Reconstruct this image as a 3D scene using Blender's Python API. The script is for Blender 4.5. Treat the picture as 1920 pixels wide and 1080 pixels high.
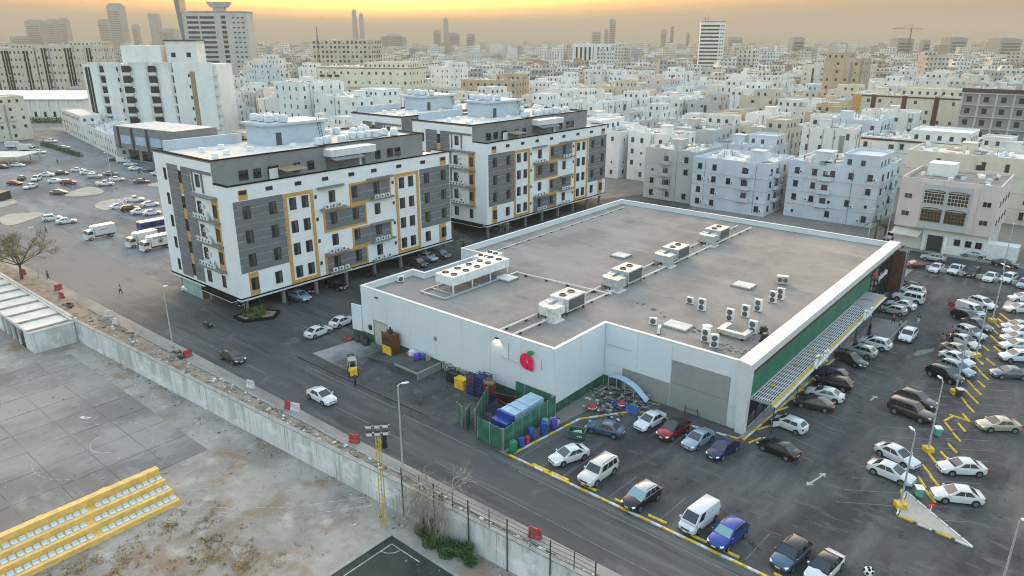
import bpy, math, random
from math import radians as R, sin, cos, pi
from mathutils import Vector, Matrix

scene = bpy.context.scene
col = scene.collection
for _o in list(bpy.data.objects):
    bpy.data.objects.remove(_o)

# ---------------------------------------------------------------- camera
# X runs along the road towards the lower right, Y away towards the upper right, Z up; road level is z = 0
cam_d = bpy.data.cameras.new('camera')
cam_d.sensor_width = 36.0
cam_d.lens = 25.01
cam_d.clip_start = 0.5
cam_d.clip_end = 60000
cam = bpy.data.objects.new('camera', cam_d)
cam.location = (0, 0, 42)
cam.rotation_euler = (R(90 - 19.24), 0, R(40.04))
col.objects.link(cam)
scene.camera = cam

# ---------------------------------------------------------------- sky and sun (low, behind the city)
SUN_EL, SUN_AZ = 3.2, 139.8            # elevation; azimuth counter-clockwise from +X
world = bpy.data.worlds.new('World')
scene.world = world
world.use_nodes = True
wn = world.node_tree.nodes
sky = wn.new('ShaderNodeTexSky')
sky.sky_type = 'NISHITA'
sky.sun_disc = False
sky.sun_elevation = R(SUN_EL)
sky.sun_rotation = R(90 - SUN_AZ)
sky.altitude = 0
sky.air_density = 1.0
sky.dust_density = 8.0
sky.ozone_density = 0.8
wn['Background'].inputs['Strength'].default_value = 0.15
world.node_tree.links.new(sky.outputs[0], wn['Background'].inputs['Color'])

sun_d = bpy.data.lights.new('sun', 'SUN')
sun_d.energy = 0.35
sun_d.angle = R(12)
sun_d.color = (1.0, 0.72, 0.45)
sun = bpy.data.objects.new('sun', sun_d)
sdir = Vector((cos(R(SUN_AZ)) * cos(R(SUN_EL)), sin(R(SUN_AZ)) * cos(R(SUN_EL)), sin(R(SUN_EL))))
sun.rotation_euler = sdir.to_track_quat('Z', 'Y').to_euler()
sun.location = (-100, 100, 200)
col.objects.link(sun)

scene.view_settings.view_transform = 'Standard'
scene.view_settings.look = 'None'
scene.view_settings.gamma = 1.0
scene.view_settings.use_curve_mapping = False
scene.view_settings.exposure = 3.95
scene.render.engine = 'CYCLES'
cy = scene.cycles
cy.use_denoising = True
cy.max_bounces = 5
cy.diffuse_bounces = 2
cy.glossy_bounces = 2
cy.transmission_bounces = 3
cy.volume_bounces = 1
cy.caustics_reflective = False
cy.caustics_refractive = False
cy.sample_clamp_indirect = 6
cy.filter_width = 1.05

# ---------------------------------------------------------------- mesh helpers
class MB:
    def __init__(s):
        s.v, s.f, s.m = [], [], []
    def add(s, vs, fs, m=0):
        n = len(s.v)
        s.v += [tuple(v) for v in vs]
        for f in fs:
            s.f.append(tuple(i + n for i in f)); s.m.append(m)
        return s
    def box(s, x0, y0, z0, x1, y1, z1, m=0):
        return s.add([(x0,y0,z0),(x1,y0,z0),(x1,y1,z0),(x0,y1,z0),(x0,y0,z1),(x1,y0,z1),(x1,y1,z1),(x0,y1,z1)],
              [(0,3,2,1),(4,5,6,7),(0,1,5,4),(1,2,6,5),(2,3,7,6),(3,0,4,7)], m)
    def obox(s, c, size, rz=0, m=0, rx=0, ry=0):
        M = Matrix.Translation(c) @ Matrix.Rotation(rz,4,'Z') @ Matrix.Rotation(ry,4,'Y') @ Matrix.Rotation(rx,4,'X')
        a, b, d = size[0]/2, size[1]/2, size[2]/2
        vs = [M @ Vector(p) for p in [(-a,-b,-d),(a,-b,-d),(a,b,-d),(-a,b,-d),(-a,-b,d),(a,-b,d),(a,b,d),(-a,b,d)]]
        return s.add(vs, [(0,3,2,1),(4,5,6,7),(0,1,5,4),(1,2,6,5),(2,3,7,6),(3,0,4,7)], m)
    def prism(s, pts, z0, z1, m=0, mt=None):
        n = len(pts)
        s.add([(p[0],p[1],z0) for p in pts] + [(p[0],p[1],z1) for p in pts],
              [(i,(i+1)%n,n+(i+1)%n,n+i) for i in range(n)] + [tuple(range(n-1,-1,-1))], m)
        return s.add([(p[0],p[1],z1) for p in pts], [tuple(range(n))], m if mt is None else mt)
    def sheet(s, pts, z, m=0):
        return s.add([(p[0],p[1],z) for p in pts], [tuple(range(len(pts)))], m)
    def ring(s, outer, inner, z0, z1, m=0):
        n = len(outer)
        s.add([(p[0],p[1],z0) for p in outer]+[(p[0],p[1],z1) for p in outer]+[(p[0],p[1],z1) for p in inner]+[(p[0],p[1],z0) for p in inner],
              [f for i in range(n) for j in [(i+1)%n] for f in ((i,j,n+j,n+i),(n+i,n+j,2*n+j,2*n+i),(2*n+i,2*n+j,3*n+j,3*n+i),(3*n+i,3*n+j,j,i))], m)
        return s
    def tube(s, pts, r, n=6, m=0, r1=None):
        pts = [Vector(p) for p in pts]; k = len(pts); base = len(s.v)
        for i, p in enumerate(pts):
            d = (pts[min(i+1,k-1)] - pts[max(i-1,0)])
            if d.length < 1e-9: d = Vector((0,0,1))
            d.normalize()
            a = d.cross(Vector((0,0,1)) if abs(d.z) < .9 else Vector((1,0,0))).normalized(); b = d.cross(a)
            rr = r if r1 is None else r + (r1 - r) * i / max(1, k-1)
            for j in range(n):
                t = 2*pi*j/n
                s.v.append(tuple(p + (a*cos(t) + b*sin(t))*rr))
        for i in range(k-1):
            for j in range(n):
                s.f.append((base+i*n+j, base+i*n+(j+1)%n, base+(i+1)*n+(j+1)%n, base+(i+1)*n+j)); s.m.append(m)
        s.f.append(tuple(base+j for j in range(n-1,-1,-1))); s.m.append(m)
        s.f.append(tuple(base+(k-1)*n+j for j in range(n))); s.m.append(m)
        return s
    def lathe(s, prof, n=12, c=(0,0,0), m=0):
        base = len(s.v); k = len(prof)
        for r, z in prof:
            for j in range(n):
                t = 2*pi*j/n
                s.v.append((c[0]+r*cos(t), c[1]+r*sin(t), c[2]+z))
        for i in range(k-1):
            for j in range(n):
                s.f.append((base+i*n+j, base+i*n+(j+1)%n, base+(i+1)*n+(j+1)%n, base+(i+1)*n+j)); s.m.append(m)
        s.f.append(tuple(base+j for j in range(n-1,-1,-1))); s.m.append(m)
        s.f.append(tuple(base+(k-1)*n+j for j in range(n))); s.m.append(m)
        return s
    def mesh(s, name, mats, smooth=False, sharp=None):
        me = bpy.data.meshes.new(name)
        me.from_pydata(s.v, [], s.f)
        for k in (mats if isinstance(mats, (list, tuple)) else [mats]):
            me.materials.append(M[k] if isinstance(k, str) else k)
        if len(me.materials) > 1:
            me.polygons.foreach_set('material_index', s.m)
        if smooth:
            me.polygons.foreach_set('use_smooth', [True]*len(me.polygons))
            me.set_sharp_from_angle(angle=R(sharp or 35))
        me.update()
        return me

def inset(poly, t):                                   # axis-aligned or convex polygon, counter-clockwise
    n = len(poly); out = []
    for i in range(n):
        p0, p, p1 = Vector(poly[i-1][:2]), Vector(poly[i][:2]), Vector(poly[(i+1)%n][:2])
        d0, d1 = (p-p0).normalized(), (p1-p).normalized()
        n0, n1 = Vector((-d0.y, d0.x)), Vector((-d1.y, d1.x))
        out.append(tuple(p + (n0+n1) * (t/(1+n0.dot(n1)))))
    return out

def put(name, me, parent=None, loc=(0,0,0), rz=0):
    o = bpy.data.objects.new(name, me)
    col.objects.link(o)
    o.location = loc
    if rz: o.rotation_euler = (0,0,rz)
    if parent: o.parent = parent
    return o
def part(name, mb, mats, parent, loc=(0,0,0), rz=0, smooth=False, kind=None, label=None, sharp=None):
    o = put(name, mb.mesh(name, mats, smooth, sharp) if isinstance(mb, MB) else mb, parent, loc, rz)
    if kind: o['kind'] = kind
    if label: o['label'] = label
    return o
def tag(o, label, cat, group=None):
    o['label'] = label; o['category'] = cat
    if group: o['group'] = group
    return o
def thing(name, label, cat, loc=(0,0,0), rz=0, group=None):
    return tag(put(name, None, None, loc, rz), label, cat, group)
def single(name, mb, mats, label, cat, loc=(0,0,0), rz=0, group=None, smooth=False):
    return tag(part(name, mb, mats, None, loc, rz, smooth), label, cat, group)
def struct(name, mb, mats, loc=(0,0,0)):
    o = part(name, mb, mats, None, loc); o['kind'] = 'structure'; return o
def stuff(name, mb, mats, label, cat, smooth=False):
    o = part(name, mb, mats, None, (0,0,0), 0, smooth); o['kind'] = 'stuff'; return tag(o, label, cat)
def copy_tree(o, parent=None):
    kids = list(KIDS.get(o.name, ()))
    c = o.copy(); col.objects.link(c); c.parent = parent
    for ch in kids: copy_tree(ch, c)
    return c
KIDS = {}
def index_kids():
    KIDS.clear()
    for o in bpy.data.objects:
        if o.parent: KIDS.setdefault(o.parent.name, []).append(o)
_mesh_cache = {}
def cached(key, fn):
    if key not in _mesh_cache: _mesh_cache[key] = fn()
    return _mesh_cache[key]

ORD = ['first','second','third','fourth','fifth','sixth','seventh','eighth','ninth','tenth','eleventh','twelfth','thirteenth','fourteenth','fifteenth','sixteenth','seventeenth','eighteenth','nineteenth']
TENS = {2:('twenty','twentieth'),3:('thirty','thirtieth'),4:('forty','fortieth')}
def nth(i):                                            # 1 -> 'first', 23 -> 'twenty-third'
    if i < 20: return ORD[i-1]
    return TENS[i//10][1] if i % 10 == 0 else TENS[i//10][0] + '-' + ORD[i%10-1]

# ---------------------------------------------------------------- materials
M = {}
def mat(name, c, rough=.7, metal=0., var=0., scale=1., bump=0., bscale=None, coat=0., spec=None, detail=4, c2=None, emit=None, streak=None):
    m = bpy.data.materials.new(name); m.use_nodes = True
    nt = m.node_tree; n = nt.nodes; l = nt.links; b = n['Principled BSDF']
    b.inputs['Base Color'].default_value = (*c, 1)
    b.inputs['Roughness'].default_value = rough
    b.inputs['Metallic'].default_value = metal
    if coat: b.inputs['Coat Weight'].default_value = coat; b.inputs['Coat Roughness'].default_value = .08
    if spec is not None: b.inputs['Specular IOR Level'].default_value = spec
    if emit: b.inputs['Emission Color'].default_value = (*emit[0],1); b.inputs['Emission Strength'].default_value = emit[1]
    if var or bump:
        tc = n.new('ShaderNodeTexCoord'); geo = n.new('ShaderNodeNewGeometry')
        src = geo.outputs['Position']
        if streak:
            mp = n.new('ShaderNodeMapping'); mp.inputs['Scale'].default_value = streak
            l.new(src, mp.inputs['Vector']); src = mp.outputs[0]
        nz = n.new('ShaderNodeTexNoise'); nz.inputs['Scale'].default_value = scale; nz.inputs['Detail'].default_value = detail; nz.inputs['Roughness'].default_value = .62
        l.new(src, nz.inputs['Vector'])
        if var:
            rp = n.new('ShaderNodeValToRGB'); e = rp.color_ramp.elements
            lo = c2 if c2 else tuple(x*(1-var) for x in c)
            hi = c if c2 else tuple(min(1,x*(1+var)) for x in c)
            e[0].position, e[1].position = .36, .64
            e[0].color, e[1].color = (*lo,1), (*hi,1)
            l.new(nz.outputs[0], rp.inputs[0]); l.new(rp.outputs[0], b.inputs['Base Color'])
        if bump:
            bp = n.new('ShaderNodeBump'); bp.inputs['Strength'].default_value = bump; bp.inputs['Distance'].default_value = .05
            nb = n.new('ShaderNodeTexNoise'); nb.inputs['Scale'].default_value = bscale or scale*6; nb.inputs['Detail'].default_value = 3
            l.new(geo.outputs['Position'], nb.inputs['Vector'])
            l.new(nb.outputs[0], bp.inputs['Height']); l.new(bp.outputs[0], b.inputs['Normal'])
    M[name] = m
    return m

def layered(name, layers, rough=.85, bump=.3, bscale=8., object_space=False):
    """layers: first (colour); then (colour, scale, low, high, strength, stretch) blended by noise"""
    m = bpy.data.materials.new(name); m.use_nodes = True
    nt = m.node_tree; n = nt.nodes; l = nt.links; b = n['Principled BSDF']
    b.inputs['Roughness'].default_value = rough
    if rough > .78: b.inputs['Specular IOR Level'].default_value = .18
    geo = n.new('ShaderNodeNewGeometry'); pos = geo.outputs['Position']
    rgb = n.new('ShaderNodeRGB'); rgb.outputs[0].default_value = (*layers[0],1); cur = rgb.outputs[0]
    for i, (c, sc, lo, hi, st, stretch, *gr) in enumerate(layers[1:]):
        src = pos
        mp = n.new('ShaderNodeMapping'); mp.inputs['Location'].default_value = (i*17.3, i*7.7, i*3.1)
        mp.inputs['Scale'].default_value = stretch or (1,1,1)
        l.new(src, mp.inputs['Vector'])
        nz = n.new('ShaderNodeTexNoise'); nz.inputs['Scale'].default_value = sc; nz.inputs['Detail'].default_value = 6; nz.inputs['Roughness'].default_value = .65
        l.new(mp.outputs[0], nz.inputs['Vector'])
        mr = n.new('ShaderNodeMapRange'); mr.inputs[1].default_value = lo; mr.inputs[2].default_value = hi; mr.inputs[4].default_value = st
        l.new(nz.outputs[0], mr.inputs[0])
        if gr:                                          # dust that drifts in from one side: position plus noise
            ax, amp = gr
            sx = n.new('ShaderNodeSeparateXYZ'); l.new(pos, sx.inputs[0])
            ma = n.new('ShaderNodeMath'); ma.operation = 'MULTIPLY_ADD'; ma.inputs[1].default_value = amp
            l.new(nz.outputs[0], ma.inputs[0]); l.new(sx.outputs[ax], ma.inputs[2]); l.new(ma.outputs[0], mr.inputs[0])
        mx = n.new('ShaderNodeMix'); mx.data_type = 'RGBA'
        l.new(mr.outputs[0], mx.inputs['Factor']); l.new(cur, mx.inputs['A']); mx.inputs['B'].default_value = (*c,1)
        cur = mx.outputs['Result']
    l.new(cur, b.inputs['Base Color'])
    if bump:
        nb = n.new('ShaderNodeTexNoise'); nb.inputs['Scale'].default_value = bscale; nb.inputs['Detail'].default_value = 4
        l.new(pos, nb.inputs['Vector'])
        bp = n.new('ShaderNodeBump'); bp.inputs['Strength'].default_value = bump; bp.inputs['Distance'].default_value = .04
        l.new(nb.outputs[0], bp.inputs['Height']); l.new(bp.outputs[0], b.inputs['Normal'])
    M[name] = m
    return m

layered('sand_ground', [(.25,.225,.195), ((.16,.15,.138), .03,.4,.62,.8,None), ((.31,.28,.24), .25,.5,.7,.6,None), ((.11,.10,.095), 1.6,.58,.75,.5,None)], .95, .4, 4)
layered('asphalt', [(.085,.087,.090), ((.044,.045,.049), .10,.44,.60,.8,(.35,1,1)), ((.165,.162,.156), .55,.52,.70,.65,(.07,1,1)), ((.037,.037,.040), .9,.56,.70,.7,(.12,1,1)), ((.207,.201,.188), .28,.60,.74,.55,None), ((.032,.032,.034), 1.9,.64,.73,.8,None), ((.232,.229,.219), 5.0,.66,.76,.55,None)], .85, .5, 12)
layered('road_asphalt', [(.085,.087,.090), ((.044,.045,.049), .10,.44,.60,.8,(.35,1,1)), ((.165,.162,.156), .55,.52,.70,.65,(.07,1,1)), ((.037,.037,.040), .9,.56,.70,.7,(.12,1,1)), ((.207,.201,.188), .28,.60,.74,.55,None), ((.032,.032,.034), 1.9,.64,.73,.8,None), ((.232,.229,.219), 5.0,.66,.76,.55,None), ((.205,.212,.218), .16,-96,-116,.85,None,0,26), ((.12,.117,.112), .35,.56,.68,.5,(.3,1,1)), ((.045,.045,.046), 7.0,.62,.72,.5,None)], .85, .5, 12)
layered('asphalt_lot', [(.088,.089,.089), ((.041,.042,.045), .13,.46,.60,.85,(1,.45,1)), ((.173,.170,.158), .30,.52,.72,.7,(1,.22,1)), ((.028,.029,.029), .75,.60,.70,.85,None), ((.138,.138,.131), .9,.55,.68,.6,(.4,1,1)), ((.022,.022,.024), 2.3,.66,.73,.9,None), ((.262,.258,.240), 4.2,.66,.76,.55,None), ((.048,.048,.048), 7.0,.60,.70,.5,None)], .85, .6, 12)
layered('yard_asphalt', [(.083,.084,.085), ((.039,.040,.043), .13,.46,.60,.85,(1,.45,1)), ((.163,.160,.150), .30,.52,.72,.7,(1,.22,1)), ((.026,.027,.028), .75,.60,.70,.85,None), ((.130,.130,.125), .9,.55,.68,.6,(.4,1,1)), ((.021,.021,.023), 2.3,.66,.73,.9,None), ((.247,.243,.229), 4.2,.66,.76,.55,None), ((.36,.355,.345), .3,-66,-74,.9,None,0,14), ((.20,.197,.19), .7,.58,.70,.6,None)], .85, .5, 12)
layered('asphalt_dusty', [(.209,.222,.234), ((.115,.125,.138), .06,.44,.60,.9,(.6,1,1)), ((.338,.353,.356), .16,.52,.70,.75,(.3,1,1)), ((.084,.090,.099), .6,.58,.70,.7,None), ((.405,.429,.441), 1.5,.62,.74,.6,None), ((.061,.066,.073), 2.6,.66,.74,.7,None)], .95, .5, 9)
layered('soil', [(.30,.25,.19), ((.17,.14,.11), .5,.45,.62,.9,None), ((.40,.35,.29), 1.2,.55,.70,.8,None), ((.09,.078,.066), 2.8,.58,.68,.8,None)], .97, .9, 6)
layered('shoulder', [(.323,.299,.268), ((.190,.181,.170), .3,.45,.62,.85,(.3,1,1)), ((.408,.382,.350), 1.5,.56,.72,.6,None), ((.123,.118,.113), 2.4,.62,.72,.6,None)], .95, .6, 8)
layered('slab', [(.307,.286,.265), ((.195,.181,.171), .11,.43,.60,.9,(1,.5,1)), ((.379,.351,.324), .30,.54,.72,.7,(.5,1,1)), ((.134,.124,.117), .8,.60,.72,.6,None), ((.446,.416,.389), 3.0,.64,.76,.5,None), ((.158,.155,.151), 7.0,.60,.70,.5,None)], .92, .4, 9)
layered('court_earth', [(.390,.348,.302), ((.247,.220,.193), .12,.43,.60,.9,None), ((.507,.454,.394), .35,.53,.70,.8,None), ((.273,.173,.095), .22,.53,.66,.75,None), ((.156,.096,.057), 1.3,.60,.70,.75,None), ((.130,.113,.097), 3.2,.63,.72,.8,None), ((.598,.550,.495), 5.0,.67,.75,.6,None)], .97, .9, 5)
layered('apron', [(.33,.325,.32), ((.22,.217,.213), .25,.45,.62,.85,None), ((.41,.40,.385), .6,.55,.72,.6,None), ((.13,.128,.125), 1.5,.62,.74,.6,None)], .92, .4, 9)
layered('turf', [(.050,.062,.052), ((.028,.038,.032), .3,.45,.62,.85,None), ((.11,.105,.085), 1.2,.60,.72,.7,None)], .95, .5, 20)
layered('wall_concrete', [(.66,.66,.655), ((.46,.45,.43), .35,.46,.60,.85,(1,1,.4)), ((.27,.262,.245), 1.2,.54,.68,.85,(2.6,2.6,.10)), ((.80,.81,.81), .3,.54,.66,.8,(1,1,1.6)), ((.18,.172,.16), 2.5,.64,.74,.6,(2,2,.3))], .9, .3, 6)
layered('coping', [(.36,.35,.33), ((.22,.215,.20), .8,.45,.65,.8,None)], .92, .4, 9)
layered('roof_felt', [(.296,.272,.250), ((.212,.199,.188), .10,.44,.60,.9,(1,.6,1)), ((.380,.353,.326), .26,.53,.70,.7,(.25,1,1)), ((.149,.139,.132), .5,.60,.72,.75,(.5,1,1)), ((.454,.426,.397), 1.8,.64,.75,.6,None), ((.118,.113,.110), 2.6,.66,.73,.7,None), ((.188,.181,.173), 7.5,.57,.68,.55,None), ((.414,.402,.389), 9.0,.60,.70,.45,None)], .92, .4, 7)
layered('roof_pale', [(.726,.693,.638), ((.550,.528,.484), .35,.45,.65,.8,None), ((.726,.704,.660), 1.2,.55,.72,.5,None)], .9, .2, 8)
layered('market_white', [(.70,.735,.755), ((.62,.655,.675), .12,.45,.68,.7,(1,1,.35)), ((.52,.55,.565), .9,.64,.8,.35,(1.6,1.6,.15))], .55, 0)
layered('clad_white', [(.80,.81,.82), ((.72,.735,.75), .3,.45,.7,.7,(1,1,.4))], .5, 0)
layered('clad_grey', [(.165,.17,.185), ((.135,.14,.152), 1.1,.45,.65,.8,None)], .55, 0)
layered('clad_orange', [(.58,.32,.09), ((.46,.25,.065), 1.4,.45,.68,.7,None)], .5, 0)
layered('grey_render', [(.24,.24,.24), ((.19,.19,.19), .4,.45,.65,.8,None)], .85, .1, 8)
mat('black_trim', (.012,.012,.014), .9, spec=.08)
mat('white_trim', (.64,.64,.64), .55, var=.06, scale=.8)
mat('glass', (.010,.014,.026), .06, spec=.8)
mat('glass_blue', (.02,.03,.055), .07, spec=.8)
mat('glass_green', (.30,.44,.40), .12, spec=.6, var=.12, scale=.6)
mat('curtain', (.075,.07,.065), .5)
mat('frame_dark', (.03,.03,.033), .45)
mat('steel', (.42,.43,.44), .45, .6, var=.15, scale=3)
mat('galvanised', (.50,.51,.52), .5, .4, var=.15, scale=2)
mat('white_metal', (.74,.75,.75), .42, var=.10, scale=1.5)
mat('duct', (.60,.60,.58), .6, var=.25, scale=1.1, bump=.3, bscale=4)
mat('dark_metal', (.05,.05,.052), .5, .3)
mat('louvre', (.10,.10,.105), .6)
mat('rubber', (.018,.018,.019), .85)
mat('rim', (.38,.39,.40), .35, .8)
mat('lamp_glass', (.75,.78,.80), .12, spec=.7)
mat('lamp_lit', (.9,.8,.6), .4, emit=((1,.8,.5),1.0))
mat('tail_red', (.42,.012,.012), .2)
mat('plate', (.75,.75,.74), .5)
mat('green_panel', (.012,.155,.085), .35, var=.18, scale=.35, streak=(1,1,.3))
mat('green_fence', (.04,.155,.10), .55, var=.3, scale=.8)
mat('green_base', (.035,.11,.075), .7, var=.3, scale=.9)
mat('brown_strip', (.085,.04,.028), .6, var=.3, scale=1)
mat('sign_red', (.88,.015,.085), .35)
mat('sign_green', (.02,.30,.06), .4)
mat('sign_white', (.82,.82,.81), .4)
mat('grey_door', (.30,.295,.285), .6, var=.06, scale=.6)
mat('beige_door', (.52,.49,.42), .6, var=.08, scale=.8)
mat('yellow', (.72,.47,.035), .6, var=.2, scale=2.5)
mat('kerb_yellow', (.66,.44,.045), .7, var=.3, scale=3)
mat('kerb_white', (.62,.61,.59), .75, var=.25, scale=3)
mat('marking', (.40,.39,.37), .8, var=.3, scale=2.5)
mat('marking_faint', (.145,.142,.138), .85, var=.3, scale=1.5)
mat('paint_yellow', (.50,.36,.05), .75, var=.35, scale=2)
mat('stand_yellow', (.78,.50,.15), .65, var=.14, scale=1.2)
mat('seat_white', (.62,.68,.72), .5, var=.08, scale=4)
mat('barrier_red', (.36,.045,.06), .6, var=.3, scale=3)
mat('barrier_white', (.58,.50,.50), .6, var=.2, scale=3)
mat('wood', (.30,.22,.13), .8, var=.25, scale=4)
mat('brown_paint', (.13,.045,.02), .55, var=.3, scale=2)
mat('blue_plastic', (.02,.06,.30), .4, var=.2, scale=3)
mat('red_plastic', (.42,.03,.025), .45, var=.2, scale=3)
mat('green_plastic', (.012,.20,.09), .42, var=.15, scale=3)
mat('teal_plastic', (.10,.36,.32), .45, var=.15, scale=3)
mat('purple_plastic', (.10,.05,.42), .45)
mat('pink_plastic', (.62,.05,.26), .45)
mat('crate_blue', (.022,.045,.17), .5, var=.3, scale=4)
mat('crate_red', (.27,.045,.04), .5, var=.3, scale=4)
mat('crate_violet', (.06,.05,.15), .5, var=.3, scale=4)
mat('pale_blue_metal', (.36,.50,.62), .45, var=.15, scale=1.2)
mat('tarp_black', (.02,.021,.023), .5, var=.4, scale=3)
mat('cloth_black', (.012,.012,.013), .9)
mat('cloth_yellow', (.55,.46,.03), .85)
mat('cloth_navy', (.02,.024,.04), .9)
mat('cloth_pink', (.55,.18,.22), .85)
mat('cloth_grey', (.12,.12,.125), .9)
mat('cloth_white', (.70,.69,.66), .85)
mat('skin', (.30,.17,.11), .6)
mat('bark', (.10,.075,.055), .9, var=.3, scale=6)
mat('dry_wood', (.34,.29,.24), .9, var=.3, scale=5)
mat('leaf', (.10,.15,.04), .7, var=.5, scale=1.2)
mat('leaf_dark', (.055,.105,.03), .7, var=.5, scale=1.5)
mat('leaf_olive', (.19,.17,.075), .75, var=.4, scale=1)
mat('leaf_palm', (.10,.12,.05), .7, var=.4, scale=1)
mat('weed_dry', (.46,.31,.12), .95, var=.5, scale=.5, c2=(.20,.105,.05))
layered('island_sand', [(.44,.41,.365), ((.34,.315,.28), .25,.45,.62,.8,None), ((.52,.49,.45), 1.2,.56,.72,.6,None)], .95, .4, 6)
mat('litter', (.50,.48,.45), .9, var=.5, scale=3)
mat('rubble', (.22,.20,.18), .95, var=.5, scale=2)
mat('tank_white', (.58,.61,.63), .5, var=.1, scale=1.5)
mat('dish_grey', (.50,.51,.52), .5)
mat('wire', (.055,.05,.045), .6)

# ================================================================ ground, roads, kerbs, court
COURT_Z = -3.3
def wl(x): return 35.4 + (x + 125.75) * 0.0525          # line of the retaining wall
line = [(-16000, 21.0), (-400, 21.0), (60, 45.15), (16000, 45.15)]
g = MB()
g.sheet(line + [(16000, 20000), (-16000, 20000)], 0)
g.sheet([(-16000, -16000), (16000, -16000)] + line[::-1], COURT_Z)
for a, b in zip(line, line[1:]):
    g.add([(a[0],a[1],COURT_Z),(b[0],b[1],COURT_Z),(b[0],b[1],0),(a[0],a[1],0)], [(0,1,2,3)])
def kerb_y(x): return 39.25 + (x + 117) * 0.019
struct('ground', g, 'sand_ground')

struct('dusty_lot', MB().sheet([(-420,kerb_y(-420)+1.2),(-96,kerb_y(-96)+1.2),(-96,52.5),(-124.5,53.2),(-124.5,150),(-420,170)], .004), 'asphalt_dusty')
struct('side_street', MB().sheet([(-125,52),(-79,52),(-79,62),(-83,70),(-83,180),(-101,180),(-125,120)], .008), 'road_asphalt')
struct('road', MB().sheet([(-420,kerb_y(-420)+1.4),(-60,kerb_y(-60)+1.2),(90,kerb_y(90)+1.2),(90,50.2),(-43.6,50.2),(-60,52.2),(-80,53),(-130,53),(-200,57),(-420,75)], .012), 'road_asphalt')
struct('shoulder', MB().sheet([(-420,kerb_y(-420)),(90,kerb_y(90)),(90,kerb_y(90)+1.5),(-60,kerb_y(-60)+1.5),(-100,kerb_y(-100)+2.0),(-420,kerb_y(-420)+2.4)], .016), 'shoulder')
struct('verge', MB().sheet([(-420,wl(-400)+.2),(-400,wl(-400)+.2),(60,wl(60)+.1),(60,kerb_y(60)),(-420,kerb_y(-420))], .008), 'soil')
struct('dock_yard', MB().sheet([(-81,52.4),(-60,51.4),(-44,50.3),(-44,60.4),(-80,60.4)], .020), 'yard_asphalt')
struct('parking_lot', MB().sheet([(-43.4,50.4),(90,50.4),(90,152),(-25,152),(-25.3,71),(-41,71)], .016), 'asphalt_lot')
struct('back_street', MB().sheet([(-140,153.5),(90,151.5),(90,163.5),(-140,165.5)], .012), 'asphalt')
struct('pavement', MB().prism([(-40,165.2),(40,163.8),(40,166.1),(-40,166.1)], 0, .12), 'shoulder')

struct('yard_kerb', MB().prism([(-81.99, 50.43), (-81.41, 50.21), (-56.31, 50.43), (-56.69, 50.62)], 0, .12), 'dark_metal')
# verge kerb: dark broken pipe-like kerbstones along the soil strip
k = put('verge_kerb', None); k['kind'] = 'structure'
me = MB().box(-2.4,-.09,0,2.4,.09,.14).mesh('kerbstone', 'coping')
rng = random.Random(4)
for i in range(24):
    x = -122 + i*5.0
    part('kerbstone', me, None, k, (x, kerb_y(x) + rng.uniform(-.06,.06), .0), rng.uniform(-.02,.03) + .019)

# lane lines and arrows
mk = MB()
for x0, x1, y in [(-78,-60,49.3),(-58,-44,48.8),(-40,-12,48.6),(-95,-80,44.4)]:
    mk.add([(x0,y,.022),(x1,y,.022),(x1,y+.13,.022),(x0,y+.13,.022)], [(0,1,2,3)])
for x0, x1, y in [(-70,-52,44.9),(-48,-6,44.3)]:
    mk.add([(x0,y,.022),(x1,y,.022),(x1,y+.11,.022),(x0,y+.11,.022)], [(0,1,2,3)])
struct('road_marking', mk, 'marking_faint')
bay = MB()
def stripe(b, x0, y0, x1, y1, w=.11, z=.022):
    d = Vector((x1-x0, y1-y0)).normalized(); nx, ny = -d.y*w/2, d.x*w/2
    b.add([(x0+nx,y0+ny,z),(x0-nx,y0-ny,z),(x1-nx,y1-ny,z),(x1+nx,y1+ny,z)], [(0,1,2,3)])
for i in range(15): stripe(bay, -41.5+i*2.75, 50.9, -41.2+i*2.75, 55.6)
for i in range(6): stripe(bay, -38.5+i*2.7, 63.2, -38.3+i*2.7, 67.6)
ang = R(33)
for i in range(30):
    y = 66 + i*2.6
    x = -8.6
    stripe(bay, x-.4-cos(ang)*5.2, y-sin(ang)*5.2+1.2, x-.4, y+1.2); stripe(bay, x+.9, y, x+.9+cos(ang)*5.4, y+sin(ang)*5.4)
for i in range(15): stripe(bay, -22.2, 71+i*2.75, -17.4, 70+i*2.75)
for i in range(12): stripe(bay, -24+i*2.7, 151, -24+i*2.7, 146.5)
struct('bay_marking', bay, 'marking_faint')
ar = MB()
def arrow(b, x, y, a, L=3.0, z=.023, both=True):
    c, s = cos(a), sin(a)
    def T(u, v): return (x+u*c-v*s, y+u*s+v*c, z)
    b.add([T(-L/2+.7,-.1),T(L/2-.7,-.1),T(L/2-.7,.1),T(-L/2+.7,.1)], [(0,1,2,3)])
    b.add([T(L/2-.7,-.38),T(L/2,0),T(L/2-.7,.38)], [(0,1,2)])
    if both: b.add([T(-L/2+.7,.38),T(-L/2,0),T(-L/2+.7,-.38)], [(0,1,2)])
arrow(ar, -16.05, 66.93, R(78), 3.6)
arrow(ar, -16.43, 88.89, R(80), 2.6, both=False)
struct('arrow_marking', ar, 'marking')
pa = MB().sheet([(-15.78, 106.52), (-15.43, 108.73), (-13.83, 111.03), (-13.63, 109.98), (-14.42, 108.13), (-15.24, 106.51)], .024)
struct('patch_marking', pa, 'marking_faint')

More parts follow.
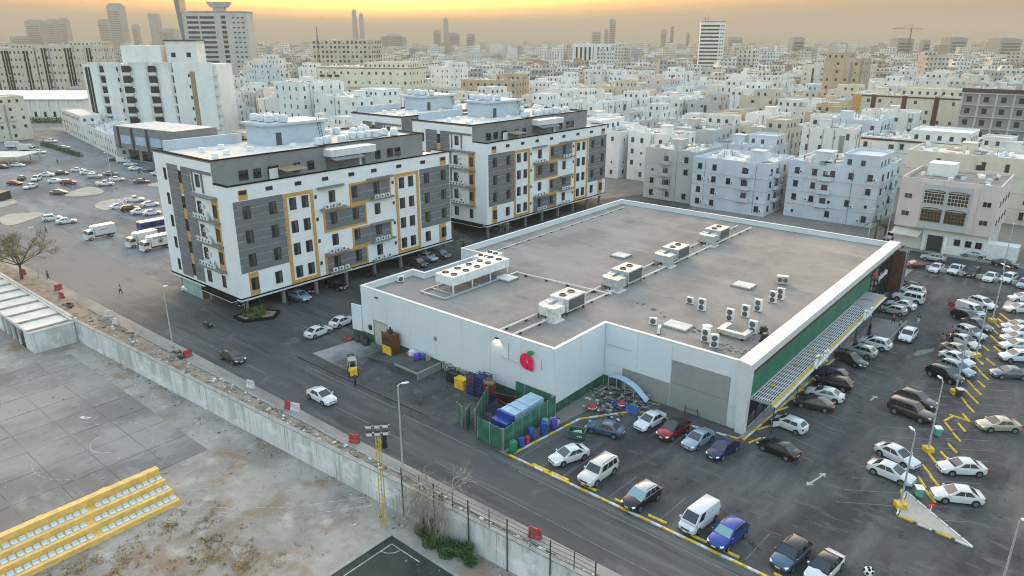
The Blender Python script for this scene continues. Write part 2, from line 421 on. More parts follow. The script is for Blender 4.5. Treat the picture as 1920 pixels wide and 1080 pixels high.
# painted kerbs, one stone after another
def kerb_run(pts, step, names=('kerb_yellow','kerb_white'), w=.24, h=.15, base=.0):
    k = put('painted_kerb', None); k['kind'] = 'structure'
    mes = [cached(('kerb',n,step,w,h), lambda n=n: MB().box(-step/2+.015,-w/2,0,step/2-.015,w/2,h).mesh('kerbstone', n)) for n in names]
    i = 0
    for (x0,y0),(x1,y1) in zip(pts, pts[1:]):
        L = math.hypot(x1-x0, y1-y0); n = max(1, round(L/step)); a = math.atan2(y1-y0, x1-x0)
        for j in range(n):
            t = (j+.5)/n
            part('kerbstone', mes[i % len(mes)], None, k, (x0+(x1-x0)*t, y0+(y1-y0)*t, base), a); i += 1
kerb_run([(-42.6,50.3),(-6,50.0)], 1.15)
kerb_run([(-42.5,50.8),(-41.3,61.4),(-37.2,67.4),(-25.2,69.2)], 1.3)
kerb_run([(-24.7,69.3),(-24.2,82),(-23.4,106),(-22.6,117)], 1.2, w=.2)

# wheel stops
stop_me = MB().add([(-.95,-.13,0),(.95,-.13,0),(.95,.13,0),(-.95,.13,0),(-.95,-.07,.13),(.95,-.07,.13),(.95,.07,.13),(-.95,.07,.13)],
      [(0,3,2,1),(4,5,6,7),(0,1,5,4),(1,2,6,5),(2,3,7,6),(3,0,4,7)]).mesh('wheel_stop', 'kerb_yellow')
segs = [(-8.53, 110.79, -7.47, 108.87), (-7.35, 111.4, -6.24, 109.72), (-8.3, 107.81, -7.38, 106.08), (-7.29, 105.81, -6.21, 104.15), (-8.43, 102.29, -7.31, 100.45), (-7.28, 102.92, -6.22, 101.35), (-7.29, 100.3, -6.17, 98.58), (-8.31, 99.29, -7.27, 97.65), (-7.25, 97.52, -6.14, 95.75), (-8.14, 96.47, -7.32, 94.91), (-7.24, 94.69, -6.14, 92.9), (-8.08, 90.45, -6.64, 90.29), (-8.57, 88.28, -7.96, 90.28), (-7.19, 91.75, -6.15, 90.03), (-8.35, 88.07, -7.33, 86.33), (-7.24, 86.04, -6.14, 84.38), (-7.18, 88.91, -6.15, 87.19), (-7.21, 83.12, -6.05, 81.54), (-8.39, 79.58, -7.37, 77.99), (-7.18, 80.36, -6.63, 79.6), (-8.41, 76.7, -7.21, 74.98), (-7.16, 74.72, -6.4, 73.66), (-8.23, 74.02, -7.15, 72.25), (-7.12, 71.9, -5.96, 70.26), (-8.99, 70.43, -8.47, 68.81), (-8.68, 133.33, -7.57, 131.7), (-8.63, 130.57, -7.57, 128.75), (-7.54, 131.47, -6.66, 129.99), (-8.67, 128.08, -7.57, 125.9), (-7.47, 125.99, -6.42, 123.9), (-8.65, 124.78, -7.5, 123.0), (-8.27, 121.48, -7.53, 120.13), (-7.38, 119.83, -6.54, 118.42), (-8.59, 116.5, -7.58, 114.7), (-7.31, 117.16, -6.3, 115.57), (-8.56, 110.58, -7.73, 109.58), (-7.35, 111.4, -6.7, 110.44), (-7.37, 136.78, -6.46, 135.17)]
segs.sort(key=lambda q: q[1]+q[3])
for i_, (x0,y0,x1,y1) in enumerate(segs):
    o = put('wheel_stop', stop_me, None, ((x0+x1)/2,(y0+y1)/2,.018), math.atan2(y1-y0,x1-x0))
    tag(o, 'yellow wheel stop between the angled bays, %s counting up from the triangular island' % nth(i_+1), 'wheel stop', 'wheel stops down the middle of the car park')
for i_, (x0,y0,x1,y1) in enumerate(sorted([(-24.4, 78.25, -23.69, 80.06), (-24.44, 81.22, -23.82, 83.02), (-24.48, 84.15, -23.74, 85.73), (-24.48, 86.88, -23.83, 88.62), (-24.52, 95.31, -23.77, 97.08), (-24.56, 107.07, -23.87, 108.45), (-23.89, 69.56, -23.55, 70.56), (-24.38, 72.61, -23.67, 74.24)], key=lambda q: q[1])):
    o = put('wheel_stop', stop_me, None, ((x0+x1)/2,(y0+y1)/2,.018), math.atan2(y1-y0,x1-x0))
    tag(o, 'yellow wheel stop along the kerb below the slatted canopy, %s from the corner pillar' % nth(i_+1), 'wheel stop', 'wheel stops in front of the supermarket')
for i, (x, y) in enumerate([(-38.52, 50.25), (-36.14, 50.27)] + [(-32.9,50.75),(-28.9,50.75),(-25.2,50.7),(-21.2,50.65),(-18.2,50.6),(-13.3,50.6)]):
    o = put('wheel_stop', stop_me, None, (x, y+.25, .018), 0)
    if i < 2: o.scale = (1.15, 2.0, 1.5)
    tag(o, 'wide pale yellow wheel stop by the kerb beside the askew white saloon, %s of two' % ('left','right')[i] if i < 2 else 'yellow wheel stop just inside the striped roadside kerb, %s from the enclosure' % nth(i-1), 'wheel stop', 'wheel stops along the roadside kerb')

# front footway of the supermarket, ramp and triangular island
struct('footway', MB().prism([(-25.35,69.4),(-24.8,69.4),(-23.5,106),(-22.7,118),(-25.35,118)], 0, .13), 'slab')
ramp = thing('ramp', 'raised concrete trolley ramp in front of the store beside parked cars', 'ramp', (0,0,0))
rp = [(-23.47, 106.0), (-23.37, 117.06), (-19.03, 117.21), (-19.4, 105.66)]
part('deck', MB().prism(rp, .0, .55), 'slab', ramp)
part('side_wall', MB().prism([(rp[2][0],rp[2][1]),(rp[2][0]+.22,rp[2][1]),(rp[3][0]+.22,rp[3][1]),(rp[3][0],rp[3][1])], 0, 1.15), 'grey_render', ramp)
ti = [(-8.58, 70.35), (-8.35, 65.79), (-2.1, 65.13)]
isl = thing('traffic_island', 'triangular pale concrete traffic island with yellow painted edge', 'traffic island')
part('deck', MB().prism(inset(ti, .16), 0, .155), 'island_sand', isl)
mes = [MB().box(-.62,-.08,0,.62,.08,.17).mesh('kerbstone', n) for n in ('kerb_yellow','kerb_white')]
for i,(a,b) in enumerate(zip(ti, ti[1:]+ti[:1])):
    L = math.hypot(b[0]-a[0], b[1]-a[1]); n = int(L/1.26); an = math.atan2(b[1]-a[1], b[0]-a[0])
    for j in range(n):
        t = (j+.5)/n
        part('kerbstone', mes[j%2 if i==1 else 1], None, isl, (a[0]+(b[0]-a[0])*t, a[1]+(b[1]-a[1])*t, 0), an)

# ---------------------------------------------------------------- sunken court behind the retaining wall
struct('court_ground', MB().sheet([(-150,-40),(20,-40),(20,wl(20)-.3),(-150,wl(-150)-.3)], COURT_Z+.004), 'court_earth')
pav = put('court_paving', None); pav['kind'] = 'structure'
rng = random.Random(8)
slab_mes = [MB().prism([(0.03,.03),(5.14+d,.03),(5.14,4.57),(.03,4.57)], 0, .05).mesh('slab', 'slab') for d in (0,-.04,.03)]
for i in range(8):
    for j in range(7):
        x, y = -115.4 + i*5.2, 0.2 + j*4.62
        if x > -80 and y < 9: continue
        o = part('slab', slab_mes[rng.randrange(3)], None, pav, (x, y, COURT_Z + rng.uniform(-.012,.012)))
        o.rotation_euler = (rng.uniform(-.002,.002), rng.uniform(-.002,.002), 0)
cm = MB()
def arc(b, cx, cy, r, a0, a1, w=.09, z=COURT_Z+.068, dash=1, n=40):
    for i in range(n):
        if dash > 1 and i % dash == dash-1: continue
        t0, t1 = a0+(a1-a0)*i/n, a0+(a1-a0)*(i+1)/n
        b.add([(cx+(r-w/2)*cos(t0),cy+(r-w/2)*sin(t0),z),(cx+(r+w/2)*cos(t0),cy+(r+w/2)*sin(t0),z),(cx+(r+w/2)*cos(t1),cy+(r+w/2)*sin(t1),z),(cx+(r-w/2)*cos(t1),cy+(r-w/2)*sin(t1),z)], [(0,1,2,3)])
arc(cm, -84, 24, 6.2, R(20), R(330), dash=2, n=70)
arc(cm, -84, 26.3, 2.6, R(200), R(330), w=.12)
for a in ((-70.97, 28.02, -71.35, 30.55), (-70.35, 23.87, -66.56, 28.64)):
    stripe(cm, *a, w=.12, z=COURT_Z+.02)
struct('court_marking', cm, 'marking')
pitch_pts = [(-45.57, 36.15), (-45.59, 27.86), (-34.76, 36.91)]
struct('pitch', MB().sheet([(-45.6,36.2),(-45.6,20),(-20,20),(-20,36.0)], COURT_Z+.02), 'turf')
struct('pitch_edging', MB().prism([(-46.0,36.5),(-45.6,36.2),(-20,36.0),(-20,36.5)], COURT_Z, COURT_Z+.1).prism([(-46.0,20),(-45.6,20),(-45.6,36.2),(-46.0,36.5)], COURT_Z, COURT_Z+.1), 'coping')
pm = MB()
stripe(pm, -44.7,35.4,-44.7,24, .12, COURT_Z+.03); stripe(pm, -44.7,35.4,-40.8,35.4, .12, COURT_Z+.03)
arc(pm, -44.7,35.4, 1.3, R(270), R(360), .1, COURT_Z+.032, n=10)
struct('pitch_marking', pm, 'marking')

# retaining wall between court and road
rw = thing('retaining_wall', 'long stained white concrete retaining wall beside the road', 'wall')
x0, x1, n = -126.0, 30.0, 26
me_w = None
for i in range(n):
    a = x0 + (x1-x0)*i/n; b = x0 + (x1-x0)*(i+1)/n
    part('wall_bay', MB().prism([(a+.008,wl(a)-.42),(b-.008,wl(b)-.42),(b-.008,wl(b)),(a+.008,wl(a))], COURT_Z-.2, .22), 'wall_concrete', rw)
    part('coping', MB().prism([(a+.01,wl(a)-.5),(b-.01,wl(b)-.5),(b-.01,wl(b)+.06),(a+.01,wl(a)+.06)], .222, .34), 'coping', rw)
# changing hut at the far end of the wall
hut = thing('changing_hut', 'white flat-roofed open-fronted hut against the end of the retaining wall', 'hut', (0,0,0))
hx0, hx1, hy0, hy1 = -160, -119.6, 29.1, 35.2
part('wall', MB().box(hx0,hy1-.25,COURT_Z,hx1,hy1,.0).box(hx1-3.4,hy0,COURT_Z,hx1,hy1-.25,.0).box(-136,hy0,COURT_Z,-133.5,hy1-.25,0).box(-150,hy0,COURT_Z,-147,hy1-.25,0), 'wall_concrete', hut)
part('roof', MB().box(hx0,hy0-.3,.002,hx1+.15,hy1+.2,.22), 'roof_pale', hut)
for i in range(9):
    part('roof_beam', MB().box(-.18,hy0-.28,0,.18,hy1-.1,.24), 'coping', hut, (hx1-.6-i*4.6,0,.222))
part('parapet', MB().box(hx0,hy0-.3,.222,hx1-.5,hy0-.05,.42).box(hx0,hy1-.35,.472,hx1,hy1-.1,.62), 'wall_concrete', hut)
for i in range(4):
    part('pipe', MB().tube([(hx0,hy1+.0+i*.12,.7),(hx1-1,hy1+.0+i*.12,.7)], .05), 'galvanised', hut)
for x in (-125.5,-128.6,-131.4,-139,-143):
    part('column', MB().box(x-.18,hy0-.1,COURT_Z,x+.18,hy0+.25,.0), 'wall_concrete', hut)
part('door', MB().box(-124.6,hy0-.06,COURT_Z,-123.6,hy0+.02,-1.2), 'dark_metal', hut)

# yellow stand with rows of white seats
st = thing('grandstand', 'yellow concrete stand with rows of white plastic seats', 'grandstand')
steps = [(-70.9,-70.15,-.75), (-70.14,-68.8,-1.55), (-68.79,-67.45,-2.15), (-67.44,-66.1,-2.75)]
for xa, xb, z in steps:
    part('tier', MB().box(xa,-14,COURT_Z,xb,25.5,z), 'stand_yellow', st)
seat = MB().add([(-.2,-.24,0),(.22,-.24,0),(.22,.24,0),(-.2,.24,0),(-.22,-.26,.07),(.24,-.26,.07),(.24,.26,.07),(-.22,.26,.07)],
     [(0,3,2,1),(4,5,6,7),(0,1,5,4),(1,2,6,5),(2,3,7,6),(3,0,4,7)]).obox((-.22,0,.16),(.05,.48,.22)).mesh('seat','seat_white')
rng = random.Random(2)
for r,(xa,xb,z) in enumerate(steps[1:]):
    for i in range(44):
        y = 25.1 - i*.66
        if (i % 15) == (10, 11, 11)[r]: continue
        part('seat', seat, None, st, (xb-.72, y, z), 0)
for y in (20.2, 14.5, 8.0, 2):
    part('bracket', MB().box(-71.15,y-.25,-1.0,-70.9,y+.25,-.8), 'stand_yellow', st)

# ================================================================ supermarket
mkt = thing('supermarket', 'long low white supermarket with grey flat roof and green canopied front', 'supermarket', (0,0,0))
HT = 8.4
OUT = [(-79.6,60.5),(-44.4,60.5),(-44.4,71.2),(-25.45,71.2),(-25.45,135.5),(-82,135.5),(-82,84),(-77,84),(-77,70.8),(-79.6,70.8)]
INN = inset(OUT, .38)
part('wall', MB().ring(OUT, INN, 0, HT-.12), 'market_white', mkt)
part('coping', MB().ring(inset(OUT,-.05), inset(OUT,.44), HT-.12, HT), 'white_trim', mkt)
part('roof', MB().sheet(INN, 7.45), 'roof_felt', mkt)
# wall panels of the dock side and the recessed bay, with joints between them
def panels(x0, x1, y, zb, zt, n, axis='y'):
    w = (x1-x0)/n
    for i in range(n):
        a, b = x0+i*w+.015, x0+(i+1)*w-.015
        if axis == 'y': part('wall_panel', MB().box(a, y-.05, zb, b, y-.002, zt), 'market_white', mkt)
        else: part('wall_panel', MB().box(y+.002, a, zb, y+.05, b, zt), 'market_white', mkt)
panels(-79.55, -77.0, 60.5, 1.25, 8.1, 1)
panels(-74.0, -44.45, 60.5, 1.25, 8.1, 6)
panels(-77.0, -74.0, 60.5, 3.75, 8.1, 1)
panels(60.5, 71.15, -44.4, 1.25, 8.1, 2, 'x')
panels(-44.3, -35.0, 71.2, 3.0, 8.1, 2)
panels(-35.0, -27.6, 71.2, 6.15, 8.1, 1)
part('wall_panel', MB().box(-27.6,71.15,2.9,-26.7,71.198,8.1), 'market_white', mkt)
part('base_band', MB().box(-79.6,60.43,0,-77.0,60.495,1.22).box(-74.0,60.43,0,-44.4,60.495,1.22), 'green_base', mkt)
part('base_band', MB().box(-44.395,60.5,0,-44.33,71.1,1.22), 'green_base', mkt)
part('grey_panel', MB().box(-41.6,71.14,0,-35.05,71.19,2.95), 'grey_door', mkt)
part('wall_panel', MB().box(-44.3,71.15,1.25,-41.65,71.198,2.97), 'market_white', mkt); part('base_band', MB().box(-44.3,71.13,0,-41.65,71.195,1.22), 'green_base', mkt)
part('grey_panel', MB().box(-34.9,71.1,3.25,-27.65,71.19,6.1), 'grey_door', mkt)
part('grey_panel', MB().box(-34.9,71.1,0,-27.65,71.19,3.2), 'grey_door', mkt)
part('roller_door', MB().box(-76.9,60.46,0,-74.1,60.495,3.6), 'beige_door', mkt)
for i in range(12): part('door_slat', MB().box(-76.85,60.42,.05+i*.295,-74.15,60.459,.32+i*.295), 'beige_door', mkt)
part('door_frame', MB().box(-77.0,60.38,0,-76.9,60.5,3.72).box(-74.1,60.38,0,-74.0,60.5,3.72).box(-76.9,60.38,3.6,-74.1,60.5,3.72), 'steel', mkt)
part('wing_wall', MB().prism([(-81.6,60.1),(-79.65,60.35),(-79.65,60.6),(-81.6,60.35)], 1.2, 5.2), 'market_white', mkt)
part('wing_wall', MB().prism([(-81.62,60.08),(-79.66,60.33),(-79.66,60.62),(-81.62,60.37)], 0, 1.198), 'green_base', mkt)
part('wall_lamp', MB().box(-53.4,60.2,7.35,-52.9,60.45,7.5), 'dark_metal', mkt)
wlamp = bpy.data.lights.new('wall_lamp_light', 'SPOT'); wlamp.energy = 5; wlamp.color = (1,.78,.5); wlamp.spot_size = R(110); wlamp.shadow_soft_size = .08
wo = bpy.data.objects.new('wall_lamp_light', wlamp); col.objects.link(wo); wo.parent = mkt; wo.location = (-53.15,60.12,7.3); wo.rotation_euler = (R(20),0,0)
part('lamp_lens', MB().box(-53.35,60.22,7.33,-52.95,60.42,7.349), 'lamp_lit', mkt)
part('wall_lamp', MB().box(-76.2,60.2,7.3,-75.7,60.45,7.45), 'dark_metal', mkt)
part('meter_box', MB().box(-78.0,60.2,2.0,-77.5,60.45,2.7), 'dark_metal', mkt)
part('meter_box', MB().box(-64.3,60.25,4.1,-63.9,60.45,4.6), 'steel', mkt)
part('conduit', MB().tube([(-51.3,60.38,7.3),(-51.3,60.38,5.2)],.03).tube([(-52.6,60.38,5.2),(-50.0,60.38,5.1)],.04).tube([(-46.2,60.38,6.6),(-46.2,60.38,5.2)],.03), 'galvanised', mkt)
part('conduit', MB().tube([(-43.9,71.05,5.6),(-40.4,71.05,5.7)],.04), 'galvanised', mkt)
# front: white portal frame, brown strip, green wall, dark shopfront
Y0, Y1 = 71.25, 135.2
part('portal_beam', MB().prism([(-26.9,70.9),(-25.15,70.35),(-25.15,135.6),(-26.9,135.6)], 7.7, 8.62), 'white_trim', mkt)
part('portal_leg', MB().add([(-26.25,70.45,0),(-25.2,70.35,0),(-25.2,71.1,0),(-26.25,71.15,0),(-26.9,70.9,7.698),(-25.15,70.35,7.698),(-25.15,71.3,7.698),(-26.9,71.6,7.698)],
     [(0,3,2,1),(4,5,6,7),(0,1,5,4),(1,2,6,5),(2,3,7,6),(3,0,4,7)]), 'white_trim', mkt)
part('portal_leg', MB().box(-27.3,71.0,0,-26.5,71.14,2.85), 'white_trim', mkt)
part('brown_strip', MB().box(-25.40,Y0,7.2,-25.2,Y1-3,7.695), 'brown_strip', mkt)
nG = 16; w = (119-Y0)/nG
for i in range(nG):
    part('green_panel', MB().box(-25.44,Y0+i*w+.012,4.05,-25.32,Y0+(i+1)*w-.012,7.19), 'green_panel', mkt)
part('shop_glass', MB().box(-25.44,Y0+.2,.35,-25.36,118.8,4.0), 'glass', mkt)
for i in range(20):
    part('mullion', MB().box(-25.36,Y0+.3+i*2.45,.35,-25.28,Y0+.42+i*2.45,4.0), 'frame_dark', mkt)
part('shop_glass', MB().box(-25.44,119.2,.2,-25.36,133,7.1), 'glass', mkt)
for i in range(6):
    part('mullion', MB().box(-25.36,119.2+i*2.6,.2,-25.26,119.32+i*2.6,7.15), 'frame_dark', mkt)
part('cross_bar', MB().box(-25.36,119.4,3.6,-25.28,133,3.75), 'frame_dark', mkt)
part('portal_leg', MB().box(-25.9,133.2,0,-23.6,134.9,7.69), 'brown_strip', mkt)
part('leg_trim', MB().box(-23.598,133.2,0,-23.45,133.5,7.69).box(-23.598,134.6,0,-23.45,134.9,7.69), 'steel', mkt)
# slatted canopy
cz = 4.3
cx0, cx1, cy0, cy1, cy2 = -25.3, -22.75, 71.2, 109.6, 117.2
part('canopy_beam', MB().box(cx0,cy0,cz-.12,cx1,cy0+.14,cz+.1).box(cx0,cy1-.1,cz-.12,cx1,cy1+.04,cz+.1).box(cx0,cy0+.14,cz-.12,cx0+.14,cy1-.1,cz+.1), 'steel', mkt)
part('canopy_edge', MB().box(cx1,cy0,cz-.35,cx1+.08,cy2,cz+.22), 'kerb_yellow', mkt)
part('canopy_edge', MB().box(cx1+.082,cy0,cz-.2,cx1+.5,cy2,cz-.1), 'galvanised', mkt)
sl = MB().box(0,cy0+.14,-.05,.075,cy1-.1,.05).mesh('slat','white_trim')
for i in range(9):
    part('slat', sl, None, mkt, (cx0+.2+i*.27,0,cz+.13))
cs = MB().box(cx0+.14,0,-.07,cx1,.09,.06).mesh('crossbar','white_trim')
for i in range(30):
    part('crossbar', cs, None, mkt, (0,cy0+.9+i*1.27,cz))
part('canopy_deck', MB().box(cx0,cy1+.05,cz-.1,cx1,cy2,cz+.14), 'grey_door', mkt)
part('cable', MB().tube([(-24.9,112.5,cz+.17),(-24.2,113.2,cz+.17),(-23.2,113.0,cz+.17)],.03), 'wire', mkt)
for y in (72.5,80,88,96,104,112,117): part('canopy_post', MB().tube([(cx1-.1,y,.13),(cx1-.1,y,cz-.12)],.06), 'dark_metal', mkt)
for y in (75.2,82.6,88.6):
    part('spot_lamp', MB().box(-24.4,y,cz+.19,-24.0,y+.5,cz+.32).box(-24.3,y+.5,cz+.19,-24.15,y+.9,cz+.26), 'paint_yellow', mkt)

# lettering: text turned into solid meshes
def text_mesh(txt, size, depth, key, name='lettering'):
    cu = bpy.data.curves.new('t', 'FONT'); cu.body = txt; cu.size = size; cu.extrude = depth; cu.align_x = 'CENTER'
    o = bpy.data.objects.new('t', cu); col.objects.link(o)
    bpy.context.view_layer.update()
    me = bpy.data.meshes.new_from_object(o.evaluated_get(bpy.context.evaluated_depsgraph_get()))
    bpy.data.objects.remove(o); me.name = name; me.materials.clear(); me.materials.append(M[key])
    return me
PANDA_AR = '\uFE93\uFEAA\uFEE8\uFE91'
tm = text_mesh(PANDA_AR, 2.2, .12, 'sign_white')
for y, s in ((85.9, 1.25), (106.3, 1.05)):
    o = part('lettering', tm, None, mkt, (-22.2, y, cz-.1)); o.rotation_euler = (R(90), 0, R(90)); o.scale = (s*1.25, s, 1)
o = part('lettering', text_mesh('panda', 1.5, .08, 'sign_white'), None, mkt, (-25.2,126.5,4.5)); o.rotation_euler = (R(90),0,R(90)); o.scale = (1.5,1,1)

# apple sign: a rounded letter shape with a hole, and a leaf
def apple(parent, loc, rz, s, back=True):
    pts = []
    for i in range(33):
        t = R(70 + i*215/32); pts.append((.92*cos(t), 1.0*sin(t)))
    pts += [(.10,-1.0),(.95,-1.05)]
    pts += [(.95,-.2)]
    for i in range(6):
        t = R(-5 + i*13); pts.append((.95*cos(t), .98*sin(t)))
    hole = [(.30*cos(R(70+i*360/len(pts)))+.02, .34*sin(R(70+i*360/len(pts)))-.02) for i in range(len(pts))]
    b = MB(); n = len(pts); d = .16
    f = lambda p, y: (p[0]*s, y, p[1]*s)
    b.v = [f(p,-d) for p in pts] + [f(p,-d) for p in hole] + [f(p,0) for p in pts] + [f(p,0) for p in hole]
    for i in range(n):
        j = (i+1) % n
        for q in ((i,j,n+j,n+i),(2*n+i,3*n+i,3*n+j,2*n+j),(i,2*n+i,2*n+j,j),(n+i,n+j,3*n+j,3*n+i)): b.f.append(q); b.m.append(0)
    part('sign_letter', b, 'sign_red', parent, loc, rz)
    lf = [(.10,1.02),(.22,1.3),(.55,1.52),(.98,1.5),(.98,1.2),(.75,.98),(.4,.92)]
    q = MB(); n = len(lf)
    q.v = [f(p,-d) for p in lf] + [f(p,0) for p in lf]
    q.f = [tuple(range(n)), tuple(range(2*n-1,n-1,-1))] + [(i,n+i,n+(i+1)%n,(i+1)%n) for i in range(n)]; q.m = [0]*len(q.f)
    part('sign_leaf', q, 'sign_green', parent, loc, rz)
sg = thing('apple_sign', 'red apple-shaped letter sign with green leaf on the white dock wall', 'sign', (-48.3,60.2,5.85))
apple(sg, (0,0,0), 0, 1.02)
sg2 = thing('apple_sign', 'small red apple sign high on the shop front under the white beam', 'sign', (-24.95,119.6,6.7))
apple(sg2, (0,0,0), R(90), .55)

# ---------------------------------------------------------------- things on the roof
RZ = 7.45
def fan(parent, x, y, z, r=.42):
    part('fan', MB().lathe([(r,0),(r,.14),(r*.8,.14),(r*.8,.05)], 14, (x,y,z)), 'dark_metal', parent)
ch = thing('chiller', 'long white rooftop chiller on a steel frame with two rows of fans', 'chiller', (-69.9,74.2,RZ))
part('casing', MB().box(-1.75,-6.2,1.3,1.75,6.2,2.6), 'white_metal', ch)
for i in range(8): part('side_panel', MB().box(1.752,-6.1+i*1.53,1.4,1.78,-4.66+i*1.53,2.5), 'white_metal', ch)
for x in (-1.6,1.6):
    for y in (-6,-2,2,6): part('leg', MB().box(x-.08,y-.08,.0,x+.08,y+.08,1.3), 'white_metal', ch)
part('frame', MB().box(-2.6,-8.6,.1,2.5,-8.4,.32).box(2.3,-8.39,.1,2.5,7.6,.32).box(-2.6,-8.39,.1,-2.4,7.6,.32).box(-2.39,-6.5,.12,2.29,-6.35,.28).box(-2.39,-1,.12,2.29,-.85,.28).box(-2.39,4,.12,2.29,4.15,.28), 'galvanised', ch)
for i in range(5):
    for x in (-.85,.85): fan(ch, x, -5+i*2.45, 2.6, .5)
ch2 = thing('chiller', 'smaller white chiller with four fans behind the long one', 'chiller', (-73.2,81.2,RZ))
part('casing', MB().box(-1.3,-2.2,.9,1.3,2.2,2.1), 'white_metal', ch2)
for x in (-1.2,1.2):
    for y in (-2.1,2.1): part('leg', MB().box(x-.07,y-.07,0,x+.07,y+.07,.9), 'white_metal', ch2)
for x in (-.6,.6):
    for y in (-1.1,1.1): fan(ch2, x, y, 2.1, .42)
for lab, pts, r in [
    ('twin service pipe crossing the roof from the long chiller to the duct run', [(-67.4,81.2,RZ+.35),(-56,81.8,RZ+.35),(-50.5,82.2,RZ+.35)], .12),
    ('left of two pale rails running along the roof under the ducts', [(-54.1,61.4,RZ+.3),(-53.6,80,RZ+.3),(-53.2,132,RZ+.3)], .14),
    ('right of two pale rails running along the roof under the ducts', [(-51.9,61.4,RZ+.3),(-51.2,80,RZ+.3),(-50.6,132,RZ+.3)], .14),
    ('thin pipe on short blocks along the far edge of the roof', [(-78,86,RZ+.2),(-78.6,110,RZ+.2),(-79,132,RZ+.2)], .07)]:
    p = thing('roof_pipe', lab, 'pipe')
    part('pipe', MB().tube(pts, r, 6), 'roof_pale', p)
    for a, b in zip(pts, pts[1:]):
        n = max(1, int((Vector(b)-Vector(a)).length/3.4))
        for i in range(n):
            c = Vector(a).lerp(Vector(b), (i+.5)/n)
            part('support', MB().box(c.x-.16,c.y-.16,RZ,c.x+.16,c.y+.16,c.z-r*.6), 'dark_metal', p)
def rtu(y, lab, flip, key):
    t = thing('rooftop_unit', lab, 'air handler', (-52.3, y, RZ))
    part('unit_box', MB().box(-1.5,1.2,.5,1.5,5.4,2.3), key, t)
    part('coil_panel', MB().box(1.502,1.5,.7,1.54,5.1,2.1), 'louvre', t)
    for yy in (2.3,4.2): fan(t, -.1, yy, 2.3, .5)
    part('stand', MB().box(-1.4,1.3,0,-1.2,1.5,.5).box(1.2,1.3,0,1.4,1.5,.5).box(-1.4,5.1,0,-1.2,5.3,.5).box(1.2,5.1,0,1.4,5.3,.5), 'dark_metal', t)
    sgn = -1 if flip else 1
    def elbow(x0, x1, y0, y1, wd, z0, z1):              # duct leaving the unit, turning across in a rounded bend
        r = wd; pts = [(x0+wd,y1),(x0,y1)]
        for i in range(7):
            t_ = pi + (pi/2)*i/6; pts.append((x0+r+r*cos(t_), y0+r+r*sin(t_)))
        pts += [(x1,y0),(x1,y0+wd),(x0+wd,y0+wd)]
        return MB().prism(pts[::1], z0, z1)
    part('duct', elbow(-1.35,1.75,-2.1,1.19,1.15,.75,1.95), key, t)
    part('duct', elbow(.15,1.7,-.5,1.18,.9,.85,1.8), key, t)
    for yy in (.55,-.35): part('duct_flange', MB().box(-1.4,yy,.7,-.15,yy+.08,2.0), key, t)
    part('duct_leg', MB().box(-1.2,-1.7,0,-1.1,-1.6,.75).box(.3,-2.0,0,.4,-1.9,.75), 'dark_metal', t)
    part('drop_duct', MB().add([(1.0*sgn-.75,-1.9,0),(1.0*sgn+.75,-1.9,0),(1.0*sgn+.75,-.4,0),(1.0*sgn-.75,-.4,0),(1.0*sgn-.6,-1.7,1.9),(1.0*sgn+.6,-1.7,1.9),(1.0*sgn+.6,-.5,1.9),(1.0*sgn-.6,-.5,1.9)],
        [(0,3,2,1),(4,5,6,7),(0,1,5,4),(1,2,6,5),(2,3,7,6),(3,0,4,7)]), key, t)
    part('kerb', MB().box(1.0*sgn-1.1,-2.2,0,1.0*sgn+1.1,-.1,.18), 'roof_pale', t)
rtu(70.6, 'pale rooftop air handler with wrapped ducts nearest the dock wall', False, 'duct')
rtu(85.8, 'grey rooftop air handler with curved ducts in the middle of the roof', False, 'galvanised')
rtu(101.2, 'grey rooftop air handler with curved ducts third along the pipe run', False, 'galvanised')
rtu(117.0, 'far rooftop air handler with curved ducts near the back of the roof', False, 'galvanised')
# condensers
cond_box = MB().box(-.18,-.48,.12,.18,.48,1.0).mesh('casing','white_metal')
cond_tall = MB().box(-.22,-.5,.12,.22,.5,1.75).mesh('casing','white_metal')
cond_fan = MB().tube([(.18,0,.56),(.215,0,.56)],.36,14).mesh('fan_grille','louvre')
cond_foot = MB().box(-.2,-.4,0,.2,-.32,.12).box(-.2,.32,0,.2,.4,.12).mesh('foot','dark_metal')
def condenser(x, y, rz, tall, label, z=RZ):
    t = thing('condenser_unit', label, 'air conditioner', (x,y,z), rz, 'condensers on the supermarket roof')
    put('casing', cond_tall if tall else cond_box, t)
    put('fan_grille', cond_fan, t, (.04 if tall else 0,0,0)); put('foot', cond_foot, t)
    if tall: put('fan_grille', cond_fan, t, (.04,0,.75))
    return t
for x, y, a, tall, lab in [
    (-31.5,74.7,-60,1,'tall condenser with black grille close behind the recessed bay parapet'),
    (-33.0,75.6,-92,1,'cluster condenser beside the round cowl near the recessed bay parapet'),
    (-33.6,83.9,-92,1,'tall white condenser standing alone left of the dark fans'),
    (-32.6,86.5,-92,1,'tall condenser first of the row of pairs along the front roof edge'),
    (-32.2,89.7,-92,1,'tall condenser second along the front roof edge'),
    (-31.9,94.2,-92,1,'tall condenser third along the front roof edge'),
    (-31.6,96.2,-92,1,'tall condenser at the far end of the front roof edge row'),
    (-38.1,85.1,-92,1,'small white condenser right of a pair in the open roof'),
    (-40.5,86.5,-92,0,'small white condenser left of a pair in the open roof'),
    (-40.6,76.4,-70,0,'square white condenser just inside the inner corner of the roof'),
    (-78.2,67.0,-30,0,'white condenser with round fan against the far left parapet'),
    (-29.7,81.8,-92,1,'condenser at the end of the low duct near the front edge'),
    (-38.6,74.4,20,0,'low grey unit lying by the recessed bay parapet')]:
    condenser(x, y, R(a), tall, lab)
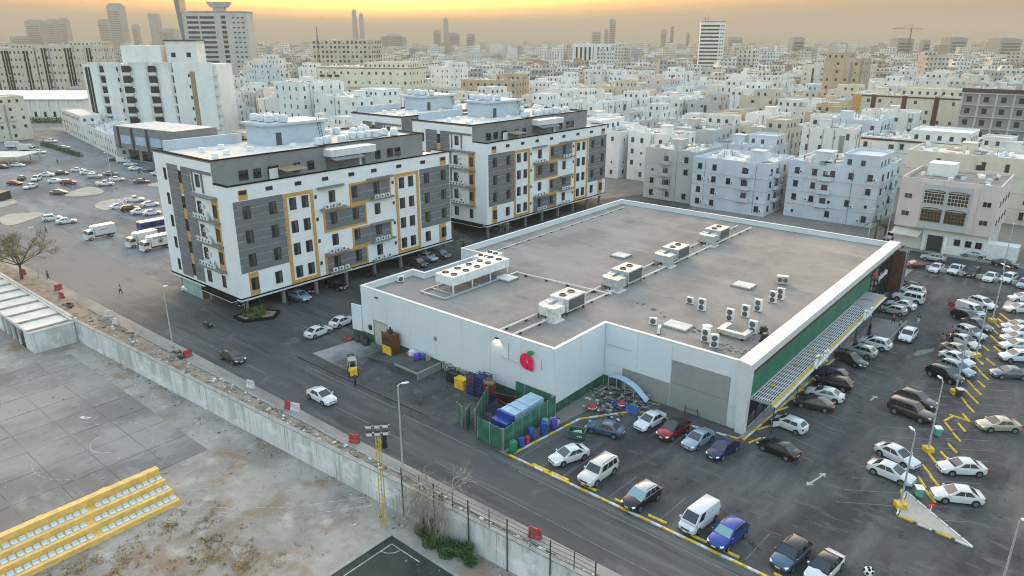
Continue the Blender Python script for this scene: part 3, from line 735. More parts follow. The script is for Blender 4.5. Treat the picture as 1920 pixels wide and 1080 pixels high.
for x, y, lab in [(-28.6,82.6,'black bare fan motor beside the low duct on the roof'), (-27.6,80.4,'black bare fan motor nearest the front roof edge')]:
    t = thing('fan_motor', lab, 'fan', (x,y,RZ))
    part('base', MB().box(-.5,-.4,0,.5,.4,.2), 'dark_metal', t)
    part('drum', MB().tube([(-.4,0,.55),(.4,0,.55)],.38,12), 'dark_metal', t, smooth=True)
    part('motor', MB().box(-.2,-.55,.5,.2,.2,1.15), 'dark_metal', t)
t = thing('exhaust_cowl', 'round capped exhaust cowl on a steel frame on the roof', 'vent', (-33.6,77.2,RZ))
part('pipe', MB().lathe([(.35,0),(.35,1.3)],12), 'galvanised', t); part('cap', MB().lathe([(.62,1.35),(.62,1.5),(.1,1.62)],12), 'white_metal', t)
t = thing('roof_duct', 'low L-shaped sheet metal duct on the roof beside the fans', 'duct', (0,0,RZ))
part('duct', MB().box(-33.0,78.6,.35,-29.3,79.3,.85).box(-33.0,79.31,.35,-32.2,81.6,.85).box(-30.0,79.31,.3,-29.3,81.0,.8), 'galvanised', t)
part('support', MB().box(-32.8,78.7,0,-32.6,79.2,.35).box(-29.9,78.7,0,-29.7,79.2,.35), 'dark_metal', t)
for x, y, sx, sy, lab in [(-37.8,77.8,1.7,1.2,'flat roof hatch near the recessed bay'), (-37.8,98.4,1.5,1.3,'flat roof hatch alone in the middle of the open roof'), (-66.9,78.4,1.4,1.3,'flat roof hatch beside the long chiller'), (-60,100,1.4,1.3,'flat roof hatch beyond the duct run')]:
    t = thing('roof_hatch', lab, 'hatch', (x,y,RZ))
    part('kerb', MB().box(-sx,-sy,0,sx,sy,.22), 'roof_felt', t); part('lid', MB().box(-sx+.12,-sy+.12,.222,sx-.12,sy-.12,.36), 'roof_pale', t)
t = thing('condenser_unit', 'grey condenser with two fans far along the open roof', 'air conditioner', (-33.9,103.2,RZ), R(20))
part('casing', MB().box(-.8,-.5,.15,.8,.5,1.3), 'galvanised', t); part('fan_grille', MB().tube([(-.35,-.5,.75),(-.35,-.54,.75)],.32,12), 'louvre', t); part('fan_grille', MB().tube([(.4,-.5,.75),(.4,-.54,.75)],.32,12), 'louvre', t)
rng = random.Random(12)
b = MB()
for i in range(60):
    x, y = rng.choice([(rng.uniform(-47,-33), 0), (rng.uniform(-33,-27),1)])
    y = (83 - (x+47)*.42 + rng.uniform(-.6,.6)) if y == 0 else 75.5 + rng.uniform(-1.3,1.3)
    s = rng.uniform(.06,.22); b.obox((x,y,RZ+s*.3),(s*2,s*1.4,s*.8),rng.uniform(0,3))
stuff('roof_debris', b, 'rubble', 'scattered rubble and grit along the roof felt joint', 'debris')

# ================================================================ apartment blocks (white, grey and orange cladding)
def window_meshes(w, h, key=None, frame='frame_dark', pane='glass', curtain=True, sill=False):
    def fr():
        b = MB(); t = .07
        b.box(0,-w/2,0,.09,-w/2+t,h).box(0,w/2-t,0,.09,w/2,h).box(0,-w/2+t,0,.09,w/2-t,t).box(0,-w/2+t,h-t,.09,w/2-t,h).box(.01,-.03,t,.08,.03,h-t)
        if sill: b.box(0,-w/2-.1,-.12,.16,w/2+.1,-.002)
        return b.mesh('window', frame)
    def pn():
        b = MB().box(.005,-w/2+.06,.06,.04,w/2-.06,h-.06)
        if curtain: b.box(.041,.03,.1,.05,w/2-.1,h-.1,1)
        return b.mesh('pane', [pane,'curtain'] if curtain else pane)
    k = (w,h,frame,pane,curtain,sill)
    return cached(('wf',)+k, fr), cached(('wp',)+k, pn)
def window(parent, loc, rz, w=1.25, h=2.0, **kw):
    f, p = window_meshes(w, h, **kw)
    o = put('window', f, parent, loc, rz)
    put('pane', p, o)
    return o
ac_me = MB().box(0,-.42,0,.32,.42,.62).mesh('air_conditioner','white_metal')
acf_me = MB().tube([(.32,-.1,.31),(.34,-.1,.31)],.24,10).mesh('fan_grille','louvre')
def ac(parent, loc, rz=0):
    o = put('air_conditioner', ac_me, parent, loc, rz); put('fan_grille', acf_me, o)

def boards(parent, a0, a1, z0, z1, face, n=None, key='clad_grey', d=.06):
    n = n or max(1, round((z1-z0)/1.28)); h = (z1-z0)/n
    if face == 'x': part('backing', MB().box(0,a0,z0,.02,a1,z1), 'white_trim', parent)
    else: part('backing', MB().box(a0,-.02,z0,a1,0,z1), 'white_trim', parent)
    for i in range(n):
        za, zb = z0+i*h+.035, z0+(i+1)*h-.035
        if face == 'x': part('cladding_board', cached(('bd',face,round(a1-a0,2),round(h,3),key), lambda: MB().box(.021,0,0,.021+d,a1-a0,zb-za).mesh('cladding_board', key)), None, parent, (0,a0,za))
        else: part('cladding_board', cached(('bd',face,round(a1-a0,2),round(h,3),key), lambda: MB().box(0,-.021-d,0,a1-a0,-.021,zb-za).mesh('cladding_board', key)), None, parent, (a0,0,za))
def oframe(parent, y0, y1, z0, z1, t=.42, d=.16):
    b = MB().box(0,y0,z0,d,y0+t,z1).box(0,y1-t,z0,d,y1,z1).box(0,y0+t,z0,d,y1-t,z0+t).box(0,y0+t,z1-t,d,y1-t,z1)
    part('orange_frame', b, 'clad_orange', parent)

ROWS = [15.7, 11.85, 8.05, 4.1]
def apartment(label):
    t = thing('apartment_block', label, 'apartment block', (-101.0,53.5,0), 0, 'white and grey apartment blocks with orange frames')
    W, L = 23.0, 47.3
    # white siding as long courses with joints
    part('wall', MB().box(-W,0.0,3.15,-.0,L,20.3), 'clad_white', t)
    for i in range(14):
        z = 3.2+i*1.222
        part('siding_course', cached('sidx', lambda: MB().box(.002,0.02,.02,.018,L-.02,1.2).mesh('siding_course','clad_white')), None, t, (0,0,z))
        part('siding_course', cached('sidy', lambda: MB().box(-W+.02,-.018,.02,-.02,-.002,1.2).mesh('siding_course','clad_white')), None, t, (0,0,z))
    part('band', MB().box(-W-.15,-.15,2.95,.15,L+.1,3.148), 'black_trim', t)
    part('band', MB().box(-W-.28,-.28,2.72,.28,L+.2,2.948), 'white_trim', t)
    # undercroft
    part('core_wall', MB().box(-18,7,0,-8,41,2.718), 'grey_render', t)
    for y in (1.2,8,14.5,21,27.5,34,40.5,46.2):
        for x in (-.9,-12.0,-22):
            part('column', MB().box(x-.25,y-.25,0,x+.25,y+.25,2.718), 'grey_render', t)
    part('glass_front', MB().box(-19.4,.1,0,-13.2,.16,2.716), 'glass_green', t)
    for x in (-19.45,-16.3,-13.2): part('glazing_bar', MB().box(x-.06,.02,0,x+.06,.098,2.716), 'white_trim', t)
    part('canopy', MB().box(-10.5,-1.2,2.75,-.9,-.29,3.1), 'black_trim', t); part('canopy_edge', MB().box(-10.4,-1.15,2.6,-1.0,-.3,2.748), 'white_trim', t)
    # terrace parapet and penthouse
    part('parapet', MB().box(-.3,0,20.302,0,L,21.0).box(-4.0,0,20.302,-.302,.3,21.0).box(-4.9,L-.3,20.302,-.302,L,21.0), 'clad_white', t)
    part('coping', MB().box(-.4,-.12,21.002,.14,L+.1,21.16).box(-4.0,-.12,21.002,-.402,.4,21.16).box(-4.9,L-.4,21.002,-.402,L+.1,21.16), 'black_trim', t)
    part('terrace', MB().box(-4.0,.302,20.302,-.302,L-.302,20.34), 'roof_pale', t)
    part('penthouse', MB().box(-W,0.0,20.342,-4.02,21,24.2).box(-W,21.002,20.342,-5.0,30,24.2).box(-W,30.002,20.342,-4.6,44.5,24.2), 'grey_render', t)
    part('penthouse_front', MB().box(-W+.01,-.02,20.302,-4.02,-.002,24.2), 'clad_white', t)
    part('porch_roof', MB().box(-4.98,20.6,22.9,-1.7,30.4,24.1), 'white_trim', t)
    part('porch_post', MB().box(-2.1,26.5,20.342,-1.75,26.9,22.898), 'white_trim', t)
    part('awning', MB().obox((-1.2,23.8,22.6),(1.6,6.6,.12),0,0,0,.18), 'grey_render', t)
    PH = [(-W,0),(-4.02,0),(-4.02,21),(-5,21),(-5,30),(-4.6,30),(-4.6,44.5),(-W,44.5)]
    part('roof', MB().sheet(inset(PH,.3), 24.22), 'roof_pale', t)
    part('roof_parapet', MB().ring(PH, inset(PH,.3), 24.202, 24.5), 'grey_render', t)
    part('coping', MB().ring(inset(PH,-.14), inset(PH,.36), 24.502, 24.66), 'black_trim', t)
    for y, w in ((5.2,1.6),(7.6,1.4),(10.6,2.0),(15,1.3),(17.8,1.3),(33,1.2),(36,1.4),(37.9,1.4)):
        window(t, (-4.0 if y < 21 else -4.58, y, 20.9), 0, w, 1.6, curtain=False)
    part('terrace_shade', MB().obox((-2.2,13.0,22.0),(3.0,4.2,.1),0,0,0,.1), 'wood', t)
    part('terrace_screen', MB().box(-3.4,9.4,20.342,-3.3,11,22.2), 'white_trim', t)
    # front facade
    boards(t, .6, 9.2, 7.1, 18.6, 'x'); boards(t, 39.1, 47.1, 6.95, 18.6, 'x')
    for ys, oy, top in (((2.7,7.2),(1.7,3.4),(1.7,3.2)), ((40.8,45.3),(43.8,45.7),(44.6,46.2))):
        for z in ROWS[:3]:
            for y in ys: window(t, (.082,y,z), 0)
        for y in (ys[0]-.05, ys[1]-.2):
            hot = oy[0] < y < oy[1]
            window(t, (.062 if hot else .02,y,ROWS[3]), 0)
        part('orange_panel', MB().box(0,oy[0],3.25,.06,oy[1],7.0), 'clad_orange', t)
        part('orange_panel', MB().box(0,top[0],18.7,.06,top[1],20.25), 'clad_orange', t)
    for y0, y1, ys in ((9.3,14.9,(10.95,13.3)), (32.9,38.7,(34.45,36.75))):
        oframe(t, y0, y1, 3.2, 18.5, .55)
        for z in ROWS:
            for y in ys: window(t, (.02,y,z), 0)
    for y0, y1, z0, z1 in ((22.4,31.7,14.5,18.3),(16.6,25.8,10.62,14.48),(22.4,31.5,6.62,10.3),(16.2,25.5,3.2,6.6)):
        oframe(t, y0, y1, z0, z1, .34)
        boards(t, y0+.34, y1-.34, z0+.34, z1-.34, 'x')
    cols = (18.7, 23.4, 28.4)
    inside = ((1,2),(0,1),(1,2),(0,1))
    for r, z in enumerate(ROWS):
        for c, y in enumerate(cols): window(t, (.084 if c in inside[r] else .02, y, z), 0)
        for y in (15.4, 32.3): part('vent', cached('vent', lambda: MB().box(0,-.22,0,.08,.22,.6).mesh('vent','dark_metal')), None, t, (.02,y,z+1.1))
    for y0, y1, z in ((26.8,31.9,14.9),(16.0,21.0,14.9),(26.4,31.8,7.0),(16.2,21,7.0),(16.6,21.0,3.55),(26.4,31,3.45),(26.5,31.5,10.4)):
        part('ledge', MB().box(.17,y0,z-.28,.95,y1,z), 'grey_render', t)
        if z != 10.4:
            for i in range(3): ac(t, (.45,y0+1.2+i*1.25,z))
    part('ledge', MB().box(.17,26.2,18.32,.75,32.2,18.62), 'grey_render', t); part('ledge', MB().box(.17,15.7,18.3,.75,21,18.62), 'grey_render', t)
    for y in (2.4,7,12.3,17.6,23.1,28.1,34,40,45.4):
        hot = y in (2.4,45.4)
        window(t, (.062 if hot else .02,y,19.55), 0, 1.2, .62, curtain=False)
    # side facade towards the road
    q = -R(90)
    boards(t, -18.6, -14.95, 3.5, 22.8, 'y', 15); boards(t, -13.85, -11.0, 3.5, 22.8, 'y', 15)
    for r, z in enumerate([19.9]+ROWS):
        window(t, (-14.4,-.02,z), q, 1.0, 2.1, curtain=False)
        if r < 4: part('orange_panel', MB().box(-14.9,-.05,z-1.75,-13.9,-.002,z-.1), 'clad_orange', t)
        window(t, (-19.6,-.02,z), q, .8, 2.0, curtain=False)
    part('orange_panel', MB().box(-5.3,-.06,7.2,-3.4,-.002,19.0), 'clad_orange', t)
    part('side_frame', MB().box(-10.4,-.22,19.2,-10.1,-.02,22.3).box(-7.4,-.22,19.2,-7.1,-.02,22.3).box(-11.8,-.22,22.302,-4.2,-.02,22.75), 'clad_grey', t)
    window(t, (-8.75,-.02,20.0), q, 1.2, 2.0)
    for r, z in enumerate(ROWS):
        window(t, (-9.2,-.02,z), q); window(t, (-4.4 if r < 3 else -4.6,-.062 if r < 3 else -.02,z), q, 1.0, 2.0)
    part('side_panel', MB().box(-10.9,-.08,7.2,-10.5,-.002,19.0), 'clad_grey', t)
    for z in (18.95,15.1,11.25,7.15):
        part('ledge', MB().box(-10.9,-.95,z-.3,-3.2,-.08,z), 'grey_render', t)
        if z < 18:
            for i in range(5): ac(t, (-10.2+i*.95,-.45,z), q)
            ac(t, (-6.8,-.45,z+.62), q); ac(t, (-8.0,-.1,z+1.6), q)
    # lift room and tanks on the roof
    part('lift_room', MB().box(-20.5,16,24.24,-13.5,28,27.6), 'pale_render', t)
    part('lift_room_slab', MB().box(-21.1,15.4,27.602,-12.9,28.6,28.05), 'pale_render', t)
    part('door', MB().box(-13.49,17.6,24.24,-13.42,18.7,26.4), 'curtain', t)
    part('upstand', MB().box(-22.5,1.5,24.24,-22.0,15.8,25.9), 'pale_render', t)
    ld = MB()
    for y in (26.2,26.75): ld.tube([(-12.3,y,24.3),(-13.3,y,28.6)],.05,5)
    for i in range(10): ld.tube([(-12.35-i*.095,26.2,24.7+i*.4),(-12.35-i*.095,26.75,24.7+i*.4)],.035,4)
    part('ladder', ld, 'dark_metal', t)
    tk = cached('tank', lambda: MB().lathe([(.5,0),(.78,.12),(.8,1.0),(.62,1.25),(.2,1.36)],12).mesh('water_tank','tank_white',True,60))
    rng = random.Random(3)
    for i in range(14):
        put('water_tank', tk, t, (-7.2-rng.uniform(0,3.2), 22.5+i*1.5+rng.uniform(-.2,.2), 24.24))
    for i in range(6):
        put('water_tank', tk, t, (-20.3+i*1.25, 17.5+(i%2)*2+rng.uniform(0,.4), 28.06))
    for i in range(7):
        put('water_tank', tk, t, (-15-rng.uniform(0,4), 31+i*1.7, 24.24))
    ob = cached('roofbox', lambda: MB().box(-.45,-.35,0,.45,.35,.75).mesh('roof_unit','white_metal'))
    for x, y in ((-8,3),(-10,6),(-7,12),(-11,11),(-16,5),(-17,9),(-9,18),(-12,33)):
        put('roof_unit', ob, t, (x,y,24.24), rng.uniform(0,3))
    dish = cached('dish', lambda: MB().tube([(0,0,0),(0,0,.8)],.04,5).lathe([(.05,.8),(.4,.95),(.6,1.2)],12).mesh('satellite_dish','dish_grey'))
    for i in range(7): 
        o = put('satellite_dish', dish, t, (-6.5-rng.uniform(0,12), 2+rng.uniform(0,40), 24.24), rng.uniform(0,6)); o.rotation_euler = (.25,.3,rng.uniform(0,6))
    return t
layered('pale_render', [(.50,.56,.62), ((.42,.48,.54), .3,.45,.66,.8,None)], .8, .1, 6)
apt = apartment('nearest white and grey apartment block with orange window frames beside the car park')
index_kids()
apt2 = copy_tree(apt); apt2.location = (-103.0,114.0,0)
apt2['label'] = 'second white and grey apartment block with orange frames, behind the nearest one'
apt3 = copy_tree(apt); apt3.location = (-128.0,116.0,0)
apt3['label'] = 'partly hidden white apartment block left of and behind the second orange-framed one'

# ================================================================ vehicles
PAINT = {'white':(.62,.63,.64),'pearl':(.56,.55,.52),'silver':(.40,.42,.44),'grey':(.14,.145,.15),'black':(.012,.012,.014),'charcoal':(.045,.047,.052),
 'navy':(.016,.022,.085),'blue':(.02,.055,.30),'steel blue':(.06,.115,.185),'light blue':(.26,.36,.42),'red':(.26,.012,.022),'dark red':(.13,.016,.022),
 'beige':(.42,.38,.31),'brown':(.07,.055,.045),'olive':(.115,.105,.075),'blue grey':(.10,.14,.19)}
for k_, c_ in PAINT.items():
    mat('paint_'+k_, c_, .28, .0 if k_ in ('white','pearl') else .35, coat=.6)
mat('windscreen', (.02,.028,.034), .05, spec=.9)
mat('windscreen_pale', (.20,.34,.36), .08, spec=.9)
KINDS = {
 'sedan':  dict(L=4.45,W=1.78,H=1.49,hood=.86,cowl=1.0,belt=.97,deck=1.05,xw=1.12,r0=.22,r1=-.92,xb=-1.80,wb=1.33,nose=.66,r=.34),
 'hatch':  dict(L=4.0,W=1.70,H=1.50,hood=.88,cowl=1.03,belt=1.0,deck=1.08,xw=1.15,r0=.42,r1=-1.35,xb=-1.85,wb=1.22,nose=.66,r=.31),
 'suv':    dict(L=4.5,W=1.85,H=1.68,hood=1.0,cowl=1.13,belt=1.10,deck=1.16,xw=1.08,r0=.32,r1=-1.5,xb=-2.12,wb=1.32,nose=.78,r=.36),
 'large suv': dict(L=4.95,W=1.95,H=1.86,hood=1.10,cowl=1.18,belt=1.14,deck=1.2,xw=1.0,r0=.5,r1=-2.2,xb=-2.42,wb=1.45,nose=.92,r=.40),
 'van':    dict(L=4.6,W=1.76,H=1.92,hood=1.02,cowl=1.15,belt=1.12,deck=1.15,xw=1.75,r0=1.05,r1=-2.12,xb=-2.25,wb=1.35,nose=.80,r=.33),
 'pickup': dict(L=5.0,W=1.82,H=1.76,hood=1.02,cowl=1.1,belt=1.06,deck=1.0,xw=1.0,r0=.5,r1=-.55,xb=-.75,wb=1.5,nose=.82,r=.37),
}
def car_meshes(kind):
    p = KINDS[kind]; L,W,H = p['L'],p['W'],p['H']; h = L/2; w = W/2
    out = []
    z0 = .22 if kind in ('sedan','hatch','van') else .34
    st = [(h,p['nose']*.86,.62,z0+.10),(h-.07,p['nose']*.96,.78,z0+.03),(h-.2,p['nose']*1.06,.89,z0+.01),(h-.42,p['hood']*.97,.96,z0),(h-.8,p['hood'],.985,z0),(p['xw']-.05,p['cowl'],1.0,z0),
          (.2,p['belt']+.01,1.0,z0),(-.8,p['belt']+.02,1.0,z0),(p['xb']+.05 if kind=='sedan' else -h+.9,p['deck'],1.0,z0),(-h+.45,p['deck']-.01,.965,z0+.02),(-h+.15,p['deck']-.05,.90,z0+.06),(-h+.04,p['deck']-.14,.80,z0+.12),(-h,p['deck']-.26,.70,z0+.18)]
    b = MB(); n = None
    for x, zt, f, zb in st:
        ww = w*f
        prof = [(0,zb),(ww*.86,zb),(ww*.985,zb+.10),(ww,zb+(zt-zb)*.45),(ww*.985,zt-.16),(ww*.93,zt-.05),(ww*.80,zt-.005),(0,zt+.02)]
        ring = prof + [(-y,z) for y,z in prof[-2:0:-1]]
        n = len(ring); b.v += [(x,y,z) for y,z in ring]
    for i in range(len(st)-1):
        for j in range(n):
            b.f.append((i*n+j,(i+1)*n+j,(i+1)*n+(j+1)%n,i*n+(j+1)%n)); b.m.append(0)
    b.f.append(tuple(range(n))); b.m.append(0)
    b.f.append(tuple(range(len(b.v)-1,len(b.v)-n-1,-1))); b.m.append(0)
    out.append(('body', b.mesh('body','paint_white',True,38), 'paint'))
    # cabin
    xw,r0,r1,xb = p['xw'],p['r0'],p['r1'],p['xb']; zb = p['belt']-.03; wb = w*.93; wt = w*.74 if kind in('sedan','hatch') else w*.80; zt = H-.05
    c = MB(); V8 = [(xw+.12,-wb,zb),(xw+.12,wb,zb),(xb,wb,zb),(xb,-wb,zb),(r0,-wt,zt),(r0,wt,zt),(r1,wt,zt),(r1,-wt,zt)]
    c.v = V8 + [(r0-.10,-wt*.88,H-.012),(r0-.10,wt*.88,H-.012),((r0+r1)/2,wt*.92,H+.012),((r0+r1)/2,-wt*.92,H+.012),(r1+.10,wt*.86,H-.02),(r1+.10,-wt*.86,H-.02),(r0-.16,0,H+.015),((r0+r1)/2,0,H+.04),(r1+.14,0,H+.005),((r0+r1)/2,wt*1.01,zt+.012),((r0+r1)/2,-wt*1.01,zt+.012)]
    c.f = [(0,1,5,4),(1,2,6,17,5),(2,3,7,6),(3,0,4,18,7),(4,5,9,14,8),(5,17,10,9),(17,6,12,10),(6,7,13,16,12),(7,18,11,13),(18,4,8,11),(8,14,15,11),(14,9,10,15),(11,15,16,13),(15,10,12,16)]; c.m = [0]*len(c.f)
    out.append(('roof', c.mesh('roof','paint_white',True,32), 'roof'))
    V = [Vector(v) for v in c.v]
    def pane(A,B,C,D,u0,u1,v0,v1,off=.012):       # A,B bottom, C,D top (D above A)
        def at(u,v): return (A.lerp(B,u)).lerp(D.lerp(C,u), v)
        nn = (B-A).cross(D-A).normalized()*off
        q = [at(u0,v0),at(u1,v0),at(u1,v1),at(u0,v1)]
        return MB().add([x+nn for x in q]+[x-nn for x in q], [(0,1,2,3),(0,4,5,1),(1,5,6,2),(2,6,7,3),(3,7,4,0)])
    out.append(('windscreen', pane(V[0],V[1],V[5],V[4],.06,.94,.12,.95).mesh('windscreen','windscreen'), 'screen'))
    out.append(('rear_window', pane(V[2],V[3],V[7],V[6],.10,.90,.18 if kind!='van' else .35,.9).mesh('rear_window','windscreen'), None))
    if kind == 'large suv' or kind == 'suv': splits = [(.13,.40),(.43,.68),(.71,.90)]
    elif kind == 'van': splits = [(.10,.30)]
    elif kind == 'pickup': splits = [(.18,.52),(.56,.86)]
    else: splits = [(.17,.49),(.52,.84)]
    for a, e in splits:
        out.append(('side_window', pane(V[1],V[2],V[6],V[5],a,e,.14,.92).mesh('side_window','windscreen'), None))
        out.append(('side_window', pane(V[3],V[0],V[4],V[7],1-e,1-a,.14,.92).mesh('side_window','windscreen'), None))
    if kind == 'pickup':
        out.append(('load_bed', MB().box(-h+.15,-w*.82,p['deck']+.0,-.85,w*.82,p['deck']+.03).box(-h+.05,-w*.98,p['deck'],-.78,-w*.86,p['deck']+.22).box(-h+.05,w*.86,p['deck'],-.78,w*.98,p['deck']+.22).box(-h+.02,-w*.86,p['deck'],-h+.12,w*.86,p['deck']+.22).mesh('load_bed','paint_white'), 'paint'))
    if kind in ('large suv','suv'):
        out.append(('roof_rail', MB().tube([(r0-.3,wt*.82,H+.01),(r0-.4,wt*.82,H+.05),(r1+.4,wt*.82,H+.05),(r1+.3,wt*.82,H+.01)],.025,5).mesh('roof_rail','dark_metal'), None))
        out.append(('roof_rail', MB().tube([(r0-.3,-wt*.82,H+.01),(r0-.4,-wt*.82,H+.05),(r1+.4,-wt*.82,H+.05),(r1+.3,-wt*.82,H+.01)],.025,5).mesh('roof_rail','dark_metal'), None))
    zh = p['nose']
    for s in (-1,1):
        out.append(('headlight', MB().obox((h-.20,s*w*.70,zh-.02),(.30,.30,.10),-s*.55,0,0,.25).mesh('headlight','lamp_glass'), None))
        out.append(('taillight', MB().obox((-h+.10,s*w*.74,p['deck']-.20),(.20,.30,.20),s*.25).mesh('taillight','tail_red'), None))
        out.append(('mirror', MB().obox((xw-.12,s*(w+.07),p['belt']+.08),(.14,.16,.13)).mesh('mirror','paint_white'), 'paint'))
    out.append(('grille', MB().obox((h-.005,0,zh-.17),(.05,w*.95,.17)).mesh('grille','dark_metal'), None))
    out.append(('bumper', MB().box(h-.12,-w*.72,z0+.06,h+.035,w*.72,z0+.22).mesh('bumper','dark_metal' if kind != 'sedan' else 'paint_white'), 'paint' if kind == 'sedan' else None))
    out.append(('number_plate', MB().box(-h-.03,-.24,p['deck']-.42,-h+.02,.24,p['deck']-.29).mesh('number_plate','plate'), None))
    out.append(('number_plate', MB().box(h+.03,-.22,z0+.16,h+.05,.22,z0+.28).mesh('number_plate','plate'), None))
    return out
def wheel_meshes(r):
    return (MB().tube([(0,-.1,0),(0,.1,0)],r,16).mesh('tyre','rubber',True,40), MB().tube([(0,.101,0),(0,.112,0)],r*.66,12).mesh('rim','rim'),
            MB().tube([(0,-.01,0),(0,.0,0)],r*1.17,16).mesh('wheel_arch','rubber'))
def car(kind, paint, px, py, heading, label, group=None, roof=None, screen=None, z=0.016, simple=False, x=None, y=None):
    p = KINDS[kind]
    nm = {'sedan':'saloon_car','hatch':'hatchback_car','suv':'suv_car','large suv':'suv_car','van':'van','pickup':'pickup_truck'}[kind]
    t = thing(nm, label, {'pickup':'pickup','van':'van'}.get(kind,'car'), (px,py,z), R(heading), group)
    for name, me, role in cached(('car',kind), lambda: car_meshes(kind)):
        if simple and name in ('mirror','grille','number_plate','bumper','roof_rail'): continue
        o = put(name, me, t)
        key = None
        if role == 'paint': key = 'paint_'+paint
        elif role == 'roof': key = 'paint_'+(roof or paint)
        elif role == 'screen' and screen: key = screen
        if key and key != 'paint_white':
            o.material_slots[0].link = 'OBJECT'; o.material_slots[0].material = M[key]
    ty, ri, arch = cached(('wheel',p['r']), lambda: wheel_meshes(p['r']))
    for sx in (1,-1):
        for sy in (1,-1):
            w = put('wheel', ty, t, (sx*p['wb'], sy*(p['W']/2-.075), p['r']), 0 if sy > 0 else pi)
            put('rim', ri, w)
            if not simple: put('wheel_arch', arch, t, (sx*p['wb'], sy*(p['W']/2+.004), p['r']+.03), 0 if sy > 0 else pi)
    return t

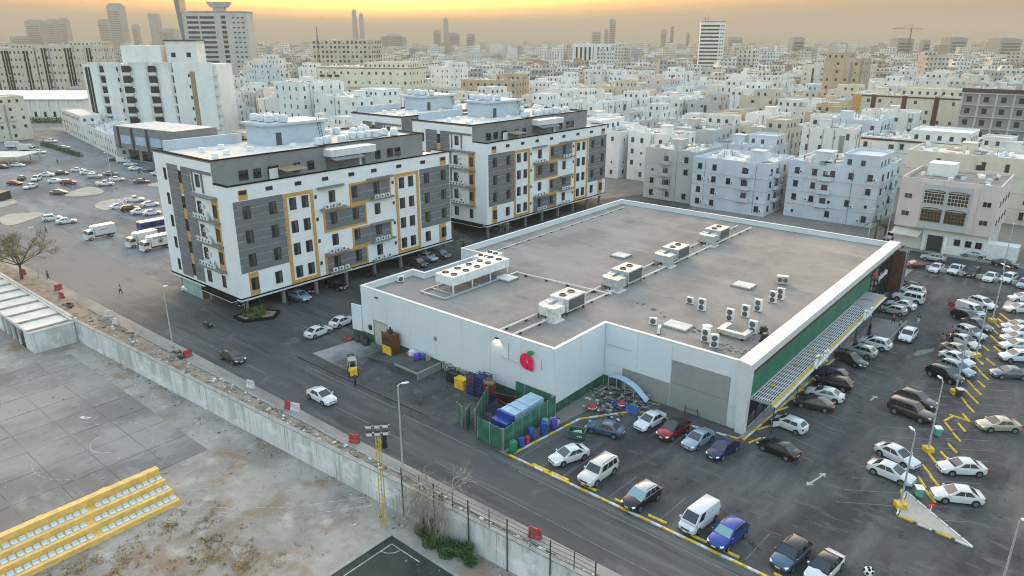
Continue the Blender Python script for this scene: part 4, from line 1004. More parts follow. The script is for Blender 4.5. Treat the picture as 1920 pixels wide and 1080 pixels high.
ROAD = [  # kind, paint, (x, y), heading, label
 ('sedan','charcoal',(-87.48, 43.92),2,'black saloon driving along the road below the apartment planter'),
 ('sedan','white',(-68.33, 44.86),0,'white saloon driving along the road past the forklift'),
 ('sedan','white',(-85.86, 56.93),93,'white saloon parked in the yard, nearer the road of the two'),
 ('sedan','white',(-86.41, 61.77),93,'white saloon parked in the yard, half hidden by the wing wall'),
]
for k_,c_,(x,y),h_,l_ in ROAD: car(k_,c_,x,y,h_,l_)
LOT = [
 ('sedan','white',(-37.25, 53.74),250,'white saloon parked askew beside the green skip',None,None),
 ('large suv','pearl',(-33.15, 53.0),267,'large white SUV with dark grille facing the roadside kerb',None,None),
 ('suv','black',(-27.66, 52.24),262,'black SUV with silver roof facing the roadside kerb','silver','windscreen_pale'),
 ('van','white',(-21.98, 52.81),263,'plain white panel van facing the roadside kerb',None,None),
 ('suv','blue',(-19.0, 52.36),262,'bright blue SUV with a pale sunshade behind the windscreen',None,'windscreen_pale'),
 ('suv','steel blue',(-13.81, 53.35),262,'slate blue SUV with dark glass roof at the bottom edge','black',None),
 ('sedan','white',(-11.12, 53.64),262,'white saloon with black glass roof at the bottom edge','black',None),
 ('sedan','steel blue',(-37.35, 60.77),193,'dark blue saloon parked beside the scrap heap',None,None),
 ('sedan','white',(-34.32, 65.62),262,'white coupe-backed saloon parked by the blue banner',None,None),
 ('suv','red',(-31.31, 65.43),262,'dark red SUV with black roof by the recessed bay','black',None),
 ('sedan','light blue',(-28.29, 65.51),262,'pale blue-grey saloon between the red SUV and navy saloon',None,None),
 ('sedan','navy',(-25.39, 65.4),262,'navy saloon beside the white corner pillar',None,None),
 ('sedan','black',(-20.83, 69.21),172,'black saloon off the end of the store corner, tail outward',None,None),
 ('hatch','white',(-21.77, 75.15),172,'white hatchback with its front door open by the store kerb',None,None),
 ('sedan','charcoal',(-21.27, 81.98),190,'dark grey saloon second from the canopy end of the store',None,None),
 ('sedan','white',(-21.04, 85.21),186,'white saloon between the dark grey saloon and the black SUVs',None,None),
 ('suv','black',(-21.19, 88.99),186,'black SUV nose-in below the canopy lettering, nearer of two dark cars',None,None),
 ('suv','navy',(-22.39, 91.18),186,'navy SUV tucked close behind the black SUV at the store',None,None),
 ('sedan','charcoal',(-21.63, 98.12),336,'dark saloon backed up to the store with its pale bonnet outward',None,None),
 ('suv','silver',(-21.5, 101.64),176,'silver SUV nose-in at the store beside the ramp',None,None),
 ('suv','white',(-20.6, 105.79),176,'white SUV nose-in at the foot of the ramp',None,None),
 ('suv','white',(-17.6, 112.13),268,'white SUV driving down the aisle past the ramp',None,None),
 ('hatch','silver',(-21.99, 122.31),180,'small silver hatchback first beyond the ramp',None,None),
 ('sedan','white',(-21.6, 125.84),180,'white saloon second beyond the ramp',None,None),
 ('large suv','white',(-21.49, 129.94),180,'large white SUV third beyond the ramp',None,None),
 ('suv','white',(-21.9, 134.21),182,'white SUV fourth beyond the ramp',None,None),
 ('sedan','charcoal',(-22.56, 137.37),182,'dark saloon with pale bonnet at the far end of the store row',None,None),
 ('sedan','navy',(-26.18, 139.83),182,'navy car half hidden behind the brown end pillar',None,None),
 ('suv','charcoal',(-28.48, 153.73),262,'dark SUV beyond the far end of the store',None,None),
 ('hatch','silver',(-30.18, 161.23),262,'silver hatchback peeping past the far roof corner',None,None),
 ('sedan','dark red',(-24.93, 151.98),215,'dark red saloon first in the back row by the street',None,None),
 ('sedan','white',(-21.39, 152.24),262,'white saloon second in the back row by the street',None,None),
 ('pickup','white',(-18.32, 153.06),262,'white pickup in the back row by the street',None,None),
 ('suv','black',(-15.55, 153.22),262,'black SUV in the back row right of the pickup',None,None),
 ('sedan','white',(-12.59, 152.33),262,'white saloon in the back row right of the black SUV',None,None),
 ('suv','white',(-9.91, 153.35),258,'white SUV with sunroof in the back row near the right edge',None,None),
 ('sedan','light blue',(-7.31, 151.95),262,'pale car at the right edge end of the back row',None,None),
 ('suv','silver',(-23.25, 159.03),184,'silver SUV driving along the back street',None,None),
 ('sedan','light blue',(-17.53, 167.15),184,'pale blue saloon parked before the pink building',None,None),
 ('sedan','black',(-11.73, 163.85),4,'black saloon on the back street near the right edge',None,None),
 ('pickup','white',(-33.96, 171.52),262,'white pickup beside the palm tree by the pink building',None,None),
 ('sedan','dark red',(-31.23, 171.91),240,'dark red car under the awning of the pink building',None,None),
 ('suv','white',(-11.42, 134.95),330,'white SUV last in the left angled row, beyond the lamp post',None,None),
 ('van','white',(-12.42, 129.91),328,'white people carrier with dark side windows in the left angled row',None,None),
 ('suv','black',(-12.36, 126.31),335,'black SUV beside the white people carrier in the angled row',None,None),
 ('sedan','grey',(-10.53, 123.79),332,'grey saloon nosing out between the black SUV and silver SUV',None,None),
 ('suv','silver',(-10.76, 119.16),336,'silver SUV in the middle of the left angled row',None,None),
 ('sedan','pearl',(-10.87, 115.2),330,'off-white saloon with sunroof in the left angled row',None,None),
 ('sedan','beige',(-11.03, 110.89),336,'beige saloon in the left angled row, people at its tail',None,None),
 ('sedan','white',(-10.55, 107.58),338,'white saloon in the left angled row right after the beige one',None,None),
 ('suv','light blue',(-10.0, 103.81),340,'pale blue SUV in the left angled row beside the black one',None,None),
 ('suv','black',(-10.84, 100.82),340,'black SUV at the near end of the left angled row group',None,None),
 ('suv','charcoal',(-12.08, 90.81),348,'dark SUV half hidden behind the brown off-roader',None,None),
 ('large suv','brown',(-11.84, 87.16),350,'brown off-roader with spare wheel in the open angled bays',None,None),
 ('sedan','white',(-10.78, 75.97),340,'white saloon, farther of the pair by the triangular island',None,None),
 ('sedan','white',(-10.45, 72.15),352,'white saloon, nearer of the pair by the triangular island',None,None),
 ('sedan','beige',(-3.47, 90.26),217,'champagne saloon alone in the right angled bays',None,None),
 ('sedan','white',(-5.1, 77.74),216,'white saloon facing the yellow stops, farther of the right pair',None,None),
 ('sedan','white',(-4.54, 72.07),209,'white saloon facing the yellow stops, nearest the triangular island',None,None),
 ('sedan','blue grey',(-4.37, 106.89),214,'grey-blue saloon in the right angled row beside the white SUV',None,None),
 ('suv','white',(-4.22, 113.47),214,'white SUV with black wheels in the right angled row',None,None),
 ('sedan','white',(-4.73, 118.32),214,'white saloon second up the right angled row',None,None),
 ('sedan','silver',(-5.08, 121.56),214,'silver saloon third up the right angled row',None,None),
 ('sedan','white',(-5.14, 124.68),214,'white saloon fourth up the right angled row',None,None),
 ('sedan','silver',(-5.6, 127.05),214,'silver saloon at the top of the right angled row',None,None),
 ('sedan','white',(-6.37, 136.26),214,'white saloon at the right edge beyond the pale island',None,None),
 ('sedan','white',(-6.53, 142.75),214,'white car cut by the right edge near the back row',None,None),
]
for k_,c_,(x,y),h_,l_,rf,sc in LOT:
    o = car(k_,c_,x,y,h_,l_,'cars in the supermarket car park',rf,sc)
    if 'door open' in l_:
        p = KINDS['hatch']
        d = part('open_door', MB().obox((0,-.45,.62),(.07,.95,.68)).obox((0,-.42,1.16),(.04,.8,.38),0,1), ['paint_white','windscreen'], o, (.85,p['W']/2,0), R(150))
LEFT = [
 ('sedan','dark red',(-255.3, 67.47),35,'dark red saloon at the left end of the middle row'),
 ('sedan','charcoal',(-262.76, 71.6),150,'dark saloon just behind the left-end red saloon'),
 ('sedan','white',(-245.82, 68.82),300,'white saloon nosing out beside the left-end red saloon'),
 ('suv','white',(-258.06, 74.29),320,'white SUV with dark windows near the left lamp post'),
 ('sedan','white',(-263.82, 79.21),60,'white saloon behind the left lamp post'),
 ('sedan','charcoal',(-263.56, 83.21),60,'charcoal saloon at the back of the middle row'),
 ('sedan','white',(-249.41, 76.81),60,'white saloon beside the right-end dark red saloon'),
 ('suv','dark red',(-243.47, 78.34),60,'dark red car at the right end of the middle row'),
 ('sedan','olive',(-229.71, 70.95),55,'olive brown saloon alone beside the pale island'),
 ('sedan','white',(-265.8, 89.2),60,'white saloon at the left end of the back cluster'),
 ('sedan','white',(-257.96, 89.1),75,'white saloon second in the back cluster'),
 ('suv','silver',(-248.8, 87.89),60,'silver SUV in the middle of the back cluster'),
 ('sedan','grey',(-249.87, 93.21),60,'grey saloon behind the tall lamp post'),
 ('pickup','white',(-232.92, 84.84),60,'white pickup with covered bed beside the tall lamp post'),
 ('sedan','white',(-238.39, 90.51),60,'white saloon right of the tall lamp post'),
 ('sedan','olive',(-228.77, 93.83),55,'olive grey saloon driving alone near the apartment block'),
 ('sedan','white',(-254.12, 102.87),75,'white saloon by the grey shop front, nearest of three'),
 ('van','white',(-273.79, 107.06),70,'white people carrier by the grey shop front'),
 ('sedan','white',(-264.46, 105.7),70,'white saloon between the people carrier and the shop front'),
 ('sedan','black',(-280.0, 106.64),70,'black car at the corner of the grey shop front'),
 ('sedan','charcoal',(-246.99, 104.68),75,'dark car partly hidden by the apartment block corner'),
 ('sedan','white',(-238.82, 103.59),75,'white car peeping out behind the apartment block corner'),
 ('pickup','white',(-202.5, 80.39),70,'white pickup at the back of the right cluster'),
 ('sedan','white',(-193.82, 80.65),70,'white saloon with dark roof line at the right of the cluster'),
 ('sedan','white',(-196.97, 73.91),75,'white saloon at the left end of the right cluster'),
 ('suv','black',(-192.12, 74.69),75,'black SUV in the middle of the right cluster'),
 ('sedan','white',(-187.0, 75.02),75,'white saloon right of the black SUV in the cluster'),
 ('sedan','white',(-183.49, 76.39),75,'white saloon at the near right end of the cluster'),
 ('suv','white',(-196.09, 57.86),72,'white SUV parked on the pale island edge near the man in black'),
 ('sedan','white',(-190.38, 59.07),72,'white saloon beside the white SUV on the pale island edge'),
 ('pickup','white',(-353.07, 110.18),40,'white car on the far street by the low white wall'),
 ('sedan','silver',(-327.33, 106.44),60,'silver car on the far street beside the hedge'),
 ('pickup','white',(-320.58, 95.19),40,'white pickup beside the white box trucks by the hedge'),
 ('sedan','white',(-292.71, 79.56),40,'white saloon under the pale shade roof'),
 ('sedan','charcoal',(-293.06, 75.0),40,'dark saloon at the left edge under the pale shade roof'),
]
for k_,c_,(x,y),h_,l_ in LEFT: car(k_,c_,x,y,h_,l_,'cars in the dusty car park',simple=True)
UNDER = [
 ('sedan','navy',-106.0,57.5,285,'navy saloon under the corner of the nearest apartment block'),
 ('suv','light blue',-101.13,64.07,5,'light blue SUV parked half under the nearest apartment block'),
 ('suv','black',-101.18,71.64,5,'black SUV parked under the middle of the apartment block'),
 ('suv','brown',-100.03,90.12,5,'brown SUV at the far end of the apartment undercroft'),
 ('suv','silver',-101.06,93.97,5,'silver SUV next to the brown SUV at the apartment end'),
 ('suv','grey',-100.69,97.2,5,'grey car last in the row at the apartment end'),
 ('sedan','white',-121.0,55.5,285,'white car under the far left corner of the apartment block'),
 ('sedan','charcoal',-104.2,67.2,5,'dark saloon in shade under the apartment block'),
]
for k_,c_,x,y,h_,l_ in UNDER: car(k_,c_,x,y,h_,l_,'cars under the apartment block')

# trucks
def truck(x, y, h, label, logo=False):
    t = thing('box_truck', label, 'truck', (x,y,.008), R(h), 'white box trucks in the dusty car park')
    part('cargo_box', MB().box(-3.1,-1.05,.95,1.35,1.05,3.0), 'paint_white', t)
    for i in range(5): (part('cargo_panel', MB().box(-3.05+i*.88,-1.075,1.0,-2.22+i*.88,-1.052,2.95), 'paint_white', t), part('cargo_panel', MB().box(-3.05+i*.88,1.052,1.0,-2.22+i*.88,1.075,2.95), 'paint_white', t))
    c = MB(); pr = [(1.5,.55),(3.1,.55),(3.18,.9),(3.12,1.35),(2.75,2.15),(1.5,2.25)]
    c.v = [(a,-.98,z) for a,z in pr]+[(a,.98,z) for a,z in pr]; n = 6
    c.f = [tuple(range(n)), tuple(range(2*n-1,n-1,-1))]+[(i,n+i,n+(i+1)%n,(i+1)%n) for i in range(n)]; c.m = [0]*8
    part('cab', c, 'paint_white', t)
    part('windscreen', MB().add([(3.10,-.85,1.42),(3.10,.85,1.42),(2.80,.85,2.08),(2.80,-.85,2.08),(3.06,-.85,1.40),(3.06,.85,1.40),(2.76,.85,2.06),(2.76,-.85,2.06)],[(0,1,2,3),(4,7,6,5),(0,4,5,1),(2,6,7,3)]), 'windscreen', t)
    for s in (-1,1):
        part('side_window', MB().add([(1.75,s*.99,1.35),(2.85,s*.99,1.35),(2.62,s*.99,2.0),(1.75,s*.99,2.05)],[(0,1,2,3)]), 'windscreen', t)
        part('headlight', MB().box(3.1,s*.7-.2,.75,3.2,s*.7+.2,.95), 'lamp_glass', t)
        part('mirror', MB().box(2.9,s*1.15-.08,1.35,3.0,s*1.15+.08,1.8), 'dark_metal', t)
    part('cooling_unit', MB().box(1.36,-.7,2.35,1.8,.7,2.95), 'white_metal', t)
    part('chassis', MB().box(-3.0,-.5,.5,1.5,.5,.94), 'dark_metal', t); part('bumper', MB().box(3.0,-1.0,.35,3.25,1.0,.6), 'white_metal', t)
    ty, ri, _ = cached(('wheel',.40), lambda: wheel_meshes(.40))
    for sx in (2.3,-1.9):
        for sy in (1,-1):
            w = put('wheel', ty, t, (sx,sy*.9,.40), 0 if sy>0 else pi); put('rim', ri, w)
    if logo:
        b = MB()
        for i in range(20):
            a0, a1 = 2*pi*i/20, 2*pi*(i+1)/20
            b.add([(-.6+r*cos(a),1.085,1.85+r*sin(a)) for r, a in ((.42,a0),(.55,a0),(.55,a1),(.42,a1))],[(0,1,2,3)])
        b.box(-.85,1.08,1.6,-.35,1.086,2.1)
        part('emblem', b, 'dark_metal', t)
        q = MB()
        for i in range(9): q.box(-2.2+i*.36,1.08,2.55,-1.96+i*.36,1.086,2.75)
        part('lettering', q, 'brown_strip', t)
    else:
        q = MB()
        for i in range(4): q.box(-1.5+i*.42,1.08,1.95,-1.2+i*.42,1.086,2.25)
        part('lettering', q, 'paint_light blue', t)
    return t
tx = [(-169.93, 58.88), (-156.69, 62.28), (-151.38, 62.82)]
truck(*tx[0], 272, 'white box truck standing alone in the dusty car park')
truck(*tx[1], 272, 'white box truck behind the one with the round emblem')
truck(*tx[2], 272, 'white box truck with a round dark emblem beside the apartment block', True)
tx = [(-342.65, 93.37), (-330.07, 94.06)]
truck(*tx[0], 40, 'white box truck far off, left of two by the hedge'); truck(*tx[1], 40, 'white box truck far off, right of two by the hedge')
bx = (-166.56, 69.37)
t = thing('bus', 'blue and white bus mostly hidden behind the apartment block corner', 'bus', (bx[0]-.5,bx[1]+2.0,.008), R(270))
part('body', MB().box(-5.2,-1.2,.5,5.2,1.2,2.5), 'paint_blue', t)
part('roof', MB().box(-5.1,-1.05,2.502,5.1,1.05,2.7), 'paint_white', t)
for i in range(7):
    for s in (-1,1): part('side_window', MB().box(-4.8+i*1.4,min(s*1.2,s*1.22),1.4,-3.55+i*1.4,max(s*1.2,s*1.22),2.2), 'windscreen', t)
part('windscreen', MB().box(5.2,-1.0,1.2,5.23,1.0,2.3), 'windscreen', t)
part('stripe', MB().box(-5.1,1.221,.8,5.1,1.235,1.2).box(-5.1,-1.235,.8,5.1,-1.221,1.2), 'paint_white', t)
ty, ri, _ = cached(('wheel',.45), lambda: wheel_meshes(.45))
for sx in (3.4,-3.2):
    for sy in (1,-1): w = put('wheel', ty, t, (sx,sy*1.12,.45), 0 if sy>0 else pi); put('rim', ri, w)
# forklift
fx = (-71.49, 52.08)
t = thing('forklift', 'yellow forklift truck standing at the edge of the loading yard', 'forklift', (fx[0],fx[1],.02), R(150))
part('body', MB().box(-.5,-.5,.25,1.0,.5,.72), 'dark_metal', t)
part('counterweight', MB().add([(-1.35,-.5,.2),(-.52,-.55,.2),(-.52,.55,.2),(-1.35,.5,.2),(-1.3,-.42,1.05),(-.55,-.5,1.15),(-.55,.5,1.15),(-1.3,.42,1.05)],[(0,3,2,1),(4,5,6,7),(0,1,5,4),(1,2,6,5),(2,3,7,6),(3,0,4,7)]), 'yellow', t)
part('side_panel', MB().box(-.5,-.56,.3,.5,-.502,.6).box(-.5,.502,.3,.5,.56,.6), 'yellow', t)
g_ = MB().tube([(.85,.48,.7),(.6,.48,2.1),(-.7,.48,2.1),(-1.0,.48,1.1)],.045,5).tube([(.85,-.48,.7),(.6,-.48,2.1),(-.7,-.48,2.1),(-1.0,-.48,1.1)],.045,5)
for i in range(6): g_.box(-.7+i*.24,-.48,2.08,-.6+i*.24,.48,2.13)
part('overhead_guard', g_, 'beige_door', t)
part('mast', MB().box(1.02,-.42,.1,1.15,-.28,2.3).box(1.02,.28,.1,1.15,.42,2.3).box(1.03,-.28,2.15,1.14,.28,2.28).box(1.03,-.28,1.0,1.14,.28,1.1), 'dark_metal', t)
for s in (-1,1): part('fork', MB().box(1.16,s*.3-.06,.06,2.3,s*.3+.06,.12).box(1.16,s*.3-.06,.12,1.22,s*.3+.06,.7), 'dark_metal', t)
part('seat', MB().box(-.5,-.28,.952,.05,.28,1.08).box(-.52,-.28,1.08,-.4,.28,1.6), 'rubber', t)
part('steering_wheel', MB().tube([(.45,0,.8),(.3,0,1.25)],.03,5).tube([(.3,-.15,1.25),(.3,.15,1.25)],.03,5), 'rubber', t)
ty, ri, _ = cached(('wheel',.30), lambda: wheel_meshes(.30))
for sx in (.65,-.95):
    for sy in (1,-1): w = put('wheel', ty, t, (sx,sy*.52,.30), 0 if sy>0 else pi); put('rim', ri, w)
# motorbikes under the block
def motorbike(x, y, h, label):
    t = thing('motorbike', label, 'motorbike', (x,y,.01), R(h), 'motorbikes under the apartment block')
    ty, ri, _ = cached(('wheel',.3), lambda: wheel_meshes(.30))
    for sx in (.65,-.65):
        w = put('wheel', ty, t, (sx,0,.3)); w.scale = (1,.5,1); put('rim', ri, w)
    part('frame', MB().tube([(.65,0,.3),(.45,0,.95),(-.1,0,.55),(-.65,0,.3)],.05,5).tube([(.45,-.3,1.0),(.45,.3,1.0)],.025,5), 'dark_metal', t)
    part('tank', MB().lathe([(.05,-.12),(.16,0),(.14,.12),(.04,.18)],8,(.15,0,.82)), 'paint_red', t); part('seat', MB().box(-.65,-.12,.72,.02,.12,.84), 'rubber', t)
motorbike(-100.4,62.2,100,'motorbike parked at the edge of the undercroft beside a dark saloon'); motorbike(-101.2,63.4,100,'second motorbike parked just inside the undercroft'); motorbike(-101.5,80.0,60,'motorbike parked under the middle of the apartment front')

# ================================================================ poles, fences, barriers
def lamp_post(x, y, h, label, arm=0.9, rz=0, base=None, double=False, z=0, group='street lamps'):
    t = thing('lamp_post', label, 'lamp post', (x,y,z), rz, group)
    part('pole', MB().tube([(0,0,0),(0,0,h*.5),(0,0,h)],.11,8,0,.06), 'galvanised', t, smooth=True)
    part('base_plate', MB().box(-.2,-.2,0,.2,.2,.05), 'dark_metal', t)
    for s in ((1,-1) if double else (1,)):
        part('arm', MB().tube([(0,0,h-.05),(s*arm*.4,0,h+.12),(s*arm,0,h+.15)],.04,6), 'galvanised', t)
        part('lamp_head', MB().add([(s*(arm-.1),-.14,h+.1),(s*(arm+.6),-.09,h+.12),(s*(arm+.6),.09,h+.12),(s*(arm-.1),.14,h+.1),(s*(arm-.1),-.12,h+.22),(s*(arm+.55),-.07,h+.2),(s*(arm+.55),.07,h+.2),(s*(arm-.1),.12,h+.22)],
            [(0,3,2,1),(4,5,6,7),(0,1,5,4),(1,2,6,5),(2,3,7,6),(3,0,4,7)]), 'white_metal', t)
    if base:
        part('footing', MB().prism([(-.45,-.45),(.45,-.45),(.45,.45),(-.45,.45)],0,.55), 'kerb_yellow', t, (0,0,0))
lamp_post(-48.31,40.3,10.4,'tall white lamp post on the verge opposite the green enclosure',.5,R(60))
lamp_post(-98.0,40.6,9.2,'tall grey lamp post on the verge opposite the apartment corner',.15,R(90))
lamp_post(-149.0,39.8,9.4,'lamp post on the verge beside the bare acacia',.3,R(90))
lamp_post(-260.3,77.8,12,'tall lamp post in the dusty car park near the middle row',.3,R(60))
lamp_post(-205.0,76.6,13.4,'tall lamp post on the pale island in the dusty car park',.8,R(200))
LP = [(-8.56, 80.01), (-8.44, 67.39), (-8.86, 97.04), (-9.06, 128.38), (-8.77, 111.67)]
for (x,y), h, l in zip(LP, (8.4,8.0,8.6,9.2,7.6), ('lamp post on a yellow footing second up the angled bays','lamp post on a yellow footing at the triangular island','lamp post on a yellow footing beside the grey bin','double-armed lamp post near the pale end island','lamp post in the left angled row by the beige saloon')):
    lamp_post(x,y,h,l,.45,R(130),True,'double' in l,group='lamp posts of the supermarket car park')
lamp_post(.45,58.5,8.0,'lamp post with a round head at the bottom right corner',.2,R(40))
lamp_post(-11.6,161.0,9,'lamp post across the back street before the white tanks',.5,R(90))
lamp_post(-33.2,163.4,8,'thin white pole beside the palm on the back street',.15,R(90))
lamp_post(-37.0,164.5,7.5,'thin white pole left of the palm on the back street',.15,R(90))

# floodlight mast
fm = thing('floodlight_mast', 'yellow lattice floodlight mast with six lamps above the court', 'floodlight', (-47.2,36.6,COURT_Z))
b = MB()
for dx,dy in ((-.28,0),(.28,0),(0,.3)): b.tube([(dx,dy,0),(dx*.7,dy*.7,10.6)],.05,6)
for i in range(18):
    z = .3+i*.56
    b.tube([(-.27,0,z),(.27,0,z+.28)],.025,4).tube([(.27,0,z+.28),(0,.28,z+.56)],.025,4)
part('mast', b, 'paint_yellow', fm)
part('lamp_frame', MB().box(-1.15,-.06,10.5,1.15,.06,10.6).box(-1.15,-.06,11.25,1.15,.06,11.35).box(-.06,-.08,10.6,.06,.08,11.4), 'galvanised', fm)
for i in range(3):
    for j in range(2):
        o = part('floodlight', MB().box(-.30,-.14,-.22,.30,.10,.26).box(-.26,-.16,-.19,.26,-.141,.23,1), ['dark_metal','sign_white'], fm, (-.76+i*.76,-.2,10.65+j*.78)); o.rotation_euler = (R(25),0,0)
fm.rotation_euler = (0,0,R(48))

# fence above the wall: tall posts standing on the court, short posts on the coping, rails between
fn = thing('rail_fence', 'rusty steel post and rail fence along the retaining wall', 'fence')
xs = [-47.0,-42.7,-38.4,-33.9,-29.3,-24.9]
for x in xs: part('post', MB().tube([(x,wl(x)-.56,COURT_Z),(x,wl(x)-.56,2.35)],.065,6), 'wire', fn)
for a, b in zip(xs, xs[1:]): 
    x = (a+b)/2
    part('post', MB().tube([(x,wl(x)-.3,.34),(x,wl(x)-.3,2.2)],.045,6), 'wire', fn)
for z in (.75,1.2,1.65,2.1):
    part('rail', MB().tube([(x,wl(x)-.45,z+.03*sin(i*2.1+z)) for i,x in enumerate([-47,-44.8,-42.7,-40.5,-38.4,-36.1,-33.9,-31.6,-29.3,-27.1,-24.9])],.024,5), 'wire', fn)
for a, z in (((-47,36.9),-1.3),((-46.7,37.0),-2.4)):
    w = MB(); w.tube([(-47.0,wl(-47)-.6,z+.9),(-55,31,z-.3),(-66,22,z-.4)],.022,4)
    single('cable', w, 'litter', 'pale cable sagging across the court, %s of two' % ('upper' if z > -2 else 'lower'), 'cable')

# plastic traffic barriers
def barrier(x, y, a, key, label, z=.02, tilt=0):
    t = thing('traffic_barrier', label, 'barrier', (x,y,z), R(a), 'plastic barriers along the verge')
    pr = [(-.25,0),(.25,0),(.25,.15),(.12,.4),(.1,1.0),(-.1,1.0),(-.12,.4),(-.25,.15)]
    b = MB(); n = 8
    b.v = [(-.6,u,v) for u,v in pr]+[(.6,u,v) for u,v in pr]
    b.f = [tuple(range(n-1,-1,-1)), tuple(range(n,2*n))]+[(i,(i+1)%n,n+(i+1)%n,n+i) for i in range(n)]; b.m=[0]*10
    part('body', b, key, t); part('cap', MB().box(-.45,-.07,1.002,-.25,.07,1.06).box(.25,-.07,1.002,.45,.07,1.06), key, t)
    if tilt: t.rotation_euler = (R(tilt),0,R(a))
for (x,y), a, k_, l in zip([(-138.47, 39.5), (-133.47, 38.28), (-153.44, 38.5), (-117.96, 39.83), (-113.55, 39.09), (-93.36, 40.49), (-78.05, 41.04), (-69.56, 41.06), (-68.52, 41.25), (-57.45, 41.31), (-32.3, 41.64)],
    (90,10,30,60,20,100,15,10,20,20,15), ('barrier_red','barrier_red','barrier_red','barrier_white','barrier_white','barrier_red','barrier_white','barrier_red','barrier_white','barrier_red','barrier_red'),
    ('red barrier standing on end on the verge, upper of a pair','red barrier lying on the verge, lower of a pair','red barrier behind the acacia trunk','faded barrier on the verge by the pipe stack','faded barrier leaning near the pipe stack','red barrier at the foot of the second lamp post','faded barrier alone on the verge by the driving saloon','red barrier of the pair opposite the white saloon','faded barrier of the pair opposite the white saloon','red barrier beside the woman in black','red barrier behind the rail fence')):
    barrier(x,y,a,k_,l)

# verge clutter
rng = random.Random(21)
b = MB()
for i in range(420):
    x = rng.uniform(-122,-20); y0, y1 = wl(x)+.2, kerb_y(x)-.1
    if y1 < y0: continue
    y = rng.uniform(y0,y1); s = rng.choice((.05,.07,.1,.16,.25))*rng.uniform(.7,1.3)
    b.obox((x,y,s*.3),(s*2,s*1.3,s*.8),rng.uniform(0,3),rng.randrange(2),rng.uniform(-.3,.3))
stuff('verge_rubble', b, ['rubble','litter'], 'stones and litter strewn along the dusty verge', 'rubble')
b = MB()
for i in range(520):
    x = rng.uniform(-112,-25); y = rng.uniform(6,wl(x)-.5)
    if rng.random() < .6: y = wl(x)-.5-abs(rng.gauss(0,1.2))
    s = rng.choice((.04,.05,.07,.12))*rng.uniform(.7,1.4)
    b.obox((x,y,COURT_Z+.05+s*.2),(s*2,s*1.3,s*.6),rng.uniform(0,3),rng.randrange(2))
stuff('court_litter', b, ['rubble','litter'], 'small stones and litter scattered over the sunken court', 'litter')
for (x,y), lab, s in zip([(-128.21, 37.59), (-101.92, 48.21), (-94.58, 39.94), (-92.69, 26.2)], ('dark rubble and bins heaped by the hut roof','grey and white debris heap on the roadside below the planter','pale slab and rubble heap by the verge lamp post','white paper sheet lying on the court'), (1,1.1,1.2,.5)):
    b = MB(); n_ = 26
    for i in range(n_):
        q = rng.uniform(.12,.5)*s; r_ = rng.uniform(0,1.0)*s; a = rng.uniform(0,6.3)
        b.obox((r_*cos(a)*1.5,r_*sin(a)*.7,q*.3+max(0,.4*s-r_*.4)),(q,q*.7,q*.5),rng.uniform(0,3),i%3,rng.uniform(-.5,.5),rng.uniform(-.5,.5))
    zz = COURT_Z if 'court' in lab else 0
    if 'paper' in lab: b = MB().obox((0,0,.08),(1.5,.6,.03),.4)
    o = part('debris_heap', b, ['rubble','tarp_black','tarp_black'] if 'paper' not in lab else 'litter', None, (x,y,zz)); tag(o, lab, 'debris')
sb = (-116.09, 39.89)
t = thing('pipe_stack', 'rusty pipes and timbers lying on the verge', 'pipes', (sb[0],sb[1]-1.2,0))
for i in range(6): part('pipe', MB().tube([(-2.5+i*.3,-.4+i*.17,.1),(6+i*.6,-.2+i*.12,.12+.05*(i%2))],.07,6), 'brown_strip' if i%2 else 'coping', t)

# dry weeds on the court
b = MB(); rng = random.Random(5)
def blade_clump(b, x, y, z, n, h, sp, m=0, rng=rng):
    for i in range(n):
        a = rng.uniform(0,6.3); l = h*rng.uniform(.5,1.1); w_ = .05+.03*rng.random()
        bx, by = x+rng.gauss(0,sp), y+rng.gauss(0,sp); tx_, ty_ = bx+cos(a)*l*.6, by+sin(a)*l*.6
        px, py = -sin(a)*w_, cos(a)*w_
        b.add([(bx-px,by-py,z),(bx+px,by+py,z),(tx_,ty_,z+l*.7)],[(0,1,2)],m)
for i in range(5200):
    x, y = rng.uniform(-66,-44), rng.uniform(8,28)
    n1 = sin(x*.9+1.3*sin(y*.7))*sin(y*.8+1.1*sin(x*.6))
    dens = max(0, .55 - abs(x+63)/6.0) + (.75 if (x+55.5)**2/14+(y-24)**2/7 < 1 else 0) + .07 + (.35 if x > -64 and y < 14 else 0)
    if rng.random() < dens*(.45+.55*n1): blade_clump(b, x, y, COURT_Z+.02, 9, rng.uniform(.12,.34), .22)
stuff('dry_weeds', b, 'weed_dry', 'patches of dry brown weeds on the bare ground beside the stand', 'weeds')

# foliage helper
def leaf_cloud(b, c, rad, n, size, rng, m=0, flat=1.0):
    for i in range(n):
        while True:
            p = Vector((rng.uniform(-1,1),rng.uniform(-1,1),rng.uniform(-1,1)))
            if .15 < p.length < 1: break
        p = Vector((p.x*rad[0],p.y*rad[1],p.z*rad[2])) + Vector(c)
        d = Vector((rng.gauss(0,1),rng.gauss(0,1),rng.gauss(0,1)*flat)).normalized(); e = d.cross(Vector((rng.gauss(0,1),rng.gauss(0,1),rng.gauss(0,1)))).normalized()
        s = size*rng.uniform(.6,1.3)
        b.add([p-d*s,p+e*s*.45,p+d*s,p-e*s*.45],[(0,1,2,3)],m)
